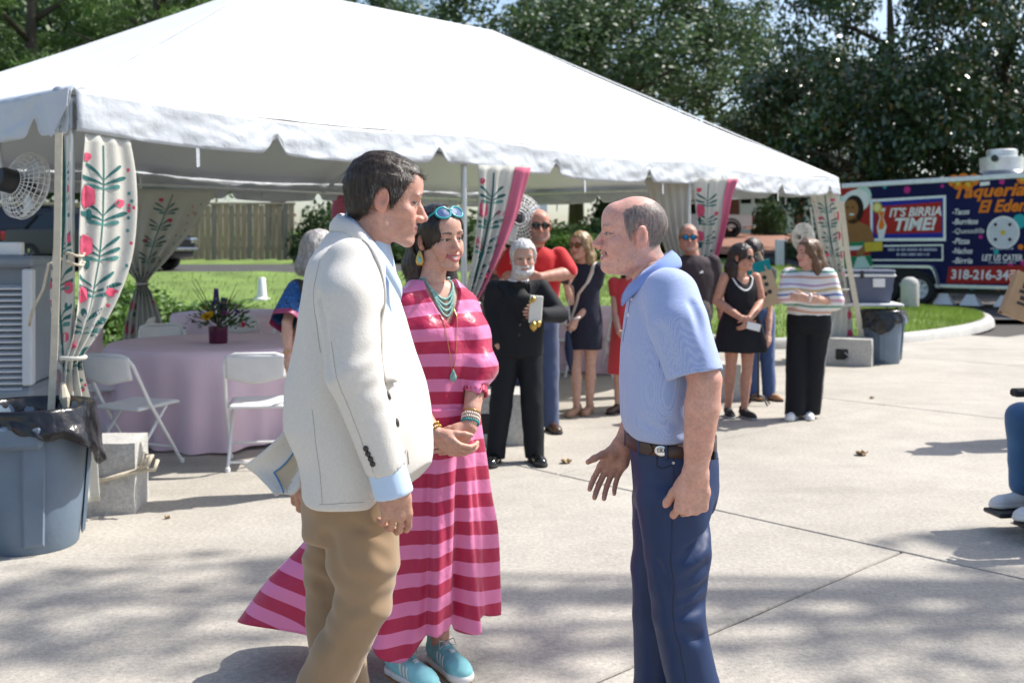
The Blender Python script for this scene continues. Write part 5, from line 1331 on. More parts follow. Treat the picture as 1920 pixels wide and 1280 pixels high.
def hair_cap(p, h=.0032):
    """short hair: a shell over the skull between hair lines, combed relief"""
    S = SDF((-.115, -.15, -.14), (.115, .15, .17), h); th = p.get('th', .012)
    S.ell((0, .012, .036), (.0755+th*.75, .096+th, .084+th), k=.01); S.ell((0, -.028, .025), (.064+th*.6, .064+th*.7, .072+th), k=.02)
    S.ell((0, .03, -.03), (.062+th*.5, .062+th*.6, .06), k=.03)
    ly = np.array(p['line'])   # (y, z) lower hair line in side view
    X, Y, Z = S.ax[0][:, None, None], S.ax[1][None, :, None], S.ax[2][None, None, :]
    lo = np.interp(Y, ly[:, 0], ly[:, 1])+.006*vnoise(X*60+0*Y, Y*60+0*X, 0*X+0*Y+1.5)
    rec = p.get('recess', .012); lo = lo+rec*np.exp(-((np.abs(X)-.045)/.016)**2)*(Y < -.04)
    c = np.broadcast_to(lo-Z, S.D.shape)
    if 'top' in p:
        tpz = np.interp(Y, np.array(p['top'])[:, 0], np.array(p['top'])[:, 1]); c = np.maximum(c, Z-tpz-.006*vnoise(X*50+0*Y+0*Z, Y*50+0*X+0*Z, Z*50+0*X+0*Y))
    # keep clear of the ears
    k_ = .008; hh = np.clip(.5-.5*(S.D-c)/k_, 0, 1); S.D = (S.D+(c-S.D)*hh+k_*hh*(1-hh)).astype(np.float32)
    for s in (-1, 1): S.ell((s*.087, .012, -.006), (.018, .019, .031), k=.004, sub=True)
    S.warp(lambda x, y, z: .0030*vnoise(x*75+2*vnoise(z*20, y*20, x*20), y*30, z*55)+.0016*vnoise(x*190, y*70, z*120), .03)
    return S.mesh(1)
def strands(V, F, n, length, flow, jit=.5, lift=.004, w=.0007, seed=0, seg=4):
    """thin hairs lying on a hair form; flow(p)->direction"""
    r = np.random.default_rng(seed); f = r.integers(0, len(F), n); P = V[F[f]]; c = P.mean(1)
    nr = np.cross(P[:, 2]-P[:, 0], P[:, 3]-P[:, 1]); nr /= np.linalg.norm(nr, axis=1)[:, None]+1e-9
    d = flow(c)+r.normal(0, jit, (n, 3)); d -= nr*(d*nr).sum(1)[:, None]*.9; d /= np.linalg.norm(d, axis=1)[:, None]+1e-9
    side = np.cross(d, nr); L = length*r.uniform(.5, 1.2, n)[:, None]; vs = []
    for k in range(seg+1):
        t = k/seg; cen = c+d*L*t+nr*(.0005+lift*t*(1.2-t))-nr*(L*t)**2*4.0
        ww = w*(1-.85*t); vs += [cen-side*ww, cen+side*ww]
    VV = np.stack(vs, 1).reshape(-1, 3); m = 2*(seg+1); base = (np.arange(n)*m)[:, None]
    FF = np.concatenate([base+np.array([[2*k, 2*k+1, 2*k+3, 2*k+2]]) for k in range(seg)])
    return VV, FF
# ------------------------------------------------------------------ hands and arms
FINGERS = [(.034, .092, (.044, .027, .021), .0104), (.011, .097, (.048, .031, .022), .0106), (-.012, .093, (.045, .029, .022), .0101), (-.033, .084, (.035, .021, .019), .0090)]
def hand(S, wrist, d, thumb, curl=(.3, .35, .3), spread=.06, tcurl=.3, sc=1.0, curls=None, thumb_out=.65, wr=.026):
    """d: direction the fingers start in; thumb: side of the thumb; palm faces d x thumb * side"""
    wrist = np.asarray(wrist, float); d = unit(d); t = unit(np.asarray(thumb, float)-d*(np.asarray(thumb, float) @ d)); S_ = sc
    p = np.asarray(PALM_SIGN[0])*np.cross(d, t)
    kn = []
    for i, (o_, l_, seg, r_) in enumerate(FINGERS):
        k0 = wrist+(d*l_+t*o_)*S_-p*.004*S_; kn.append(k0)
        S.chain([wrist+t*o_*.45*S_, wrist+(d*l_*.55+t*o_*.85)*S_, k0], [wr*.66, .0145*S_, r_*1.18*S_], k=.014)
    S.ell(wrist+(d*.035+t*.026+p*.012)*S_, (.017*S_,)*3, k=.016); S.ell(wrist+(d*.04-t*.022+p*.010)*S_, (.015*S_,)*3, k=.016)
    for i, (o_, l_, seg, r_) in enumerate(FINGERS):
        cc = curls[i] if curls else curl; q = kn[i]; dd = rot_about(d, p, (-spread*(i-1.4))*1.0*PALM_SIGN[0]) if spread else d
        ax = np.cross(dd, p); a = 0
        for j in range(3):
            a += cc[j]; v = dd*math.cos(a)+p*math.sin(a); nq = q+v*seg[j]*S_
            S.cone(q, nq, r_*S_*(1-.07*j), r_*S_*(1-.07*(j+1)), k=.0028); q = nq
    b = wrist+(d*.022+t*.024+p*.008)*S_; v = unit(d*.62+t*thumb_out+p*.28); q = b
    for j, (L, r1, r2) in enumerate(((.046, .0145, .0118), (.034, .0118, .0108), (.027, .0108, .0085))):
        nq = q+v*L*S_; S.cone(q, nq, r1*S_, r2*S_, k=.006 if j else .012); q = nq; v = unit(v+(d*.25-t*.5+p*.2)*tcurl)
    return S
PALM_SIGN = [1]
def arm_mesh(sh, el, wr, hd, thumb, palm=(0, 1, 0), r=(.050, .043, .028), h=.004, sc=1.0, extra=None, **kw):
    pts = np.array([sh, el, wr]); lo = pts.min(0)-.23; hi = pts.max(0)+.23
    e = np.asarray(wr)+unit(hd)*.2; lo = np.minimum(pts.min(0)-.08, e-.10); hi = np.maximum(pts.max(0)+.08, e+.10)
    S = SDF(lo, hi, h); sh, el, wr = pts; f = el*.72+wr*.28
    S.chain([sh, sh*.45+el*.55, el, f, el*.3+wr*.7, wr], [r[0], r[0]*.95, r[1]*.96, r[1]*1.03, (r[1]+r[2])*.5, r[2]*.97], k=.005)
    c_ = np.cross(unit(hd), np.asarray(thumb, float)); PALM_SIGN[0] = 1 if c_ @ np.asarray(palm, float) > 0 else -1; hand(S, wr, hd, thumb, sc=sc, wr=r[2], **kw); PALM_SIGN[0] = 1
    if extra: extra(S)
    return S.mesh(1)
def skin_cols(V, base, seed=0):
    x, y, z = V.T; c = np.tile(np.array(base), (len(V), 1)); n = vnoise(x*45+seed, y*45, z*45); n2 = vnoise(x*130, y*130, z*130+seed)
    n3 = vnoise(x*320, y*320, z*320+seed); c *= (1+.10*n+.09*n2+.07*n3)[:, None]; c[:, 1:] *= (1-.10*np.maximum(vnoise(x*30, y*30+seed, z*30), 0))[:, None]; return c
def garment(name, m, parent, lo, hi, h, build, folds=None, smooth=1, attr=None, cols=None):
    S = SDF(lo, hi, h); build(S)
    if folds: S.warp(folds)
    V, F = S.mesh(smooth)
    return np_mesh(name, V, F, m, parent, attr={k: f(*V.T) for k, f in attr.items()} if attr else None)
def fab(name, col, rough=.8, var=.06, weave=700, wb=.0006, sheen=None, scale=5, **k):
    sheen = (.25 if max(col) > .1 else 0) if sheen is None else sheen
    return mat(name, col, rough, var, scale, wb, weave, sheen=sheen, spec=.25, **k)
def wr_noise(a=.006, s=9, sz=None, seed=0):
    sz = sz or s
    return lambda x, y, z: a*vnoise(x*s+seed, y*s, z*sz)+a*.5*vnoise(x*s*2.3, y*s*2.3+seed, z*sz*2.3)
def surf(o):
    """ray target for laying trim on a garment"""
    return BVHTree.FromPolygons([v.co for v in o.data.vertices], [tuple(p.vertices) for p in o.data.polygons])
def lay(bvh, pts, off=.001):
    """nearest points on the cloth, pushed out a little"""
    out = []
    for p in pts:
        l, n, i, d = bvh.find_nearest(Vector(p)); out.append(l+n*off)
    return out
def seam(bvh, pts, m, parent, r=.0012, name='seam', n=24, off=.0004):
    P = [Vector(p) for p in pts]; Q = []
    for i in range(n+1):
        t = i/n*(len(P)-1); k = min(int(t), len(P)-2); Q.append(P[k].lerp(P[k+1], t-k))
    return MB().tube(lay(bvh, Q, off), r, 5).build(name, m, parent, smooth=True)
def button(bvh, p, m, parent, r=.0085, toward=(0, -1, 0), th=.004):
    l, n, i, d = bvh.find_nearest(Vector(p)); q = n.to_track_quat('Z', 'Y').to_matrix().to_4x4()
    return MB().lathe([(r, 0), (r*1.02, th*.6), (r*.85, th), (r*.55, th*.8), (.0005, th*.8)], 16, Matrix.Translation(l) @ q).build('button', m, parent, smooth=40)
# ------------------------------------------------------------------ shared builders for figures
SK_M, SK_F = (.50, .285, .205), (.56, .335, .25)
def place_head(p, ctr, fwd, neck_base, sc=1.0, up=(0, 0, 1), roll=0, h=.0028):
    A = head_frame(fwd, up, roll); ctr = np.asarray(ctr, float); p = dict(p); p['neck'] = (A.T @ (np.asarray(neck_base, float)-ctr))/sc
    V, F, c = make_head(p, h)
    return (V*sc) @ A.T+ctr, F, c, A
def place(V, A, ctr, sc=1.0): return (np.asarray(V)*sc) @ A.T+np.asarray(ctr)
def place_mb(mb, A, ctr, sc=1.0): mb.v = [tuple(q) for q in place(np.array(mb.v), A, ctr, sc)]; return mb
SHORT = [(-.13, .070), (-.085, .070), (-.06, .058), (-.045, .030), (-.03, -.002), (-.014, -.022), (-.002, .022), (.02, .032), (.035, .0), (.045, -.045), (.07, -.066), (.12, -.07)]
def band(path, drop, out, h0=0, name='collar', m=None, parent=None, th=.005, nv=4, roll=.01):
    """a strip of cloth standing along a path and folded down by drop with outward offset"""
    P = [Vector(p) for p in path]; n = 28; Q = []
    for i in range(n+1):
        t = i/n*(len(P)-1); k = min(int(t), len(P)-2); f = t-k
        p0, p1, p2, p3 = P[max(k-1, 0)], P[k], P[k+1], P[min(k+2, len(P)-1)]
        Q.append(.5*((2*p1)+(p2-p0)*f+(2*p0-5*p1+4*p2-p3)*f*f+(3*p1-p0-3*p2+p3)*f**3))
    c = sum((Vector(p) for p in P), Vector())/len(P)
    def fn(u, v):
        p = Q[min(int(round(u*n)), n)]; o_ = Vector((p.x-c.x, p.y-c.y, 0)).normalized()
        d = drop(u) if callable(drop) else drop; oo = out(u) if callable(out) else out
        return p+o_*(oo*v+roll*math.sin(v*math.pi))-Vector((0, 0, d*v))
    return MB().sheet(fn, n, nv).build(name, m, parent, smooth=True, solid=th)
def make_shoe(parent, loc, yaw, L=.28, upper=None, sole=None, kind='shoe', name='shoe', h=.005, z0=0):
    """toe along local +x turned by yaw"""
    k = L/.28; S = SDF((-.09, -.075, -.005), (.23, .075, .16), h)
    S.cone((-.035, 0, .05), (.02, 0, .058), .036, .036, k=.02); S.cone((.02, 0, .045), (.13, 0, .036), .042, .038, k=.02); S.ell((.145, 0, .030), (.058, .044, .034), k=.02)
    if kind != 'low': S.cone((-.03, 0, .06), (-.028, 0, .105), .036, .037, k=.02)
    S.cut(lambda x, y, z: .012-z+0*x+0*y)
    if kind in ('sneaker', 'shoe', 'low'): S.cone((-.028, 0, .10), (-.028, 0, .18), .031, .034, k=.008, sub=True)
    c, s = math.cos(yaw), math.sin(yaw); A = np.array([[c, -s, 0], [s, c, 0], [0, 0, 1]])
    V, F = S.mesh(1); V = V*k @ A.T+np.array([loc[0], loc[1], z0]); o = np_mesh(name, V, F, upper, parent)
    S = SDF((-.10, -.075, -.005), (.23, .075, .06), h); th = .026 if kind == 'sneaker' else .018
    S.cone((-.04, 0, .013), (.02, .0, .013), .038, .036, k=.02); S.cone((.02, 0, .013), (.14, 0, .014), .037, .045, k=.02); S.ell((.15, 0, .015), (.058, .048, .03), k=.015)
    S.cut(lambda x, y, z: np.maximum(z-th-.006*np.maximum((x-.12)/.08, 0), -z+.001)+0*y)
    V, F = S.mesh(1); V = V*k @ A.T+np.array([loc[0], loc[1], z0]); so = np_mesh('sole', V, F, sole or upper, o)
    return o, A, k
def body_join(name, parts, parent, m=None): V, F, c = cat_mesh(parts); return np_mesh(name, V, F, m or M['skin'], parent, c)
def simple(S, sm=1, col=SK_M, seed=0): V, F = S.mesh(sm); return V, F, skin_cols(V, col, seed)

# ================================================================== MAN IN THE CREAM BLAZER
B1 = np.array([-.40, 2.6, 0])
def L1(px, py, dy=0): return wp(px, py, 2.6+dy)-B1
p1 = thing('person', 'man in cream blazer and khaki trousers standing on the left', 'person', tuple(B1))
linen = mat('cream_linen', (.64, .61, .56), .88, .05, 160, .0009, 330, sheen=.2, spec=.15)
blue_shirt = fab('pale_blue_shirt', (.50, .63, .80)); khaki = fab('khaki_cotton', (.30, .20, .115), weave=500)
lin = fab('tan_lining', (.50, .40, .27), .5); piping = fab('blue_piping', (.10, .24, .45)); dkbtn = mat('horn_button', (.02, .018, .018), .25)
f15 = R(75)
cxx = lambda px: (px-960)/730.8+.40
def jacket(S):
    secs = [(1.555, 672, .085, .072), (1.525, 666, .130, .080), (1.48, 661, .188, .086), (1.42, 660, .204, .090), (1.30, 665, .216, .124), (1.163, 671, .225, .172), (1.06, 675, .228, .182), (.98, 690, .228, .162), (.885, 684, .224, .142)]
    S.loft([(z, cxx(px), 0, a, b) for z, px, a, b in secs], f15, k=.02, rnd=.012)
    S.chain([L1(660, 500, -.165), L1(655, 560, -.215), L1(664, 700, -.255)], [.073, .074, .068], k=.030); S.cone(L1(664, 700, -.255), L1(731, 897, -.245), .067, .052, k=.012)
    S.chain([L1(672, 500, .165), L1(650, 560, .21), L1(630, 700, .25)], [.078, .078, .070], k=.030); S.cone(L1(630, 700, .25), L1(600, 850, .10), .068, .054, k=.012)
    # creases at the inside of the elbow, drag lines from the shoulder
    for a, b, r_ in ((L1(706, 690, -.31), L1(660, 716, -.335), .007), (L1(712, 722, -.31), L1(668, 742, -.335), .007), (L1(704, 650, -.30), L1(655, 676, -.335), .005), (L1(716, 770, -.31), L1(680, 790, -.33), .005), (L1(600, 560, -.25), L1(615, 700, -.30), .008), (L1(603, 640, -.15), L1(590, 800, -.16), .007), (L1(720, 590, -.22), L1(735, 720, -.24), .009)):
        S.cone(a, b, r_, r_*.6, k=.022, sub=True)
    f_ = np.array([.966, -.259]); 
    S.cut(lambda x, y, z: np.where((z < .99) & (y > -.20), (x*f_[0]+y*f_[1])-(.105+1.0*(z-.885)), -1.0))
    # open front showing the shirt
    S.cut(lambda x, y, z: np.where(z > 1.36, np.minimum((x*f_[0]+y*f_[1])-.05, (z-1.36)*.45-np.abs(-x*f_[1]+y*f_[0])), -1.0))
    S.cone(L1(731, 897, -.245), L1(740, 925, -.245), .044, .044, k=.006, sub=True)
jk = garment('blazer', linen, p1, (-.42, -.46, .79), (.34, .42, 1.60), .0055, jacket, folds=lambda x, y, z: .004*vnoise(x*7, y*7, z*4.5)+.0055*np.abs(vnoise(x*8+3, y*8, z*5-2))+.002*vnoise(x*17, y*17, z*11), smooth=1)
bv = surf(jk)
def shirt1(S):
    S.loft([(1.552, cxx(690), 0, .054, .054), (1.525, cxx(686), 0, .062, .062), (1.46, cxx(670), 0, .15, .088), (1.38, cxx(664), 0, .17, .106), (1.30, cxx(660), 0, .19, .122), (1.2, cxx(664), 0, .19, .13)], f15, k=.02)
    S.cone(L1(722, 868, -.245), L1(739, 925, -.245), .045, .046, k=.004); S.cut(lambda x, y, z: np.where(z < 1.1, (L1(739, 920, -.245)[2]-.012)-z+.25*(x-L1(739, 920, -.245)[0]), -1.0))
garment('shirt', blue_shirt, p1, (-.30, -.36, .80), (.30, .30, 1.60), .006, shirt1)
band([L1(742, 512, -.03), L1(720, 478, -.068), L1(692, 444, -.076), L1(664, 412, -.05), L1(652, 402, 0), L1(660, 396, .05), L1(700, 440, .08), L1(735, 510, .06)], lambda u: .042+.026*max(0, 1-u*5), .014, name='shirt_collar', m=blue_shirt, parent=p1, th=.003)
band([L1(700, 466, -.100), L1(672, 426, -.092), L1(642, 406, -.04), L1(636, 402, .02), L1(652, 406, .07), L1(690, 450, .09)], .046, .022, name='coat_collar', m=linen, parent=p1, th=.006)
lp = [L1(703, 462, -.13), L1(724, 500, -.14), L1(744, 548, -.15), L1(762, 600, -.16), L1(780, 655, -.17), L1(792, 700, -.18)]
def lap(u, v):
    t = v*5; q = min(int(t), 4); p = lp[q]+(lp[q+1]-lp[q])*(t-q); w = .058*math.sin(math.pi*min(1, .22+.62*(1-v)))*(1-v*.75); return lay(bv, [p+np.array([-w*u, -.05*u, w*.35*u])], .007-.004*u)[0]
MB().sheet(lap, 6, 20).build('lapel', linen, p1, smooth=True, solid=.004)
# front edge facing, seams, pocket, buttons
stitch = fab('linen_seam', (.36, .34, .31))
seam(bv, [L1(630, 452, -.13), L1(604, 520, -.19), L1(598, 600, -.2), L1(608, 660, -.2)], stitch, p1, .0008)
seam(bv, [L1(612, 640, -.30), L1(622, 720, -.34), L1(655, 820, -.33), L1(690, 893, -.31)], stitch, p1, .0006)
seam(bv, [L1(602, 660, -.15), L1(595, 800, -.2), L1(600, 945, -.22)], stitch, p1, .0006)
seam(bv, [L1(770, 640, -.2), L1(792, 740, -.2), L1(808, 830, -.18), L1(806, 880, -.16)], stitch, p1, .0016, 'front_edge')
seam(bv, [L1(590, 948, -.22), L1(640, 951, -.25), L1(715, 949, -.22)], stitch, p1, .0006)
for py in (722, 783): button(bv, L1(787, py, -.25), dkbtn, p1, .0105)
for i in range(4): button(bv, L1(672+i*4, 852+i*10, -.33), dkbtn, p1, .0068)
# wind-blown vent flap with its lining
def poly3(pts, name, m, th=.005): 
    return MB().add([Vector(p) for p in pts], [tuple(range(len(pts)))]).build(name, m, p1, solid=th)
def flap(u, v):
    w_ = u**1.25; a = np.array(L1(568, 742, -.02))*(1-w_)+np.array(L1(456, 874, .03))*w_+np.array([.012, 0, -.02])*math.sin(math.pi*u); b = np.array(L1(598, 890, -.06))*(1-u)+np.array(L1(516, 938, -.05))*u
    q = a*(1-v)+b*v; q[1] += .055*math.sin(math.pi*u)*math.sin(math.pi*v)+.02*math.sin(u*7+v*2)*u; q[2] += .010*math.sin(u*8)*v; return Vector(q)
fl = MB().sheet(flap, 14, 12).build('vent_flap', linen, p1, smooth=True, solid=.006)
MB().sheet(lambda u, v: flap(.40+.42*u, lerp(.42+.10*u, .98, v))-Vector((0, .0045, 0)), 12, 8).build('lining', lin, fl, smooth=True, solid=.001)
MB().tube([flap(.40+.42*i/10, .41+.10*i/10)-Vector((0, .005, 0)) for i in range(11)]+[flap(.82, lerp(.51, .98, i/8))-Vector((0, .005, 0)) for i in range(9)], .0022, 6).build('piping', piping, fl, smooth=True)
def trousers1(S):
    S.loft([(1.0, cxx(668), 0, .165, .125), (.93, cxx(664), 0, .172, .130), (.84, cxx(664), 0, .172, .132), (.78, cxx(662), 0, .165, .120)], f15, k=.03)
    S.chain([L1(676, 930, -.085), L1(683, 1045, -.10), L1(684, 1120, -.105), L1(641, 1210, -.10), L1(612, 1278, -.09), L1(545, 1500, -.07)], [.110, .092, .075, .071, .068, .064], k=.010)
    S.chain([L1(652, 930, .085), L1(634, 1050, .09), L1(628, 1150, .09), L1(640, 1290, .10), L1(662, 1480, .10)], [.110, .094, .080, .074, .068], k=.010)
    for a, b, r_ in ((L1(628, 1085, -.19), L1(700, 1118, -.21), .010), (L1(632, 1112, -.19), L1(676, 1122, -.20), .012), (L1(640, 1150, -.18), L1(690, 1138, -.2), .009), (L1(610, 1010, -.17), L1(640, 1090, -.19), .012), (L1(735, 1010, -.17), L1(660, 985, -.2), .009), (L1(740, 1060, -.17), L1(690, 1020, -.2), .008), (L1(690, 1160, -.2), L1(630, 1250, -.18), .009), (L1(700, 1175, -.18), L1(650, 1260, -.18), .006), (L1(600, 1100, 0), L1(640, 1180, -.02), .012)):
        S.cone(a, b, r_, r_*.5, k=.024, sub=True)
garment('trousers', khaki, p1, (-.32, -.30, .06), (.32, .30, 1.02), .006, trousers1, folds=lambda x, y, z: .005*vnoise(x*8, y*8, z*7+3)+.010*np.abs(vnoise(x*9+z*6, y*9, z*9))+.003*vnoise(x*19, y*19, z*15)+.0028*np.exp(-((z-.66)/.10)**2)*np.sin(z*95+x*38+2*vnoise(x*9, y*9, z*9))+.002*np.exp(-((z-.86)/.06)**2)*np.sin(z*70-x*55), smooth=2)
for dx, dy in ((545, -.07), (662, .10)):
    q = L1(dx, 1500, dy); make_shoe(p1, (q[0]+.02, q[1]), R(-12), .30, M['dk_leather'] if 'dk_leather' in M else M.setdefault('dk_leather', mat('brown_leather', (.06, .03, .018), .4, .2, 14)), M['black_rubber'])
# belt piece and hip glimpsed under the flap
hc = L1(722, 374); hsk = dict(skin=(.56, .325, .25), brow=(.06, .035, .022), beard=((.30, .19, .15), 'stubble', .35), jaw=1.04, gaze=(.1, -.1), iris=(.07, .08, .07), sunburn=.25, teeth=0)
V, F, c, A1 = place_head(hsk, hc, (math.cos(R(11)), math.sin(R(11)), -.16), L1(684, 462), .925)
parts = [(V, F, c)]
V, F = arm_mesh(L1(660, 510, -.17), L1(664, 700, -.255), L1(737, 903, -.245), (.10, .0, -1), (1, .45, .1), palm=(-.3, 1, 0), r=(.05, .043, .029), h=.0034, curls=[(.45, .6, .4), (.55, .65, .4), (.65, .7, .45), (.75, .7, .45)], tcurl=.5, spread=.02, sc=.86, thumb_out=.12)
parts.append((V, F, skin_cols(V, (.46, .25, .175))))
V, F = arm_mesh(L1(672, 510, .17), L1(630, 700, .25), L1(592, 862, .06), (-.35, -.1, -.9), (-.6, .5, .2), palm=(1, -.3, 0), r=(.05, .045, .03), h=.006, curl=(.6, .8, .5), spread=.02)
parts.append((V, F, skin_cols(V, (.46, .25, .175))))
S = SDF((-.25, -.25, .1), (.25, .25, 1.58), .014); S.loft([(1.56, cxx(690), 0, .05, .05), (1.45, cxx(668), 0, .14, .08), (1.2, cxx(662), 0, .17, .11), (.9, cxx(664), 0, .15, .10)], f15, k=.03)
S.chain([L1(676, 930, -.085), L1(684, 1120, -.105), L1(612, 1278, -.09), L1(545, 1500, -.07)], [.07, .05, .045, .04], k=.02); S.chain([L1(652, 930, .085), L1(628, 1150, .09), L1(640, 1290, .10), L1(662, 1480, .10)], [.07, .05, .045, .04], k=.02)
parts.append(simple(S, 1)); body_join('body', parts, p1)
h1m = hair_mat('brown_hair', (.020, .0135, .0095), (.075, .052, .038))
hv, hf = hair_cap(dict(line=SHORT, th=.013, recess=.016)); gv = place(hv, A1, hc, .925)
ho_ = np_mesh('hair', gv, hf, h1m, p1)
def flow_side(c): return np.stack([c[:, 0]*4, -.35-1.2*(c[:, 2] > .085), .25-c[:, 2]*5.0-1.4*(c[:, 2] < .05)], 1)
sv_, sf_ = strands(hv, hf, 9000, .026, flow_side, .4, .0050, .0006, 1); np_mesh('hair_strands', place(sv_, A1, hc, .925), sf_, h1m, ho_)
gm = hair_mat('grey_flecks', (.10, .09, .08), (.30, .28, .26)); sel = (hv[hf].mean(1)[:, 2] < .035) & (hv[hf].mean(1)[:, 1] < .05)
sv_, sf_ = strands(hv, hf[sel], 1800, .018, flow_side, .4, .0045, .0006, 2); np_mesh('grey_strands', place(sv_, A1, hc, .925), sf_, gm, ho_)

# ================================================================== MAN IN THE BLUE POLO
B2 = np.array([.47, 2.92, 0])
def L2(px, py, dy=0): return wp(px, py, 2.92+dy)-B2
p2 = thing('person', 'balding man in light blue polo shirt and navy trousers on the right', 'person', tuple(B2))
def polo_mat():
    m, n, l, b = newmat('blue_polo_dots'); tc = n.new('ShaderNodeTexCoord')
    v = n.new('ShaderNodeTexVoronoi'); v.inputs['Scale'].default_value = 330; v.inputs['Randomness'].default_value = .25; l.new(tc.outputs['Object'], v.inputs[0])
    r_ = n.new('ShaderNodeMapRange'); r_.inputs[1].default_value = .22; r_.inputs[2].default_value = .42; l.new(v.outputs['Distance'], r_.inputs[0])
    mx = n.new('ShaderNodeMix'); mx.data_type = 'RGBA'; mx.inputs[6].default_value = (.52, .58, .75, 1); mx.inputs[7].default_value = (.29, .37, .62, 1); l.new(r_.outputs[0], mx.inputs[0])
    nz = n.new('ShaderNodeTexNoise'); nz.inputs['Scale'].default_value = 500; bp = n.new('ShaderNodeBump'); bp.inputs['Distance'].default_value = .0006; l.new(tc.outputs['Object'], nz.inputs[0]); l.new(nz.outputs[0], bp.inputs['Height'])
    l.new(bp.outputs[0], b.inputs['Normal']); l.new(mx.outputs[2], b.inputs[0]); b.inputs['Roughness'].default_value = .75; b.inputs['Sheen Weight'].default_value = .3; b.inputs['Specular IOR Level'].default_value = .2
    return m
polo = polo_mat(); collar_m = fab('blue_collar', (.20, .30, .64)); collar_w = fab('white_collar_edge', (.7, .72, .76)); navy_t = mat('navy_trousers', (.014, .033, .098), .5, .1, 6, .0004, 600, spec=.35)
cx2 = lambda px: (px-960)/650.7-.47
def polo_b(S):
    S.loft([(1.45, cx2(1230), 0, .070, .060), (1.425, cx2(1235), 0, .115, .076), (1.39, cx2(1239), 0, .17, .092), (1.33, cx2(1242), 0, .207, .108), (1.245, cx2(1242), 0, .218, .122), (1.122, cx2(1234), 0, .212, .116), (1.03, cx2(1231), 0, .20, .108), (1.0, cx2(1235), 0, .19, .104), (.980, cx2(1236), 0, .184, .102)], R(90), k=.02, rnd=.014)
    S.chain([L2(1255, 552, -.16), L2(1268, 590, -.185)], [.078, .070], k=.035)
    S.chain([L2(1245, 552, .16), L2(1240, 610, .21), L2(1232, 700, .25)], [.078, .078, .074], k=.035)
    # drag folds from the arm pit and over the belly
    for a, b, r_ in ((L2(1215, 600, -.26), L2(1222, 720, -.25), .010), (L2(1226, 640, -.27), L2(1250, 770, -.24), .013), (L2(1250, 690, -.26), L2(1275, 790, -.22), .012), (L2(1190, 690, -.2), L2(1215, 800, -.2), .008), (L2(1240, 545, -.24), L2(1218, 640, -.27), .009), (L2(1262, 590, -.30), L2(1290, 660, -.32), .006), (L2(1290, 560, -.26), L2(1322, 640, -.30), .006), (L2(1240, 780, -.22), L2(1290, 815, -.18), .009), (L2(1180, 780, -.15), L2(1240, 808, -.2), .007)):
        S.cone(a, b, r_, r_*.5, k=.026, sub=True)
pl_ = garment('polo_shirt', polo, p2, (-.28, -.38, .92), (.26, .36, 1.52), .0055, polo_b, folds=lambda x, y, z: .004*vnoise(x*8+z*5, y*8, z*5)+.007*np.abs(vnoise(x*7+z*6, y*7, z*4))+.0022*vnoise(x*19, y*19, z*12), smooth=2)
sl_e = L2(1308, 704, -.235); sl_d = unit(unit(sl_e-L2(1272, 600, -.205))+np.array([-.12, 0, 0]))
def sleeve2(S):
    S.chain([L2(1256, 556, -.165), L2(1272, 604, -.205), sl_e+sl_d*.06], [.080, .081, .076], k=.010)
    for a, b, r_ in ((L2(1262, 590, -.30), L2(1290, 660, -.32), .006), (L2(1300, 570, -.26), L2(1326, 640, -.30), .007), (L2(1240, 620, -.27), L2(1262, 690, -.29), .008), (L2(1285, 610, -.30), L2(1312, 680, -.31), .005)): S.cone(a, b, r_, r_*.5, k=.02, sub=True)
    S.cone(sl_e-sl_d*.035, sl_e+sl_d*.15, .058, .060, k=.004, sub=True)
    S.cut(lambda x, y, z: (x-sl_e[0])*sl_d[0]+(y-sl_e[1])*sl_d[1]+(z-sl_e[2])*sl_d[2])
garment('sleeve', polo, p2, (-.16, -.36, 1.04), (.20, -.06, 1.50), .0045, sleeve2, folds=lambda x, y, z: .004*vnoise(x*9+z*5, y*9, z*6)+.002*vnoise(x*22, y*22, z*15), smooth=2)
bv2 = surf(pl_)
nb_ = [L2(1183, 532, -.02), L2(1202, 512, -.058), L2(1232, 490, -.07), L2(1254, 474, -.035), L2(1260, 470, .0), L2(1254, 472, .035), L2(1230, 488, .07), L2(1195, 515, .055), L2(1182, 532, .02)]
band(nb_, lambda u: .046+.018*(abs(u-.5)*2)**4, .026, name='collar', m=collar_m, parent=p2, th=.004)
seam(bv2, [L2(1178, 545, -.03), L2(1172, 600, -.03), L2(1168, 640, -.03)], fab('placket_stitch', (.12, .17, .36)), p2, .0012, 'placket')
for py in (558, 590): button(bv2, L2(1178, py, -.045), M['white_plastic'], p2, .006)
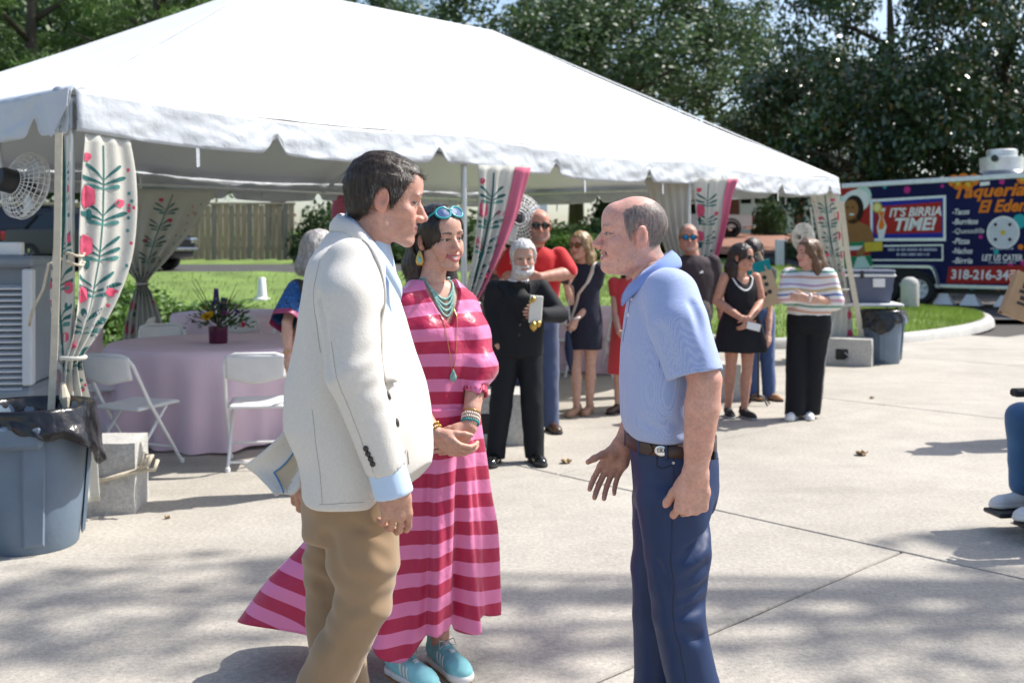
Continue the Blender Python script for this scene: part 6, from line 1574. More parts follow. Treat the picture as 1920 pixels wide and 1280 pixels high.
# hem roll of the sleeve
seam(bv2, [L2(1238, 552, -.2), L2(1222, 585, -.24), L2(1216, 640, -.25), L2(1226, 690, -.25)], fab('arm_seam', (.15, .21, .42)), p2, .0010)
seam(bv2, [L2(1240, 555, -.25), L2(1258, 547, -.22), L2(1285, 540, -.15)], fab('yoke_seam', (.15, .21, .42)), p2, .0010)
def trousers2(S):
    S.loft([(.975, cx2(1258), 0, .172, .120), (.90, cx2(1263), 0, .178, .127), (.83, cx2(1266), 0, .178, .124), (.755, cx2(1262), 0, .172, .112)], R(90), k=.03)
    S.chain([L2(1266, 940, -.09), L2(1272, 1040, -.10), L2(1272, 1150, -.10), L2(1300, 1290, -.095), L2(1318, 1480, -.09)], [.108, .094, .075, .072, .070], k=.010)
    S.chain([L2(1252, 940, .09), L2(1243, 1050, .09), L2(1236, 1150, .085), L2(1232, 1290, .085), L2(1240, 1470, .085)], [.110, .096, .078, .072, .070], k=.010)
    for a, b, r_ in ((L2(1325, 1010, -.16), L2(1270, 1060, -.21), .012), (L2(1328, 1060, -.17), L2(1285, 1090, -.2), .012), (L2(1325, 1100, -.15), L2(1270, 1130, -.19), .011), (L2(1325, 1130, -.14), L2(1268, 1158, -.19), .013), (L2(1310, 1195, -.16), L2(1265, 1180, -.19), .008), (L2(1232, 1060, -.17), L2(1262, 1150, -.19), .009), (L2(1342, 960, -.08), L2(1312, 1010, -.16), .014), (L2(1228, 930, -.2), L2(1222, 1100, -.17), .006)):
        S.cone(a, b, r_, r_*.5, k=.024, sub=True)
tr2 = garment('trousers', navy_t, p2, (-.30, -.30, .05), (.30, .30, .98), .0058, trousers2, folds=lambda x, y, z: .0035*vnoise(x*9, y*9, z*6+7)+.005*np.abs(vnoise(x*9, y*9, z*8))+.0018*vnoise(x*22, y*22, z*14), smooth=2)
bt2 = surf(tr2); ns = mat('navy_stitch', (.008, .014, .04), .6)
seam(bt2, [L2(1202, 862, -.2), L2(1204, 882, -.2), L2(1222, 888, -.22), L2(1262, 878, -.24)], ns, p2, .0016, 'pocket_edge')
seam(bt2, [L2(1262, 860, -.24), L2(1258, 960, -.24), L2(1256, 1080, -.22), L2(1262, 1170, -.2), L2(1285, 1300, -.19), L2(1300, 1400, -.19)], ns, p2, .0012, 'side_seam', 60)
button(bt2, L2(1258, 876, -.25), M['steel'], p2, .0045, th=.003)
seam(bt2, [L2(1328, 858, -.12), L2(1345, 859, -.06)], ns, p2, .002, 'back_pocket')
o = MB().box((-.02, -.004, -.012), (.02, .004, .012), Matrix.Translation(L2(1330, 852, -.12)) @ Matrix.Rotation(R(-40), 4, 'Z'), bev=.002).build('mobile_phone', M['dark_glass'], None); wchild(o, p2) if False else None
o.parent = p2; o.name = 'pocket_phone'
# belt
bm_ = mat('brown_belt', (.045, .024, .018), .42, .25, 30, .0008, 200); ring = []
def belt_pt(a, z, ex=.004): return Vector((cx2(1258)+(.122+ex)*math.cos(a), (.174+ex)*math.sin(a), z))
MB().sheet(lambda u, v: belt_pt(2*math.pi*u, lerp(.980, .945, v)), 72, 2, closed=True).build('belt', bm_, p2, smooth=True, solid=.004)
for a in (R(216), R(252), R(300), R(170), R(140)):
    MB().sheet(lambda u, v: belt_pt(a+lerp(-.03, .03, u), lerp(.987, .939, v), .009), 3, 3).build('belt_loop', navy_t, p2, smooth=True, solid=.003)
# oval concho with letters and the pointed billet
ba = R(246); Mb = Matrix.Translation(belt_pt(ba, .9625, .0065)) @ (Vector((math.cos(ba), math.sin(ba), 0)).to_track_quat('Z', 'Y').to_matrix().to_4x4())
con = MB().lathe([(.016, 0), (.0155, .0025), (.013, .003), (.0125, .002), (.0004, .0026)], 24, Mb @ Matrix.Diagonal((1.15, .88, 1, 1))).build('belt_concho', M['chrome'], p2, smooth=40)
cu = bpy.data.curves.new('concho_letters', 'FONT'); cu.body = 'LSU'; cu.align_x = 'CENTER'; cu.align_y = 'CENTER'; cu.size = .0125; cu.extrude = .0006; cu.offset = .0003
ob = bpy.data.objects.new('tmp', cu); C.objects.link(ob); me = bpy.data.meshes.new_from_object(ob.evaluated_get(bpy.context.evaluated_depsgraph_get())); bpy.data.objects.remove(ob)
zax = Mb.to_3x3().col[2]; ML = Matrix.Translation(Mb.translation+zax*.0032) @ Matrix((Vector((-zax.y, zax.x, 0)), Vector((0, 0, 1)), zax)).transposed().to_4x4()
me.transform(ML); finish(me, 'concho_letters', M['black_plastic'], con)
MB().sheet(lambda u, v: belt_pt(R(lerp(216, 236, u)), .9625+(.5-v)*.033*(1 if u < .8 else (1-u)/.2*.9+.1), .0085), 10, 4).build('belt_billet', bm_, p2, smooth=True, solid=.003)
FRINGE_LINE = [(-.13, .2), (-.056, .2), (-.044, .06), (-.036, .01), (-.020, -.018), (-.004, .016), (.02, .032), (.036, .0), (.045, -.05), (.07, -.072), (.12, -.078)]; FRINGE_TOP = [(-.06, .030), (-.045, .066), (-.02, .084), (.02, .094), (.06, .104), (.09, .108), (.13, .1)]
hc2 = L2(1187, 440); A_ = dict(skin=(.62, .37, .30), brow=(.16, .10, .07), browk=.4, smile=1, nose=1.06, fat=.5, jaw=1.03, sunburn=.30, iris=(.06, .07, .08), old=1, fringe=dict(col=(.20, .165, .15), line=FRINGE_LINE, top=FRINGE_TOP))
V, F, c, A2 = place_head(A_, hc2, (-1, -.05, .03), L2(1226, 520), .925); parts = [(V, F, c)]
V, F = arm_mesh(L2(1260, 560, -.18), L2(1322, 712, -.24), L2(1304, 888, -.225), (-.12, .05, -1), (-1, -.1, .05), palm=(0, 1, 0), r=(.054, .046, .031), h=.0032, curls=[(.9, 1.3, .7), (1.15, 1.4, .8), (1.2, 1.4, .8), (1.2, 1.4, .8)], tcurl=.25, spread=.0, sc=1.05, thumb_out=.30)
parts.append((V, F, skin_cols(V, (.57, .315, .24), 3)))
V, F = arm_mesh(L2(1245, 560, .18), L2(1232, 720, .26), L2(1168, 838, .14), (-.50, -.1, -.85), (-.75, -.1, .45), palm=(0, -1, 0), r=(.055, .048, .032), h=.0034, curls=[(.35, .25, .2), (.30, .25, .2), (.35, .3, .2), (.4, .3, .25)], tcurl=.1, spread=.06, sc=.92, thumb_out=.6)
parts.append((V, F, skin_cols(V, (.50, .27, .20), 4)))
S = SDF((-.25, -.3, .08), (.25, .3, 1.5), .014); S.loft([(1.48, cx2(1225), 0, .05, .05), (1.4, cx2(1238), 0, .14, .07), (1.2, cx2(1240), 0, .17, .09), (.9, cx2(1258), 0, .15, .09)], R(90), k=.03)
S.chain([L2(1266, 940, -.09), L2(1272, 1150, -.10), L2(1300, 1290, -.095), L2(1318, 1480, -.09)], [.07, .05, .045, .04], k=.02); S.chain([L2(1252, 940, .09), L2(1236, 1150, .085), L2(1232, 1290, .085), L2(1240, 1470, .085)], [.07, .05, .045, .04], k=.02)
parts.append(simple(S)); body_join('body', parts, p2)
for xa, dy in ((1318, -.09), (1240, .085)):
    q = L2(xa, 1490, dy); make_shoe(p2, (q[0]-.02, q[1]), R(180), .29, M['dk_leather'], M['black_rubber'])
# wedding band on the near hand is hidden by the curl; fringe of grey hair
h2m = hair_mat('salt_pepper_hair', (.10, .085, .078), (.30, .275, .26))
Vh, Fh, ch_ = make_head(dict(fat=.5, jaw=1.03), .0042); cn = Vh[Fh].mean(1); jt = .006*vnoise(cn[:, 0]*90, cn[:, 1]*90, cn[:, 2]*90)
fl_ = np.array(FRINGE_LINE); ft_ = np.array(FRINGE_TOP); sel = (cn[:, 2] > np.interp(cn[:, 1], fl_[:, 0], fl_[:, 1])+jt) & (cn[:, 2] < np.interp(cn[:, 1], ft_[:, 0], ft_[:, 1])+jt) & ~((np.abs(cn[:, 0]) > .079) & (np.abs(cn[:, 2]+.004) < .042) & (np.abs(cn[:, 1]-.014) < .026)) & (cn[:, 2] > -.085) & (cn[:, 1] < .125)
sv_, sf_ = strands(Vh, Fh[sel], 9000, .011, lambda c: np.stack([c[:, 0]*2, .7+0*c[:, 0], -1.0+0*c[:, 0]], 1), .4, .0022, .0005, 5); np_mesh('hair', place(sv_, A2, hc2, .925), sf_, h2m, p2)

# ================================================================== WOMAN IN THE STRIPED DRESS
B3 = np.array([-.27, 3.70, 0])
def L3(px, py, dy=0): return wp(px, py, 3.70+dy)-B3
p3 = thing('person', 'dark haired smiling woman in long pink and crimson striped dress', 'person', tuple(B3))
def stripe_mat():
    m, n, l, b = newmat('striped_satin'); at = n.new('ShaderNodeAttribute'); at.attribute_name = 'stripe'
    fr = n.new('ShaderNodeMath'); fr.operation = 'FRACT'; l.new(at.outputs['Fac'], fr.inputs[0])
    cr = n.new('ShaderNodeMapRange'); cr.inputs[1].default_value = .497; cr.inputs[2].default_value = .503; l.new(fr.outputs[0], cr.inputs[0])
    mx = n.new('ShaderNodeMix'); mx.data_type = 'RGBA'; mx.inputs[6].default_value = (.52, .014, .085, 1); mx.inputs[7].default_value = (.84, .24, .48, 1); l.new(cr.outputs[0], mx.inputs[0])
    tc = n.new('ShaderNodeTexCoord'); nz = n.new('ShaderNodeTexNoise'); nz.inputs['Scale'].default_value = 14; nz.inputs['Detail'].default_value = 4; l.new(tc.outputs['Object'], nz.inputs[0]); bp = n.new('ShaderNodeBump'); bp.inputs['Distance'].default_value = .010; l.new(nz.outputs[0], bp.inputs['Height']); l.new(bp.outputs[0], b.inputs['Normal'])
    l.new(mx.outputs[2], b.inputs[0]); b.inputs['Roughness'].default_value = .36; b.inputs['Specular IOR Level'].default_value = .45; b.inputs['Sheen Weight'].default_value = .3
    tr = n.new('ShaderNodeBsdfTranslucent'); l.new(mx.outputs[2], tr.inputs[0]); ms = n.new('ShaderNodeMixShader'); ms.inputs[0].default_value = .22; l.new(b.outputs[0], ms.inputs[1]); l.new(tr.outputs[0], ms.inputs[2]); l.new(ms.outputs[0], n['Material Output'].inputs[0])
    return m
satin = stripe_mat(); cx3 = lambda px: (px-960)/513.5+.27; PITCH = .088; yw = R(33)
eL, eR = L3(897, 690, -.02), L3(738, 700, -.10); sL, sR = L3(866, 572, .09), L3(758, 572, -.09); wL, wR = L3(880, 800, -.15), L3(818, 815, -.20); cL = eL*.62+wL*.38
def dress(S):
    S.loft([(1.405, cx3(812), 0, .085, .060), (1.37, cx3(815), 0, .135, .078), (1.325, cx3(817), 0, .158, .092), (1.25, cx3(818), 0, .160, .110), (1.15, cx3(822), -.01, .158, .118), (1.05, cx3(826), -.01, .156, .112), (.98, cx3(824), -.01, .158, .116), (.93, cx3(822), -.01, .160, .120)], yw, k=.02, rnd=.012)
    S.chain([sL, sL*.5+eL*.5, eL], [.062, .070, .074], k=.03); S.cone(eL, cL, .074, .046, k=.012)
    cR = eR*.62+wR*.38; S.chain([sR, sR*.5+eR*.5, eR], [.062, .070, .074], k=.03); S.cone(eR, cR, .074, .046, k=.012)
    for s_ in (-1, 1): S.ell(np.array([cx3(818), -.0, 1.215])+np.array([math.cos(yw), math.sin(yw), 0])*s_*.075+np.array([math.sin(yw), -math.cos(yw), 0])*.075, (.065, .055, .06), k=.03)
    # scooped V neckline
    f = np.array([math.sin(yw), -math.cos(yw)]); t_ = np.array([math.cos(yw), math.sin(yw)]); cx = cx3(817)
    S.cut(lambda x, y, z: np.where(z > 1.23, np.minimum(((x-cx)*f[0]+y*f[1])+.02, np.minimum((z-1.225)*.50, .068)-np.abs((x-cx)*t_[0]+y*t_[1])), -1.0))
    S.cut(lambda x, y, z: np.where(z > 1.36, .062-np.sqrt((x-cx3(813))**2+y**2), -1.0))
    S.cone(cL, wL, .040, .038, k=.005, sub=True)
    pass
def stripe_top(x, y, z):
    # torso bands follow height, sleeves follow the arm
    P = np.stack([x, y, z], 1)
    def along(a, b): d = b-a; return ((P-a) @ d)/(d @ d), np.linalg.norm(np.cross(P-a, d/np.linalg.norm(d)), axis=1)
    s = z/PITCH
    for a, b in ((sL, eL), (sR, eR)):
        pass
    return s+.15*vnoise(x*6, y*6, z*3)
dr = garment('dress_bodice', satin, p3, (-.30, -.28, .90), (.28, .24, 1.44), .005, dress, folds=lambda x, y, z: .007*vnoise(x*15, y*15, z*5)+.0035*vnoise(x*32, y*32, z*10), smooth=2, attr={'stripe': stripe_top})
# gathered cuff frill
def cuff(c, d, r_, name='cuff_frill'):
    d = unit(d); a = unit(np.cross(d, (0, 1, .2))); b = np.cross(d, a); V = []; St = []; n = 60; m_ = 6
    for j in range(m_+1):
        for i in range(n):
            t = 2*math.pi*i/n; rr = r_*(1+.10*(j/m_))+.0035*math.sin(t*17)*(.5+j/m_); q = np.asarray(c)+d*(-.014+.030*j/m_)+(a*math.cos(t)+b*math.sin(t))*rr; V.append(q); St.append(.2)
    F = [(j*n+i, j*n+(i+1) % n, (j+1)*n+(i+1) % n, (j+1)*n+i) for j in range(m_) for i in range(n)]
    o = np_mesh(name, np.array(V), np.array(F), satin, p3, attr={'stripe': St}); md = o.modifiers.new('t', 'SOLIDIFY'); md.thickness = .003; return o
cuff(cL, wL-eL, .042)
# skirt: wind-blown cone of cloth with folds
nth, nv = 240, 80; V = []; St = []
TH = np.linspace(0, 2*math.pi, nth, endpoint=False)
for j in range(nv+1):
    v = j/nv
    for th in TH:
        dpi = abs((th-math.pi*1.02+math.pi) % (2*math.pi)-math.pi); dfr = abs((th-math.pi*1.5+math.pi) % (2*math.pi)-math.pi); drt = abs((th+math.pi) % (2*math.pi)-math.pi)
        # waist oval in the world frame
        ca, sa = math.cos(th-yw), math.sin(th-yw); rw = 1/math.sqrt((ca/.158)**2+(sa/.118)**2)
        Rh = .195+.475*math.exp(-(dpi/.62)**2)+.0*math.exp(-(drt/.5)**2)-.03*math.exp(-(dfr/.4)**2)
        zh = .175-.105*math.exp(-((th-math.pi*1.36)/.27)**2)+.035*math.exp(-((th-math.pi*1.66)/.12)**2)+.012*math.sin(3*th+1)+.03*math.exp(-((th-math.pi*1.88)/.2)**2)
        rr = rw+(Rh-rw)*(v**1.12)+.03*math.exp(-(drt/.8)**2)*math.sin(v*math.pi)*.6
        fold = math.sin(9*th+.8*math.sin(2*th)+1.0+v*.8)*.026+math.sin(17*th+2-v)*.010+math.sin(4*th+v*2.6)*.020+.012*vn(6*math.cos(th), 6*math.sin(th), v*5)
        rr += fold*v**.9*(1+.9*math.exp(-(dpi/.6)**2))
        z = .95+(zh-.95)*v; z += .030*math.sin(7*th+v*3)*v*math.exp(-(dpi/.8)**2)
        x = cx3(822)+rr*math.cos(th)-.02*v; y = -.01+rr*math.sin(th)+.05*v*math.exp(-(dpi/.7)**2)
        V.append((x, y, z)); St.append((.95-v*(.95-zh)*math.sqrt(1+((Rh-rw)/.8)**2)*.92+.02*math.sin(3*th+v*2)*v)/(PITCH*1.0))
F = [(j*nth+i, j*nth+(i+1) % nth, (j+1)*nth+(i+1) % nth, (j+1)*nth+i) for j in range(nv) for i in range(nth)]
sk = np_mesh('dress_skirt', np.array(V), np.array(F), satin, p3, attr={'stripe': St}); md = sk.modifiers.new('t', 'SOLIDIFY'); md.thickness = .002
hc3 = L3(823, 447); f3 = (math.cos(R(48)), -math.sin(R(48)), -.05)
V, F, c, A3 = place_head(dict(skin=(.58, .335, .25), brow=(.03, .018, .014), smile=1, fem=1, jaw=.93, lip=(.42, .08, .10), nose=.95, iris=(.04, .028, .02), gaze=(.25, 0), neckr=.047), hc3, f3, L3(808, 528, -.0), .945, roll=R(-5)); parts = [(V, F, c)]
V, F = arm_mesh(sL, eL, wL, (-.75, -.25, -.75), (-.55, -.45, .6), palm=(-.3, 1, -.3), r=(.043, .037, .024), h=.0032, curls=[(.35, .5, .3), (.4, .55, .3), (.45, .55, .3), (.5, .55, .3)], spread=.02, sc=.90, tcurl=.3, thumb_out=.35); parts.append((V, F, skin_cols(V, (.55, .31, .23), 1)))
V, F = arm_mesh(sR, eR, wR, (.85, -.1, -.6), (.2, -.5, .75), palm=(-.2, 1, 0), r=(.043, .037, .024), h=.0034, curls=[(.5, .6, .4), (.55, .6, .4), (.6, .6, .4), (.6, .6, .4)], spread=.02, sc=.90, tcurl=.3, thumb_out=.35); parts.append((V, F, skin_cols(V, (.55, .31, .23), 2)))
S = SDF((-.24, -.24, .05), (.24, .24, 1.42), .009); S.loft([(1.40, cx3(812), 0, .060, .048), (1.365, cx3(815), 0, .12, .062), (1.31, cx3(817), 0, .146, .080), (1.22, cx3(818), 0, .148, .095), (1.05, cx3(824), -.01, .13, .09), (.9, cx3(820), 0, .15, .11)], yw, k=.03)
aL3, aR3 = L3(826, 1222, -.02), L3(752, 1240, -.12); S.chain([L3(840, 800, .03), (aL3[0]-.02, aL3[1]+.01, .5), aL3], [.08, .055, .033], k=.02); S.chain([L3(790, 800, -.05), (aR3[0]+.02, aR3[1]+.02, .5), aR3], [.08, .055, .033], k=.02)
parts.append(simple(S, 2, (.57, .325, .24))); body_join('body', parts, p3)
# hair: parted, falling behind the shoulder
h3m = hair_mat('dark_brown_hair', (.008, .005, .004), (.032, .019, .013), .3)
def long_hair(length=.30, th=.016, wid=1.0, front=-.03, part=.01, h=.004, face=(.064, .062), vol=1.0, ear=0, fz=0):
    S = SDF((-.15, -.15, -.14-length), (.15, .18, .17), h)
    S.ell((0, .014, .036), (.0755+th, .098+th, .084+th), k=.01); S.ell((0, -.026, .03), (.064+th, .062+th*.8, .072+th), k=.02)
    for s in (-1, 1):
        S.chain([(s*.066, -.03+ear*.3, .055), (s*.084*wid, -.008+ear, -.02), (s*.085*wid, .018+ear, -.10), (s*.078*wid, .045, -.10-length*.5), (s*.06*wid, .055, -.10-length)], [.026, .024*vol, .032*vol, .036*vol, .016], k=.022)
        S.chain([(s*.04, .07, .02), (s*.05, .088, -.10), (s*.04, .085, -.10-length*.6), (s*.03, .075, -.10-length)], [.045, .048*vol, .042*vol, .016], k=.03)
    S.ell((0, -.095, -.045), (face[0], .085, .098), k=.008, sub=True)
    for s in (-1, 1): S.ell((s*.02, -.10, .040+fz), (.044, .045, .036), k=.01, sub=True)
    if ear:
        for s in (-1, 1): S.ell((s*.092, .008, -.02), (.022, .026, .04), k=.006, sub=True)
    S.warp(lambda x, y, z: .004*vnoise(x*55+vnoise(z*9, x*9, y*9)*2, y*55, z*7)+.002*vnoise(x*130, y*130, z*14)+.003*np.exp(-((x-part)/.004)**2)*(z > .09), .03)
    return S.mesh(1)
hv, hf = long_hair(.17, .014, .96, ear=.032, fz=.010); ho_ = np_mesh('hair', place(hv, A3, hc3, .945), hf, h3m, p3)
sv_, sf_ = strands(hv, hf, 4200, .06, lambda c: np.stack([c[:, 0]*3, .9+0*c[:, 0], -1.0-c[:, 2]*2], 1), .12, .002, .0007, 7, 5); np_mesh('hair_strands', place(sv_, A3, hc3, .945), sf_, h3m, ho_)
# sunglasses pushed up on the hair
def glasses(parent, A, ctr, sc, m_frame, m_lens, up=0, fwd=0, tilt=0, r=(.027, .021), temple=True, name='sunglasses', th=.0028):
    Rm = np.array(Matrix.Rotation(tilt, 3, 'X')); org = np.array([0, -.094+fwd, .0+up])
    def tf(v): return place((np.array(v) @ Rm.T)+org, A, ctr, sc)
    fr = MB()
    for s in (-1, 1):
        el_ = [(s*.033+r[0]*math.cos(t)*(1+.12*math.sin(t)*s*math.copysign(1, math.cos(t))), .010*(abs(s*.033+r[0]*math.cos(t))/.06)**2, r[1]*math.sin(t)) for t in [k*2*math.pi/20 for k in range(20)]]
        fr.tube([Vector(q) for q in tf(el_)], th*sc, 6, closed=True)
        if temple: fr.tube([Vector(q) for q in tf([(s*.062, .008, .008), (s*.074, .03, .010), (s*.080, .085, .006), (s*.078, .112, -.012)])], th*.8*sc, 6)
    fr.tube([Vector(q) for q in tf([(-.009, .0, .006), (0, -.003, .008), (.009, .0, .006)])], th*sc, 6)
    o = fr.build(name, m_frame, parent, smooth=True)
    for s in (-1, 1):
        el_ = [(s*.033, .001, 0)]+[(s*.033+r[0]*math.cos(t), .010*(abs(s*.033+r[0]*math.cos(t))/.06)**2, r[1]*math.sin(t)) for t in [k*2*math.pi/20 for k in range(20)]]
        MB().add([tuple(q) for q in tf(el_)], [(0, 1+k, 1+(k+1) % 20) for k in range(20)]).build('lens', m_lens, o, solid=.001)
    return o
glasses(p3, A3, hc3, .945, mat('turquoise_frame', (.0, .30, .33), .3), mat('blue_lens', (.05, .10, .22), .08, spec=.8), up=.104, fwd=.016, tilt=R(-36), r=(.030, .024), th=.0042)
# jewellery
turq = mat('turquoise_bead', (.22, .42, .37), .35, .35, 90); gold = mat('gold', (.60, .40, .12), .3, .1, 40, metal=1)
bv3 = BVHTree.FromPolygons([v.co for v in p3.children[-1].data.vertices], [tuple(q.vertices) for q in p3.children[-1].data.polygons]) if False else None
bod = [c_ for c_ in p3.children if c_.name.startswith('body')][0]; bvb = surf(bod); bvd = surf(dr)
fw = np.array([math.sin(yw), -math.cos(yw), 0]); ac = np.array([math.cos(yw), math.sin(yw), 0]); nk = np.array([cx3(814), 0, 0])
def on_chest(p, off=.004):
    a = bvb.find_nearest(Vector(p)); b = bvd.find_nearest(Vector(p)); 
    d0 = Vector(p)+Vector(fw)*.3; h_ = None
    for bv_ in (bvb, bvd):
        r_ = bv_.ray_cast(d0, -Vector(fw))
        if r_[0] is not None and (h_ is None or (d0-r_[0]).length < (d0-h_).length): h_ = r_[0]
    return (h_ if h_ is not None else Vector(p))+Vector(fw)*off
for k, dz in enumerate((.062, .082, .102, .122)):
    nk_m = MB(); n = 34+4*k
    for i in range(n+1):
        t = i/n*2-1; hw = .060-.002*k; z = 1.395+.012*abs(t)-dz*(1-abs(t)**2.2); q = nk+ac*t*hw+np.array([0, 0, z])
        P_ = on_chest(q, .005)
        nk_m.lathe([(.0002, -.0052), (.0042, -.003), (.0054, 0), (.0042, .003), (.0002, .0052)], 7, Matrix.Translation(P_))
    nk_m.build('bead_strand', turq, p3, smooth=True)['kind'] = 'stuff'
for sgn in (-1, 1):
    MB().tube([on_chest(nk+ac*sgn*lerp(.045, .003, i/12)+np.array([0, 0, lerp(1.37, 1.085, i/12)]), .003) for i in range(13)], .0011, 5).build('pendant_chain', gold, p3)
q = on_chest(nk+np.array([0, 0, 1.065])+ac*.0, .008); MB().lathe([(.0005, .026), (.004, .018), (.012, .0), (.0125, -.008), (.008, -.018), (.0005, -.021)], 14, Matrix.Translation(q) @ Matrix.Diagonal((1, .5, 1, 1))).build('teardrop_pendant', turq, p3, smooth=True)
for sgn in (-1,):
    q = place(np.array([[sgn*.086, .004, -.045]]), A3, hc3, .945)[0]; e = MB(); e.lathe([(.0005, .020), (.007, .012), (.012, -.004), (.0155, -.022), (.010, -.036), (.0005, -.040)], 14, Matrix.Translation(Vector(q)+Vector((-.004, -.004, -.012))) @ Matrix.Diagonal((1, .45, 1, 1))); e.build('earring', gold, p3, smooth=True)
    MB().lathe([(.0005, .010), (.007, .004), (.009, -.008), (.005, -.016), (.0005, -.018)], 12, Matrix.Translation(Vector(q)+Vector((-.004, -.0085, -.024))) @ Matrix.Diagonal((1, .5, 1, 1))).build('earring_stone', turq, p3, smooth=True)
def bangle(c, d, r_, m_, name='bracelet', th=.003, beads=0):
    d = unit(d); a = unit(np.cross(d, (0, 1, .3))); b = np.cross(d, a); pts = [Vector(np.asarray(c)+(a*math.cos(t)+b*math.sin(t))*r_) for t in [k*2*math.pi/24 for k in range(24)]]
    if beads:
        mb = MB()
        for p in pts: mb.lathe([(.0002, -th*1.3), (th, 0), (.0002, th*1.3)], 7, Matrix.Translation(p))
        o = mb.build(name, m_, p3, smooth=True); o['kind'] = 'stuff'; return o
    return MB().tube(pts, th, 6, closed=True).build(name, m_, p3, smooth=True)
dv = unit(wL-eL); pearl = mat('pearl', (.7, .66, .58), .25)
for i, (m_, b_) in enumerate(((gold, 0), (pearl, 1), (pearl, 1), (bpy.data.materials['turquoise_frame'], 1))): bangle(wL-dv*(.055-.013*i), dv, .031, m_, th=.0022 if not b_ else .0045, beads=b_)
dv = unit(wR-eR)
for i in range(2): bangle(wR-dv*(.03-.014*i), dv, .030, gold, th=.0045, beads=1)
# trainers
aqua = mat('aqua_suede', (.24, .56, .60), .8, .15, 30, .0008, 300); wsole = mat('white_midsole', (.72, .71, .68), .6); gum = mat('gum_sole', (.35, .18, .07), .6)
for ank, yaw_ in ((aR3, R(-48)), (aL3, R(-58))):
    loc = (ank[0], ank[1]); sh_, A_s, k_ = make_shoe(p3, loc, yaw_, .275, aqua, wsole, 'sneaker', 'trainer', .0042, .006)
    bs = surf(sh_)
    def sp(x, y, z): q = A_s @ (np.array([x, y, z])*k_); return Vector((q[0]+loc[0], q[1]+loc[1], q[2]+.006))
    for sd in (-1, 1):
        for i in range(3): MB().sheet(lambda u, v: lay(bs, [sp(.045+i*.018+.014*(1-v)+.009*(u-.5), sd*(.06-.018*v), lerp(.028, .075, v))], .0015)[0], 2, 8).build('side_stripe', wsole, sh_, smooth=True, solid=.0012)
    for i in range(6): MB().tube(lay(bs, [sp(.04+i*.013, lerp(-.026, .026, q/6), .16) for q in range(7)], .003), .003, 6).build('lace', wsole, sh_, smooth=True)
    for sd in (-1, 1): MB().tube([sp(.035, 0, .098), sp(.045, sd*.03, .108), sp(.06, sd*.035, .085), sp(.045, sd*.012, .09)], .0022, 5).build('lace_bow', wsole, sh_, smooth=True)
    MB().sheet(lambda u, v: sp(lerp(-.078, .205, u), (v-.5)*(.072+.02*math.sin(u*3))*math.sqrt(max(0.02, 1-(2*u-1)**6)), -.003), 16, 4).build('outsole', gum, sh_, solid=.007)
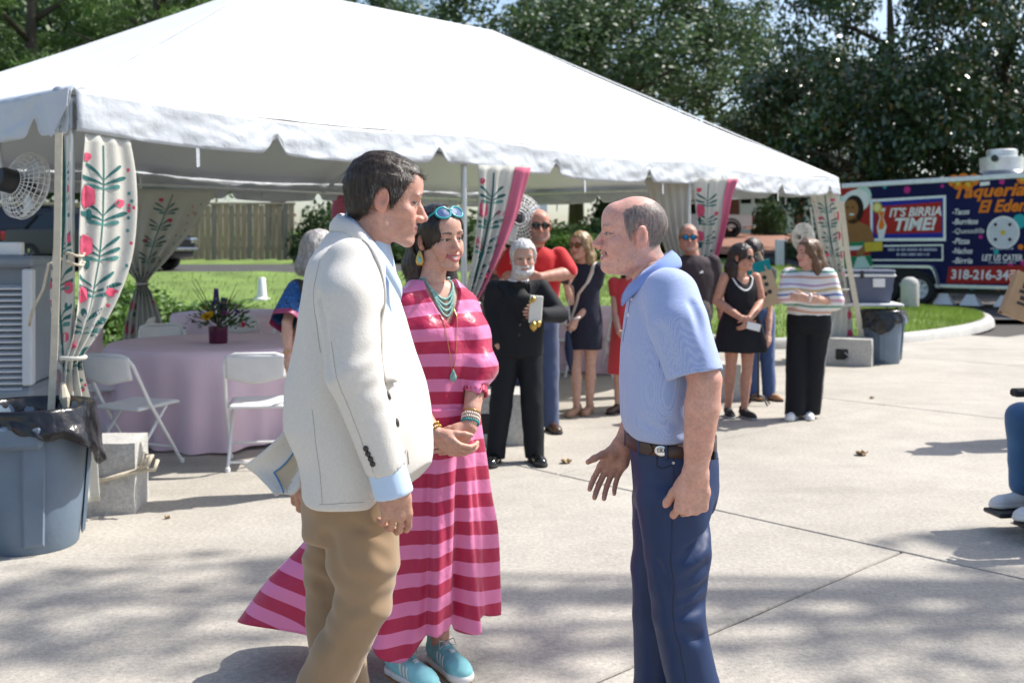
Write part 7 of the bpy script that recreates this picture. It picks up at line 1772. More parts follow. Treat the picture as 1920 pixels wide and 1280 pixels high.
# ================================================================== THE OTHER GUESTS
SEC_M = [(1.485, .070, .062), (1.455, .125, .082), (1.41, .185, .10), (1.30, .198, .12), (1.15, .185, .122), (1.0, .172, .118), (.93, .175, .12)]
SEC_F = [(1.465, .060, .055), (1.435, .105, .068), (1.39, .150, .085), (1.27, .155, .112), (1.12, .135, .100), (1.02, .150, .108), (.93, .172, .12)]
def guest(label, px, z, H, yaw=0, fem=0, head=None, hc=None, face=(0, -1, 0), hair=None, arms=None, secs=None, top=None, sleeve=None, bottom=None, legr=(.10, .078, .068), feet=None, shoe=None, topname='shirt', skin=None, hsc=None, fold=.005, stripe=None, hemcut=None, build=1.0):
    k = H/1.75; x0 = (px-960)/FPX*z; base = np.array([x0, z, 0.0]); t = thing('person', label, 'person', tuple(base), 0, None)
    P = lambda a: wp(a[0], a[1], z+(a[2] if len(a) > 2 else 0))-base
    ac = np.array([math.cos(yaw), math.sin(yaw), 0]); fw = np.array([math.sin(yaw), -math.cos(yaw), 0]); skin = skin or (SK_F if fem else SK_M)
    sec = [(s_[0]*k, 0, 0, s_[1]*k*build, s_[2]*k*build) for s_ in (secs or (SEC_F if fem else SEC_M))]
    shw = (.15 if fem else .18)*k*(1+(build-1)*.8); shz = (1.395 if fem else 1.41)*k
    Sh = {'R': -ac*shw+np.array([0, 0, shz]), 'L': ac*shw+np.array([0, 0, shz])}
    # head
    hcp = P(hc) if hc is not None else np.array([0, 0, 1.64*k])+fw*.03; sc = hsc or (1.04 if fem else 1.10)*k**.5; dzn = min(0, hcp[2]-.158*sc-sec[0][0]); sec = [(q[0]+dzn*min(1, max(0, (q[0]-.95*k)/(.38*k))),)+q[1:] for q in sec]; shz += dzn*.9
    Sh = {'R': -ac*shw+np.array([0, 0, shz]), 'L': ac*shw+np.array([0, 0, shz])}
    A_ = {}
    for s_ in 'RL':
        sg = -1 if s_ == 'R' else 1; d = (arms or {}).get(s_)
        if d is None: d = dict(el=Sh[s_]+ac*sg*.06*k+np.array([0, 0, -.29*k]), wr=Sh[s_]+ac*sg*.07*k+fw*.05+np.array([0, 0, -.54*k]), hd=(0, 0, -1), th=fw, pa=-ac*sg)
        else: d = dict(d); d['el'] = P(d['el']); d['wr'] = P(d['wr'])
        A_[s_] = d
    ft = feet or [(-.10, 0, -.1), (.10, 0, .1)]
    hip = [(-.085*k), (.085*k)]
    parts = []
    hd_ = dict(skin=skin); hd_.update(head or {})
    V, F, c, A = place_head(hd_, hcp, face, np.array([0, 0, sec[0][0]])+fw*.0, sc, h=.0042); parts.append((V, F, c))
    for i, s_ in enumerate('RL'):
        d = A_[s_]; rr = (.042, .036, .025) if fem else (.050, .044, .030)
        V, F = arm_mesh(Sh[s_], d['el'], d['wr'], d['hd'], d['th'], palm=d['pa'], r=tuple(q*k*d.get('fat', 1) for q in rr), h=.0052, curl=d.get('curl', (.35, .45, .3)), spread=.02, sc=(.85 if fem else .95)*k, tcurl=.3, thumb_out=d.get('to', .4)); parts.append((V, F, skin_cols(V, skin, i)))
    lo, hi = np.array([-.36, -.36, .0]), np.array([.36, .36, sec[0][0]+.05])
    S = SDF(lo, hi, .009); S.loft([(z_, cx, cy, a*.86, b*.84) for z_, cx, cy, a, b in sec], yaw, k=.03)
    for i in (0, 1):
        hp = ac*hip[i]+np.array([0, 0, .90*k]); fx = np.array([ft[i][0], ft[i][1], .085]); kn = hp*.48+fx*.52+fw*.02; S.chain([hp, hp*.5+kn*.5], [.082*k, .072*k], k=.02); S.chain([hp*.5+kn*.5, kn, kn*.7+fx*.3-fw*.012, fx], [.072*k, .051*k, .054*k, .034*k], k=.008)
    V, F = S.mesh(1); parts.append((V, F, skin_cols(V, skin, 5))); body_join('body', parts, t)
    # clothes
    def tb(S):
        S.loft(sec, yaw, k=.02, rnd=.012)
        if sleeve:
            f, r0, r1 = sleeve
            for s_ in 'RL':
                sh, el, wr = Sh[s_], A_[s_]['el'], A_[s_]['wr']
                if f <= 1: S.cone(sh, sh+(el-sh)*f, r0*k, r1*k, k=.03)
                else: S.cone(sh, el, r0*k, (r0+r1)/2*k, k=.03); S.cone(el, el+(wr-el)*(f-1), (r0+r1)/2*k, r1*k, k=.01)
        if hemcut: hemcut(S, ac, fw, k)
    if top:
        P0 = np.array([s_ for s_ in ([A_[q]['el'] for q in 'RL']+[A_[q]['wr'] for q in 'RL'])]) if sleeve else np.zeros((1, 3))
        amax = max(q[3] for q in sec)+.06; lo = np.minimum(np.array([-amax, -amax, sec[-1][0]-.03]), P0.min(0)-.12 if sleeve and sleeve[0] > .3 else 9); hi = np.maximum(np.array([amax, amax, sec[0][0]+.03]), P0.max(0)+.12 if sleeve and sleeve[0] > .3 else -9)
        lo[2] = min(sec[-1][0]-.03, lo[2]); tp_ = garment(topname, top, t, lo, hi, .0085, tb, folds=lambda x, y, z_: fold*vnoise(x*11+px, y*11, z_*6)+fold*.5*vnoise(x*25, y*25+px, z_*14), attr={'stripe': stripe} if stripe else None)
    else: tp_ = None
    if bottom:
        def bb(S):
            S.loft([(1.0*k, 0, 0, .165*k*build, .118*k*build), (.9*k, 0, 0, .178*k*build, .125*k*build), (.8*k, 0, 0, .172*k*build, .11*k*build)], yaw, k=.03)
            for i in (0, 1):
                hp = ac*hip[i]+np.array([0, 0, .88*k]); fx = np.array([ft[i][0], ft[i][1], .05]); kn = hp*.48+fx*.52; S.chain([hp, kn, fx], [legr[0]*k, legr[1]*k, legr[2]*k], k=.012)
        garment('trousers', bottom, t, (-.36, -.32, .03), (.36, .32, 1.03*k), .0085, bb, folds=lambda x, y, z_: .005*vnoise(x*9+px, y*9, z_*6)+.003*vnoise(x*22, y*22, z_*15))
    if shoe:
        for i in (0, 1): make_shoe(t, (ft[i][0]-0*.02, ft[i][1]), math.atan2(fw[1], fw[0])+ft[i][2], (.255 if fem else .29), shoe[0], shoe[1], shoe[2] if len(shoe) > 2 else 'shoe', 'shoe', .006)
    if hair:
        kind, m_, kw = hair; hv, hf = (hair_cap(kw, .0042) if kind == 'cap' else long_hair(h=.005, **kw)); hr_ = np_mesh('hair', place(hv, A, hcp, sc), hf, m_, t); sv_, sf_ = strands(hv, hf, 1500, .05 if kind != 'cap' else .02, (lambda c: np.stack([c[:, 0]*2.5, .6+0*c[:, 0], -1.0-c[:, 2]*2], 1)) if kind != 'cap' else flow_side, .2, .003, .0011, int(px), 3); np_mesh('hair_strands', place(sv_, A, hcp, sc), sf_, m_, hr_)
    return dict(t=t, nz=sec[0][0], A=A, hc=hcp, sc=sc, ac=ac, fw=fw, k=k, P=P, base=base, top=tp_, arms=A_, Sh=Sh)
def W_(v): return v
shades_blk = mat('black_lens', (.008, .008, .01), .08, spec=.8); shades_blu = mat('mirror_blue_lens', (.02, .20, .42), .06, metal=.6); shades_amb = mat('amber_lens', (.20, .075, .012), .1)
def specs(gd, lens=shades_blk, frame=None, **k): glasses(gd['t'], gd['A'], gd['hc'], gd['sc'], frame or M['black_plastic'], lens, up=.002, fwd=-.006, r=(.029, .022), **k)
def band_at(gd, zc, rr, drop, m_, name, out=.018, yb=.0, zf=-.03, th=.005):
    """collar round the neck: zc at the back, lower by zf in front"""
    pts = []
    for i in range(13):
        a = -math.pi*.93+2*math.pi*.93*i/12; d = gd['ac']*math.sin(a)-gd['fw']*math.cos(a); pts.append(np.array([0, 0, zc+zf*(1-math.cos(a))/2])+d*rr)
    return band(pts, lambda u: drop+.02*(abs(u-.5)*2)**4, out, name=name, m=m_, parent=gd['t'], th=th)
black_wool = fab('black_suit', (.010, .011, .014), .75); black_shirt = fab('black_clerical', (.008, .008, .009), .6); white_c = fab('white_collar', (.75, .75, .74), .5); shine = mat('polished_black_shoe', (.008, .008, .008), .12, spec=.7)
white_hair = hair_mat('white_hair', (.42, .41, .40), (.68, .67, .66), .5); brown_h = hair_mat('auburn_hair', (.035, .016, .009), (.11, .052, .028)); blonde_h = hair_mat('blonde_hair', (.16, .10, .045), (.42, .30, .16)); dark_h = hair_mat('dark_hair', (.010, .006, .005), (.045, .026, .018)); grey_h = hair_mat('grey_hair', (.20, .19, .18), (.42, .40, .38)); lt_br = hair_mat('light_brown_hair', (.07, .035, .018), (.20, .11, .055))
# ---- priest
pr = guest('priest in black suit and clerical collar with white hair and beard', 972, 7.3, 1.63, R(4), head=dict(skin=(.50, .29, .215), beard=((.55, .54, .53), 'full', .9), brow=(.35, .34, .33), iris=(.05, .04, .03)), hc=(981, 485, -.02), face=(.10, -1, -.02), hair=('cap', white_hair, dict(line=SHORT, th=.020, recess=.006)),
    arms=dict(R=dict(el=(921, 570, .0), wr=(930, 640, -.06), hd=(.25, .2, -1), th=(.5, -1, 0), pa=(1, .2, 0)), L=dict(el=(1050, 590, -.03), wr=(1016, 590, -.24), hd=(-.95, -.25, .12), th=(.1, .1, 1), pa=(0, 1, 0), curl=(.7, .8, .5))),
    secs=[(1.475, .085, .075), (1.445, .14, .09), (1.40, .19, .105), (1.28, .205, .132), (1.13, .20, .14), (.98, .195, .138), (.82, .20, .14)], top=black_wool, topname='suit_jacket', sleeve=(1.93, .075, .052), bottom=black_wool, legr=(.105, .085, .075), feet=[(-.165, -.06, -.25), (.115, -.03, .2)], shoe=(shine, M['black_rubber']),
    hemcut=lambda S, ac, fw, k: S.cut(lambda x, y, z: np.where(z > 1.10*k, np.minimum((x*fw[0]+y*fw[1])-.03, (z-1.10*k)*.20-np.abs(x*ac[0]+y*ac[1])), -1.0)))
k = pr['k']
garment('clerical_shirt', black_shirt, pr['t'], (-.2, -.2, 1.0), (.2, .2, 1.46), .008, lambda S: S.loft([(pr['nz']+.012, 0, 0, .062, .060), (pr['nz']-.03, 0, 0, .07, .07), (1.38*k, 0, 0, .15, .098), (1.28*k, 0, 0, .17, .122), (1.1*k, 0, 0, .16, .128)], R(4), k=.02))
band_at(pr, pr['nz']+.035, .066, .030, white_c, 'clerical_collar', .002, zf=-.022, th=.004)
for sg in (-1, 1):
    pts = [pr['ac']*sg*.075+np.array([0, 0, 1.475*k])+pr['fw']*.02, pr['ac']*sg*.085+pr['fw']*.10+np.array([0, 0, 1.38*k]), pr['ac']*sg*.06+pr['fw']*.135+np.array([0, 0, 1.25*k]), pr['ac']*sg*.012+pr['fw']*.145+np.array([0, 0, 1.09*k])]
    bvp = surf(pr['top']); L_ = []
    for i in range(13):
        t_ = i/12*3; q = min(int(t_), 2); L_.append(pts[q]+(pts[q+1]-pts[q])*(t_-q))
    MB().sheet(lambda u, v: lay(bvp, [L_[int(round(v*12))]+pr['ac']*sg*.055*u*math.sin(math.pi*min(1, v*.9+.12))], .006)[0], 4, 12).build('lapel', black_wool, pr['t'], smooth=True, solid=.004)
for zz in (1.06, .98): button(bvp, pr['fw']*.2+np.array([0, 0, zz*k]), M['black_plastic'], pr['t'], .009)
# beard mass
S = SDF((-.09, -.14, -.17), (.09, .04, .0), .0042); S.ell((0, -.060, -.090), (.046, .044, .034), k=.01)
for s_ in (-1, 1): S.cone((s_*.062, -.008, -.03), (s_*.040, -.054, -.084), .014, .024, k=.02)
S.cone((-.022, -.098, -.054), (.022, -.098, -.054), .008, .008, k=.01); S.ell((0, -.112, -.069), (.022, .02, .006), k=.005, sub=True)
S.cut(lambda x, y, z: np.where(y < -.05, z+.046+.0*x, z+.01)); S.warp(lambda x, y, z: .004*vnoise(x*70, y*70, z*45), .03); V, F = S.mesh(1); np_mesh('beard', place(V, pr['A'], pr['hc'], pr['sc']), F, white_hair, pr['t'])
hnd = wp(1000, 578, 7.3-.27)
t = thing('gift_packet', 'white packet with gold wrapping in the hand of the priest', 'packet', tuple(hnd+np.array([0, -.02, -.10]))); MB().box((-.035, -.014, 0), (.055, .014, .19), Matrix.Rotation(R(4), 4, 'Y'), bev=.004).build('box', mat('cream_card', (.66, .64, .57), .5), t)
gf = mat('gold_foil', (.50, .33, .08), .3, .3, 60, .004, 60, metal=.8)
for (x_, z_, r_) in ((0, .165, .018), (-.02, .150, .013), (.0, -.02, .030), (.035, -.005, .02)): MB().lathe([(.001, -r_*1.3), (r_*.8, -r_*.5), (r_, r_*.2), (r_*.5, r_), (.001, r_*1.2)], 9, Matrix.Translation((x_, -.022, z_))).build('foil_bow', gf, t, smooth=True)
# ---- man in red shirt
red_p = fab('red_polo', (.50, .012, .016)); jeans = fab('blue_jeans', (.05, .07, .14), .85, .2)
rd = guest('bearded man in red polo with dark sunglasses behind the priest', 1004, 8.55, 1.89, R(8), head=dict(skin=(.48, .25, .18), beard=((.20, .17, .155), 'full', .75), brow=(.09, .06, .04), sunburn=.3, fat=1, jaw=1.08), hc=(1011, 423, -.02), face=(.08, -1, -.05), build=1.06, top=red_p, sleeve=(.85, .072, .074), bottom=jeans, feet=[(-.13, 0, -.1), (.13, 0, .15)], shoe=(M['dk_leather'], M['black_rubber']),
    arms=dict(R=dict(el=(945, 510, -.02), wr=(985, 540, -.24), hd=(1, -.1, .05), th=(0, 0, 1), pa=(0, 1, 0)), L=dict(el=(1068, 512, -.05), wr=(1012, 520, -.24), hd=(-1, -.1, .1), th=(0, 0, 1), pa=(0, 1, 0), fat=1.15)), skin=(.48, .245, .175))
specs(rd); band_at(rd, rd['nz']+.012, .078, .045, red_p, 'collar', .022, zf=-.045)
# ---- blonde woman
tweed = mat('navy_tweed', (.016, .019, .036), .85, .5, 70, .002, 300)
bl_ = guest('blonde woman in navy tweed dress with amber sunglasses and shoulder strap', 1096, 9.4, 1.69, R(-28), 1, head=dict(skin=(.55, .31, .22), jaw=.93, smile=.4, fem=1, lip=(.45, .13, .12)), hc=(1088, 460, -.04), face=(-.62, -.78, -.03), hair=('long', blonde_h, dict(length=.10, th=.014, wid=.95)),
    arms=dict(R=dict(el=(1070, 566, -.10), wr=(1062, 535, -.24), hd=(.1, -.3, .9), th=(.8, -.2, 0), pa=(.5, 1, 0), curl=(.7, .8, .5)), L=dict(el=(1114, 562, -.02), wr=(1079, 600, -.16), hd=(-.35, -.1, -1), th=(-.8, -.5, .2), pa=(-.3, .8, 0), curl=(.7, .8, .5))),
    secs=[(1.455, .065, .058), (1.43, .11, .07), (1.385, .155, .088), (1.27, .158, .115), (1.12, .148, .112), (1.0, .165, .12), (.85, .182, .128), (.63, .175, .125)], top=tweed, topname='dress', sleeve=(.42, .068, .062), feet=[(-.075, -.03, -.1), (.05, .06, .1)], shoe=(mat('tan_sandal', (.42, .24, .15), .5), mat('cork_wedge', (.36, .22, .12), .9)))
specs(bl_, shades_amb)
strapm = fab('cream_strap', (.62, .57, .48)); bvb_ = surf(bl_['top']); pts = [bl_['Sh']['L']+np.array([-.03, 0, .05]), bl_['Sh']['L']*.6+bl_['fw']*.13+np.array([0, 0, .42]), bl_['fw']*.15+np.array([-.02, 0, 1.12]), bl_['Sh']['R']*.9+bl_['fw']*.1+np.array([0, 0, -.45])]
L_ = [pts[min(int(i/8), 2)]+(pts[min(int(i/8), 2)+1]-pts[min(int(i/8), 2)])*(i/8-min(int(i/8), 2)) for i in range(25)]
MB().sheet(lambda u, v: lay(bvb_, [L_[int(round(v*24))]+bl_['ac']*(u-.5)*.04], .006)[0], 2, 24).build('bag_strap', strapm, bl_['t'], smooth=True, solid=.003)
wq = bl_['arms']['L']['wr']; MB().tube([Vector(wq+.031*np.array([math.cos(a), math.sin(a)*.9, .2*math.cos(a)])+np.array([.008, 0, .02])) for a in [q*.5236 for q in range(12)]], .009, 6, closed=True).build('watch', M['white_plastic'], bl_['t'], smooth=True)
um = wp(1070, 628, 9.24); t = thing('umbrella', 'furled navy umbrella held down by the blonde woman', 'umbrella', tuple(um+np.array([0, 0, -.32]))); MB().lathe([(.003, -.05), (.01, 0), (.033, .10), (.040, .20), (.022, .33), (.012, .36)], 10, Matrix.Rotation(R(-5), 4, 'Y')).build('canopy', fab('navy_nylon', (.02, .03, .07), .4), t, smooth=True); MB().tube([(0, 0, .34), (-.03, 0, .74)], .009, 8).build('handle', M['steel'], t)
t = tag(MB().box((-.037, -.006, -.07), (.037, .006, .07), Matrix.Translation(wp(1061, 518, 9.12)) @ Matrix.Rotation(R(12), 4, 'Y'), bev=.004).build('mobile_phone', M['black_plastic']), 'dark phone in the raised hand of the blonde woman', 'phone')
# ---- man in dark polo
dk_polo = fab('charcoal_polo', (.055, .042, .046)); khk = fab('grey_trousers', (.16, .14, .12))
dp = guest('heavy man in charcoal polo and blue mirrored sunglasses before the curtain', 1298, 10.1, 1.83, R(6), head=dict(skin=(.52, .29, .215), beard=((.33, .29, .27), 'goatee', .8), brow=(.2, .14, .1), sunburn=.3, fat=1.2, jaw=1.1), hc=(1291, 445, -.02), face=(-.08, -1, -.03), hair=('cap', grey_h, dict(line=[(-.13, .2), (-.04, .2), (-.03, .02), (-.014, -.01), (0, .02), (.02, .032), (.036, .0), (.045, -.045), (.07, -.066), (.12, -.07)], th=.002, recess=0)), build=1.16, top=dk_polo, sleeve=(.85, .074, .074), bottom=khk, feet=[(-.13, 0, -.1), (.13, 0, .15)], shoe=(M['dk_leather'], M['black_rubber']), skin=(.50, .27, .20))
specs(dp, shades_blu); band_at(dp, dp['nz']+.012, .080, .045, dk_polo, 'collar', .024, zf=-.05)
garment('undershirt', white_c, dp['t'], (-.1, -.16, 1.35), (.1, .1, 1.58), .007, lambda S: S.loft([(dp['nz']+.004, 0, 0, .060, .058), (dp['nz']-.05, 0, -.02, .06, .088), (dp['nz']-.11, 0, -.03, .035, .095)], R(6), k=.02))
bvd_ = surf(dp['top']); MB().sheet(lambda u, v: lay(bvd_, [dp['fw']*.3+dp['ac']*(.085+.055*(u-.5))+np.array([0, 0, 1.335+.022*(v-.5)+.008*math.sin(u*math.pi)])], .003)[0], 6, 3).build('chest_logo', white_c, dp['t'], solid=.001)
# ---- woman in black dress
blk = fab('black_jersey', (.012, .012, .016), .75)
bd = guest('woman in sleeveless black dress with white trim looking to the right', 1388, 9.27, 1.60, R(10), 1, head=dict(skin=(.52, .27, .19), fem=1, jaw=.95, smile=.5, lip=(.4, .12, .11)), hc=(1391, 482, -.03), face=(.80, -.60, -.05), hair=('long', dark_h, dict(length=.12, th=.013, wid=.92, ear=.02)),
    arms=dict(R=dict(el=(1344, 565, -.02), wr=(1389, 596, -.24), hd=(.85, -.1, -.5), th=(.3, -.6, .7), pa=(0, 1, 0), fat=1.2), L=dict(el=(1428, 565, -.02), wr=(1405, 598, -.25), hd=(-.6, -.1, -.8), th=(-.6, -.5, .4), pa=(0, 1, 0), fat=1.2)), build=1.12,
    secs=[(1.40, .125, .070), (1.36, .135, .088), (1.27, .158, .118), (1.14, .148, .115), (1.06, .158, .118), (.9, .205, .15), (.75, .235, .17), (.655, .25, .18)], top=blk, topname='dress', feet=[(-.10, .05, -.2), (.03, -.03, .15)], shoe=(M['black_rubber'], mat('grey_platform', (.35, .34, .33), .8)), skin=(.50, .255, .175), fold=.008,
    hemcut=lambda S, ac, fw, k: S.cut(lambda x, y, z: np.where(z > 1.31*k, .075-np.sqrt((x*ac[0]+y*ac[1])**2+((z-1.44*k)*.75)**2), -1.0)))
specs(bd, shades_blk); bvk = surf(bd['top'])
arc = [bd['ac']*.092*math.sin(a)+bd['fw']*(.02+.12*max(0, math.cos(a)))+np.array([0, 0, 1.42*bd['k']-.135*max(0, math.cos(a))]) for a in np.linspace(-1.75, 1.75, 25)]
MB().tube(lay(bvk, arc, .004), .0075, 6).build('white_trim', white_c, bd['t'], smooth=True)
tag(MB().box((-.062, -.005, -.032), (.062, .005, .032), Matrix.Translation(wp(1413, 612, 8.98)) @ Matrix.Rotation(R(14), 4, 'Y'), bev=.004).build('mobile_phone', M['white_plastic']), 'white phone held by the woman in black dress', 'phone')
# ---- woman in striped sweater
def sweater_mat():
    m, n, l, b = newmat('striped_knit'); at = n.new('ShaderNodeAttribute'); at.attribute_name = 'stripe'; fr = n.new('ShaderNodeMath'); fr.operation = 'FRACT'; l.new(at.outputs['Fac'], fr.inputs[0]); cr = n.new('ShaderNodeValToRGB'); cr.color_ramp.interpolation = 'CONSTANT'; W = (.74, .73, .70, 1)
    cols = [(0, W), (.10, (.60, .34, .24, 1)), (.17, W), (.27, (.10, .30, .24, 1)), (.33, W), (.42, (.62, .36, .42, 1)), (.50, W), (.58, (.12, .18, .40, 1)), (.64, W), (.73, (.55, .42, .20, 1)), (.80, W), (.88, (.45, .30, .42, 1)), (.94, W)]
    e = cr.color_ramp.elements
    while len(e) < len(cols): e.new(.5)
    for q, (p_, c_) in zip(e, cols): q.position = p_; q.color = c_
    l.new(fr.outputs[0], cr.inputs[0]); l.new(cr.outputs[0], b.inputs[0]); b.inputs['Roughness'].default_value = .9; return m
swe = guest('woman in pastel striped sweater and black track trousers with arms folded', 1516, 9.2, 1.67, R(-32), 1, head=dict(skin=(.58, .33, .25), fem=1, jaw=.95, smile=.6, lip=(.45, .15, .14)), hc=(1516, 474, -.02), face=(-.94, -.34, -.02), hair=('long', lt_br, dict(length=.22, th=.016, wid=1.0)), build=1.22,
    arms=dict(R=dict(el=(1478, 555, -.10), wr=(1510, 560, -.30), hd=(.9, -.1, -.1), th=(0, -.3, 1), pa=(0, 1, 0)), L=dict(el=(1563, 565, -.08), wr=(1512, 558, -.34), hd=(-1, .0, .05), th=(0, -.2, 1), pa=(0, 1, 0))),
    top=sweater_mat(), topname='sweater', sleeve=(.95, .092, .10), bottom=black_wool, legr=(.118, .105, .098), feet=[(-.13, -.03, -.1), (.02, .03, .25)], shoe=(mat('white_trainer', (.72, .72, .72), .6), wsole, 'sneaker'), stripe=lambda x, y, z: (z+.02*vnoise(x*5, y*5, z*5))/.31, secs=[(1.465, .060, .055), (1.435, .11, .07), (1.39, .160, .09), (1.27, .168, .12), (1.12, .160, .118), (1.02, .165, .118), (.95, .162, .116)])
MB().tube([Vector(swe['arms']['L']['wr']+.033*np.array([.25*math.cos(a), math.sin(a), math.cos(a)])+np.array([.03, 0, 0])) for a in [q*.5236 for q in range(12)]], .009, 6, closed=True).build('watch', M['white_plastic'], swe['t'], smooth=True)
st_ = fab('grey_side_stripe', (.22, .22, .23)); 
trs = [c_ for c_ in swe['t'].children if c_.name.startswith('trousers')][0]; seam(surf(trs), [swe['ac']*.3+np.array([0, 0, .95]), swe['ac']*.3+np.array([0, -.05, .5]), swe['ac']*.2+np.array([0, 0, .1])], st_, swe['t'], .008, 'side_stripe')
# ---- woman with tote standing behind the black dress
gr_top = fab('slate_top', (.05, .055, .065)); tq = guest('dark haired woman with canvas tote half hidden behind the black dress', 1424, 10.35, 1.66, R(25), 1, head=dict(skin=(.50, .28, .20), fem=1), hc=(1412, 470, .0), face=(.6, .8, 0), hair=('long', dark_h, dict(length=.12, th=.014)), top=gr_top, sleeve=(.5, .066, .06), bottom=fab('blue_shorts', (.04, .08, .2)), feet=[(-.08, .02, 0), (.1, .0, .1)], shoe=(mat('tan_flat', (.35, .2, .11), .6), M['black_rubber']), arms=dict(L=dict(el=(1442, 590, -.08), wr=(1441, 626, -.16), hd=(0, -.3, -1), th=(-.6, -.6, 0), pa=(-1, 0, 0))))
canvas = fab('canvas', (.50, .38, .24), .9); t = thing('tote_bag', 'tan canvas tote bag with dark print at the shoulder of the hidden woman', 'bag', tuple(wp(1442, 574, 10.15))); t.rotation_euler = (0, R(-16), 0)
MB().add([(-.14, -.04, 0), (.14, -.04, 0), (.14, .04, 0), (-.14, .04, 0), (-.12, -.015, .36), (.12, -.015, .36), (.12, .015, .36), (-.12, .015, .36)], [(0, 3, 2, 1), (0, 1, 5, 4), (1, 2, 6, 5), (2, 3, 7, 6), (3, 0, 4, 7)]).build('bag', canvas, t); MB().add([(-.12, -.0165, .355), (.12, -.0165, .355), (.125, -.03, .46), (-.115, -.03, .46)], [(0, 1, 2, 3)]).build('teal_panel', fab('teal_cloth', (.0, .22, .24)), t, solid=.01)
for (x_, z_) in ((-.03, .2), (.03, .22), (-.01, .13), (.04, .14), (-.04, .27), (.03, .29)): MB().lathe([(.0, 0), (.024, 0), (.02, .004)], 7, Matrix.Translation((x_, -.041+.07*z_, z_)) @ Matrix.Rotation(R(90), 4, 'X')).build('print_mark', M['black_plastic'], t)
MB().tube([(-.07, -.02, .35), (-.05, -.02, .55), (.05, -.02, .55), (.07, -.02, .35)], .01, 6).build('handle', canvas, t)
# quad cane
t = thing('quad_cane', 'black walking cane with four rubber feet standing behind the black dress', 'cane', (2.42, 9.95, 0)); MB().tube([(0, 0, .08), (0, 0, .74), (-.02, 0, .80), (-.09, 0, .82), (-.13, 0, .80)], .011, 8).build('shaft', M['black_plastic'], t, smooth=True)
for k_ in range(4): a = k_*1.57+.5; MB().tube([(0, 0, .10), (.07*math.cos(a), .05*math.sin(a), .09), (.14*math.cos(a), .10*math.sin(a), .012)], .008, 6).build('foot', M['black_plastic'], t, smooth=True)
# ---- woman beside the pink curtain
fl_top = mat('floral_blouse', (.10, .075, .075), .8, .9, 28); guest('woman in dark floral blouse half hidden by the pink edged curtain', 930, 8.9, 1.60, R(35), 1, head=dict(skin=(.52, .30, .22), fem=1), hc=(929, 478, -.02), face=(.85, -.5, 0), hair=('long', brown_h, dict(length=.08, th=.014)), top=fl_top, sleeve=(1.4, .065, .06), bottom=black_wool, shoe=(M['dk_leather'], M['black_rubber']))
# ---- woman with blue printed sleeve
pr_m, n, l, b = newmat('blue_print'); tc = n.new('ShaderNodeTexCoord'); v_ = n.new('ShaderNodeTexVoronoi'); v_.inputs['Scale'].default_value = 22; l.new(tc.outputs['Object'], v_.inputs[0]); wv = n.new('ShaderNodeMath'); wv.operation = 'PINGPONG'; wv.inputs[1].default_value = .09; l.new(v_.outputs['Distance'], wv.inputs[0]); cr = n.new('ShaderNodeValToRGB'); cr.color_ramp.interpolation = 'CONSTANT'; cr.color_ramp.elements[0].color = (.008, .012, .03, 1); cr.color_ramp.elements[1].color = (.02, .17, .50, 1); cr.color_ramp.elements[1].position = .045; l.new(wv.outputs[0], cr.inputs[0]); l.new(cr.outputs[0], b.inputs[0]); b.inputs['Roughness'].default_value = .6
gs = guest('grey haired woman with blue printed sleeve standing behind the cream blazer', 590, 6.35, 1.60, R(150), 1, head=dict(skin=(.50, .29, .21), fem=1), hc=(600, 468, .0), face=(.75, .65, 0), hair=('long', grey_h, dict(length=.03, th=.012)), top=fab('taupe_top', (.07, .055, .05)), sleeve=(.2, .07, .07), bottom=fab('dark_trousers', (.02, .02, .025)), shoe=(M['dk_leather'], M['black_rubber']), arms=dict(R=dict(el=(566, 604, -.05), wr=(545, 665, -.12), hd=(-.05, -.1, -1), th=(.3, -1, 0), pa=(1, 0, 0)), L=dict(el=(538, 604, -.12), wr=(540, 668, -.16), hd=(0, -.1, -1), th=(.6, -.8, 0), pa=(1, 0, 0))))
sl0, sl1 = gs['Sh']['L'], gs['arms']['L']['el']; 
def bell(u, v):
    a = 2*math.pi*u; d = unit(sl1-sl0); e = unit(np.cross(d, (0, 1, 0))); f = np.cross(d, e); r_ = lerp(.066, .105, v**.8)+.006*math.sin(a*6)*v; return Vector(sl0+(sl1-sl0)*(v*1.06-.02)+(e*math.cos(a)+f*math.sin(a))*r_)
MB().sheet(lambda u, v: bell(u, v*.86), 32, 14, closed=True).build('printed_sleeve', pr_m, gs['t'], smooth=True, solid=.003)
red_b, n, l, b = newmat('red_band'); tc = n.new('ShaderNodeTexCoord'); w_ = n.new('ShaderNodeTexWave'); w_.inputs['Scale'].default_value = 26; l.new(tc.outputs['Object'], w_.inputs[0]); cr = n.new('ShaderNodeValToRGB'); cr.color_ramp.elements[0].color = (.45, .05, .05, 1); cr.color_ramp.elements[1].color = (.12, .03, .18, 1); l.new(w_.outputs[0], cr.inputs[0]); l.new(cr.outputs[0], b.inputs[0])
MB().sheet(lambda u, v: bell(u, lerp(.86, 1.0, v)), 32, 4, closed=True).build('sleeve_band', red_b, gs['t'], smooth=True, solid=.003)
MB().tube([Vector(gs['arms']['L']['wr']+.03*np.array([math.cos(a), math.sin(a), .2*math.cos(a)])+np.array([0, 0, .03])) for a in [q*.5236 for q in range(12)]], .004, 6, closed=True).build('bracelet', gold, gs['t'], smooth=True)
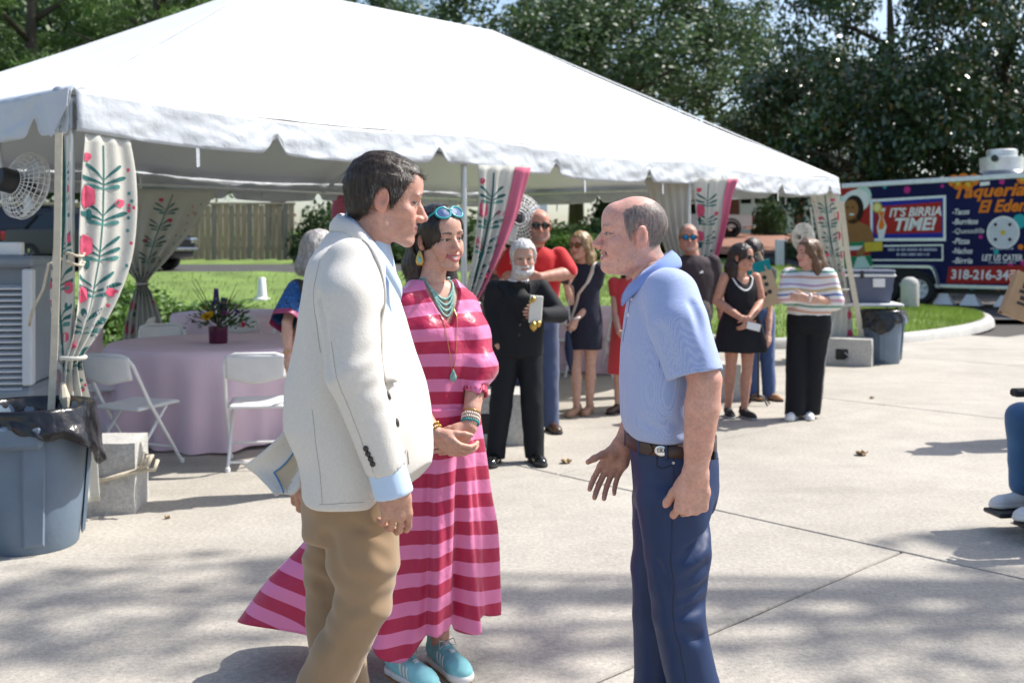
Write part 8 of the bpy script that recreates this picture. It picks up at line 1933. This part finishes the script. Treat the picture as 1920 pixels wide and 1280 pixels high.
# ---- person in coral dress behind the polo man
guest('person in coral dress mostly hidden behind the polo man', 1178, 9.55, 1.58, R(-20), 1, head=dict(skin=(.48, .27, .19), fem=1), hc=(1190, 490, .0), face=(.3, -1, 0), hair=('long', dark_h, dict(length=.08, th=.013)), top=fab('coral_cloth', (.62, .055, .06)), topname='dress', sleeve=(.3, .066, .06), feet=[(-.10, -.02, -.3), (.06, .02, .1)], shoe=(M['dk_leather'], M['black_rubber']), secs=[(1.455, .065, .058), (1.43, .11, .07), (1.385, .155, .088), (1.27, .158, .115), (1.12, .142, .11), (1.0, .165, .12), (.7, .20, .15), (.40, .22, .17)], arms=dict(R=dict(el=(1153, 590, -.03), wr=(1160, 622, -.18), hd=(.6, -.2, -.6), th=(0, -.5, .8), pa=(0, 1, 0))))
# ---- guest with paper bag just outside the frame
bg_ = guest('guest at the right edge holding out a brown paper bag', 1985, 8.2, 1.70, R(-60), 0, head=dict(), hc=(1985, 445, 0), face=(-1, -.2, 0), hair=('cap', dark_h, dict(line=SHORT, th=.014)), top=fab('navy_tee', (.03, .04, .08)), sleeve=(.7, .08, .078), bottom=jeans, shoe=(M['dk_leather'], M['black_rubber']), arms=dict(R=dict(el=(1955, 550, -.1), wr=(1925, 520, -.2), hd=(-1, -.1, -.1), th=(0, 0, 1), pa=(0, 1, 0), curl=(.9, 1, .6))))
t = thing('paper_bag', 'brown paper bag with dark print at the right edge', 'bag', tuple(wp(1906, 598, 7.95))); t.rotation_euler = (0, R(20), R(-10)); kraft = mat('kraft_paper', (.40, .26, .15), .8, .12, 12, .002, 60)
MB().add([(-.13, -.07, 0), (.13, -.07, 0), (.13, .07, 0), (-.13, .07, 0), (-.128, -.05, .36), (.128, -.05, .36), (.128, .05, .36), (-.128, .05, .36), (-.13, 0, .02), (-.11, 0, .34), (.13, 0, .02), (.11, 0, .34)], [(0, 3, 2, 1), (0, 1, 5, 4), (1, 10, 11, 5), (10, 2, 6, 11), (2, 3, 7, 6), (3, 8, 9, 7), (8, 0, 4, 9)]).build('bag', kraft, t)
for (x0, z0, x1, z1) in ((-.06, .24, .05, .29), (-.07, .20, .06, .225), (-.05, .15, .04, .18), (-.06, .11, .06, .13)): MB().box((x0, -.074+.02*z0/.36*1.0, z0), (x1, -.0655+.02*z0/.36, z1)).build('print_mark', M['black_plastic'], t)
# ---- wheelchair and its rider at the right edge
WX, WY = 3.16, 5.42
wc = thing('power_wheelchair', 'black power wheelchair cut by the right edge of the picture', 'wheelchair', (WX, WY, 0), R(8))
frm = mat('wheelchair_frame', (.03, .03, .033), .35, metal=.4)
MB().box((-.22, -.24, .16), (.30, .24, .34), bev=.04).build('base', frm, wc)
MB().box((-.24, -.24, .44), (.24, .24, .52), bev=.03).build('seat', M['black_rubber'], wc); MB().box((.22, -.23, .5), (.30, .23, 1.02), Matrix.Rotation(R(6), 4, 'Y'), bev=.03).build('backrest', M['black_rubber'], wc); MB().box((-.05, -.05, .33), (.08, .05, .45)).build('post', frm, wc)
for s_ in (-1, 1):
    for xx, rr in ((-.16, .10), (.1, .17), (.34, .09)):
        Mx = Matrix.Translation((xx, s_*.27, rr)) @ Matrix.Rotation(R(90), 4, 'X'); wh = MB().lathe([(rr*.6, -.03), (rr*.95, -.03), (rr, -.015), (rr, .015), (rr*.95, .03), (rr*.6, .03)], 24, Mx, cap=False).build('wheel', M['black_rubber'], wc, smooth=40); MB().lathe([(.001, -.02), (rr*.62, -.02), (rr*.62, .02), (.001, .02)], 18, Mx).build('hub', M['steel'], wh, smooth=40)
    MB().box((-.34, s_*.27-.035, .70), (.22, s_*.27+.035, .745), bev=.012).build('armrest', M['black_rubber'], wc); MB().tube([(.16, s_*.27, .42), (.16, s_*.27, .70)], .014, 8).build('arm_post', frm, wc)
    MB().tube([(-.22, s_*.19, .42), (-.30, s_*.19, .34), (-.37, s_*.17, .12)], .013, 8).build('leg_rest', M['steel'], wc, smooth=True)
    MB().box((-.56, s_*.13-.08, .085), (-.30, s_*.13+.08, .11), bev=.008).build('foot_plate', M['black_plastic'], wc)
MB().box((-.50, -.315, .70), (-.34, -.225, .765), bev=.02).build('joystick_box', M['black_plastic'], wc); MB().lathe([(.02, 0), (.008, .02), (.008, .045), (.018, .055), (.012, .08), (.001, .085)], 12, Matrix.Translation((-.43, -.27, .762))).build('joystick', M['black_rubber'], wc, smooth=True)
MB().box((-.43, -.20, .26), (-.39, -.15, .36), bev=.006).build('side_reflector', red_lens, wc)
rb = np.array([WX, WY, 0.0]); rp_ = thing('person', 'wheelchair rider in blue jeans and white sneakers at the right edge', 'person', tuple(rb)); dnm = fab('light_denim', (.055, .13, .26), .85, .15); parts = []
V, F, c, A = place_head(dict(skin=SK_F, fem=1), (.10, 0, 1.27), (-1, -.1, 0), (.14, 0, 1.10), .93, h=.0045); parts.append((V, F, c)); hv, hf = long_hair(.12, .014, h=.005); np_mesh('hair', place(hv, A, (.10, 0, 1.27), .93), hf, brown_h, rp_)
jw = (-.34, -.27, .81); V, F = arm_mesh((.15, -.17, 1.03), (.08, -.25, .80), jw, (-1, -.05, -.12), (.1, .9, .3), palm=(0, 0, -1), r=(.042, .036, .024), h=.005, curl=(.5, .6, .4), sc=.85); parts.append((V, F, skin_cols(V, SK_F)))
V, F = arm_mesh((.15, .17, 1.03), (.10, .25, .80), (-.12, .22, .78), (-1, -.1, -.2), (.1, -.9, .3), palm=(0, 0, -1), r=(.042, .036, .024), h=.006, curl=(.4, .5, .3), sc=.85); parts.append((V, F, skin_cols(V, SK_F)))
S = SDF((-.62, -.28, .1), (.32, .28, 1.13), .011); S.loft([(1.12, .14, 0, .05, .05), (1.05, .15, 0, .11, .07), (.9, .16, 0, .14, .1), (.65, .14, 0, .15, .11)], R(90), k=.03)
for s_ in (-1, 1): S.chain([(.10, s_*.09, .60), (-.36, s_*.13, .60), (-.36, s_*.13, .20)], [.06, .05, .035], k=.02)
parts.append(simple(S, 1, SK_F)); body_join('body', parts, rp_)
garment('top', fab('rust_top', (.25, .06, .05)), rp_, (-.1, -.34, .55), (.36, .34, 1.16), .010, lambda S: [S.loft([(1.12, .14, 0, .06, .06), (1.06, .15, 0, .13, .085), (.9, .16, 0, .16, .12), (.62, .14, 0, .17, .13)], R(90), k=.02), S.cone((.15, -.17, 1.03), (.11, -.22, .9), .06, .055, k=.03), S.cone((.15, .17, 1.03), (.11, .22, .9), .06, .055, k=.03)])
def jn(S):
    for s_ in (-1, 1): S.chain([(.12, s_*.09, .61), (-.37, s_*.13, .60)], [.095, .078], k=.02); S.chain([(-.37, s_*.13, .60), (-.37, s_*.13, .235)], [.078, .062], k=.02); S.cone((-.37, s_*.13, .27), (-.37, s_*.13, .235), .065, .065, k=.004)
garment('jeans', dnm, rp_, (-.56, -.28, .14), (.26, .28, .74), .0075, jn, folds=wr_noise(.005, 11))
for s_ in (-1, 1):
    make_shoe(rp_, (-.37, s_*.13), R(190), .26, mat('white_canvas_%d' % (s_ > 0), (.70, .69, .68), .7), wsole, 'sneaker', 'sneaker', .005, .112)
    MB().lathe([(.043, 0), (.045, .05), (.043, .09)], 14, Matrix.Translation((-.37, s_*.13, .20)), cap=False).build('sock', mat('patterned_sock_%d' % (s_ > 0), (.25, .45, .42), .9, .9, 60), rp_, smooth=True)
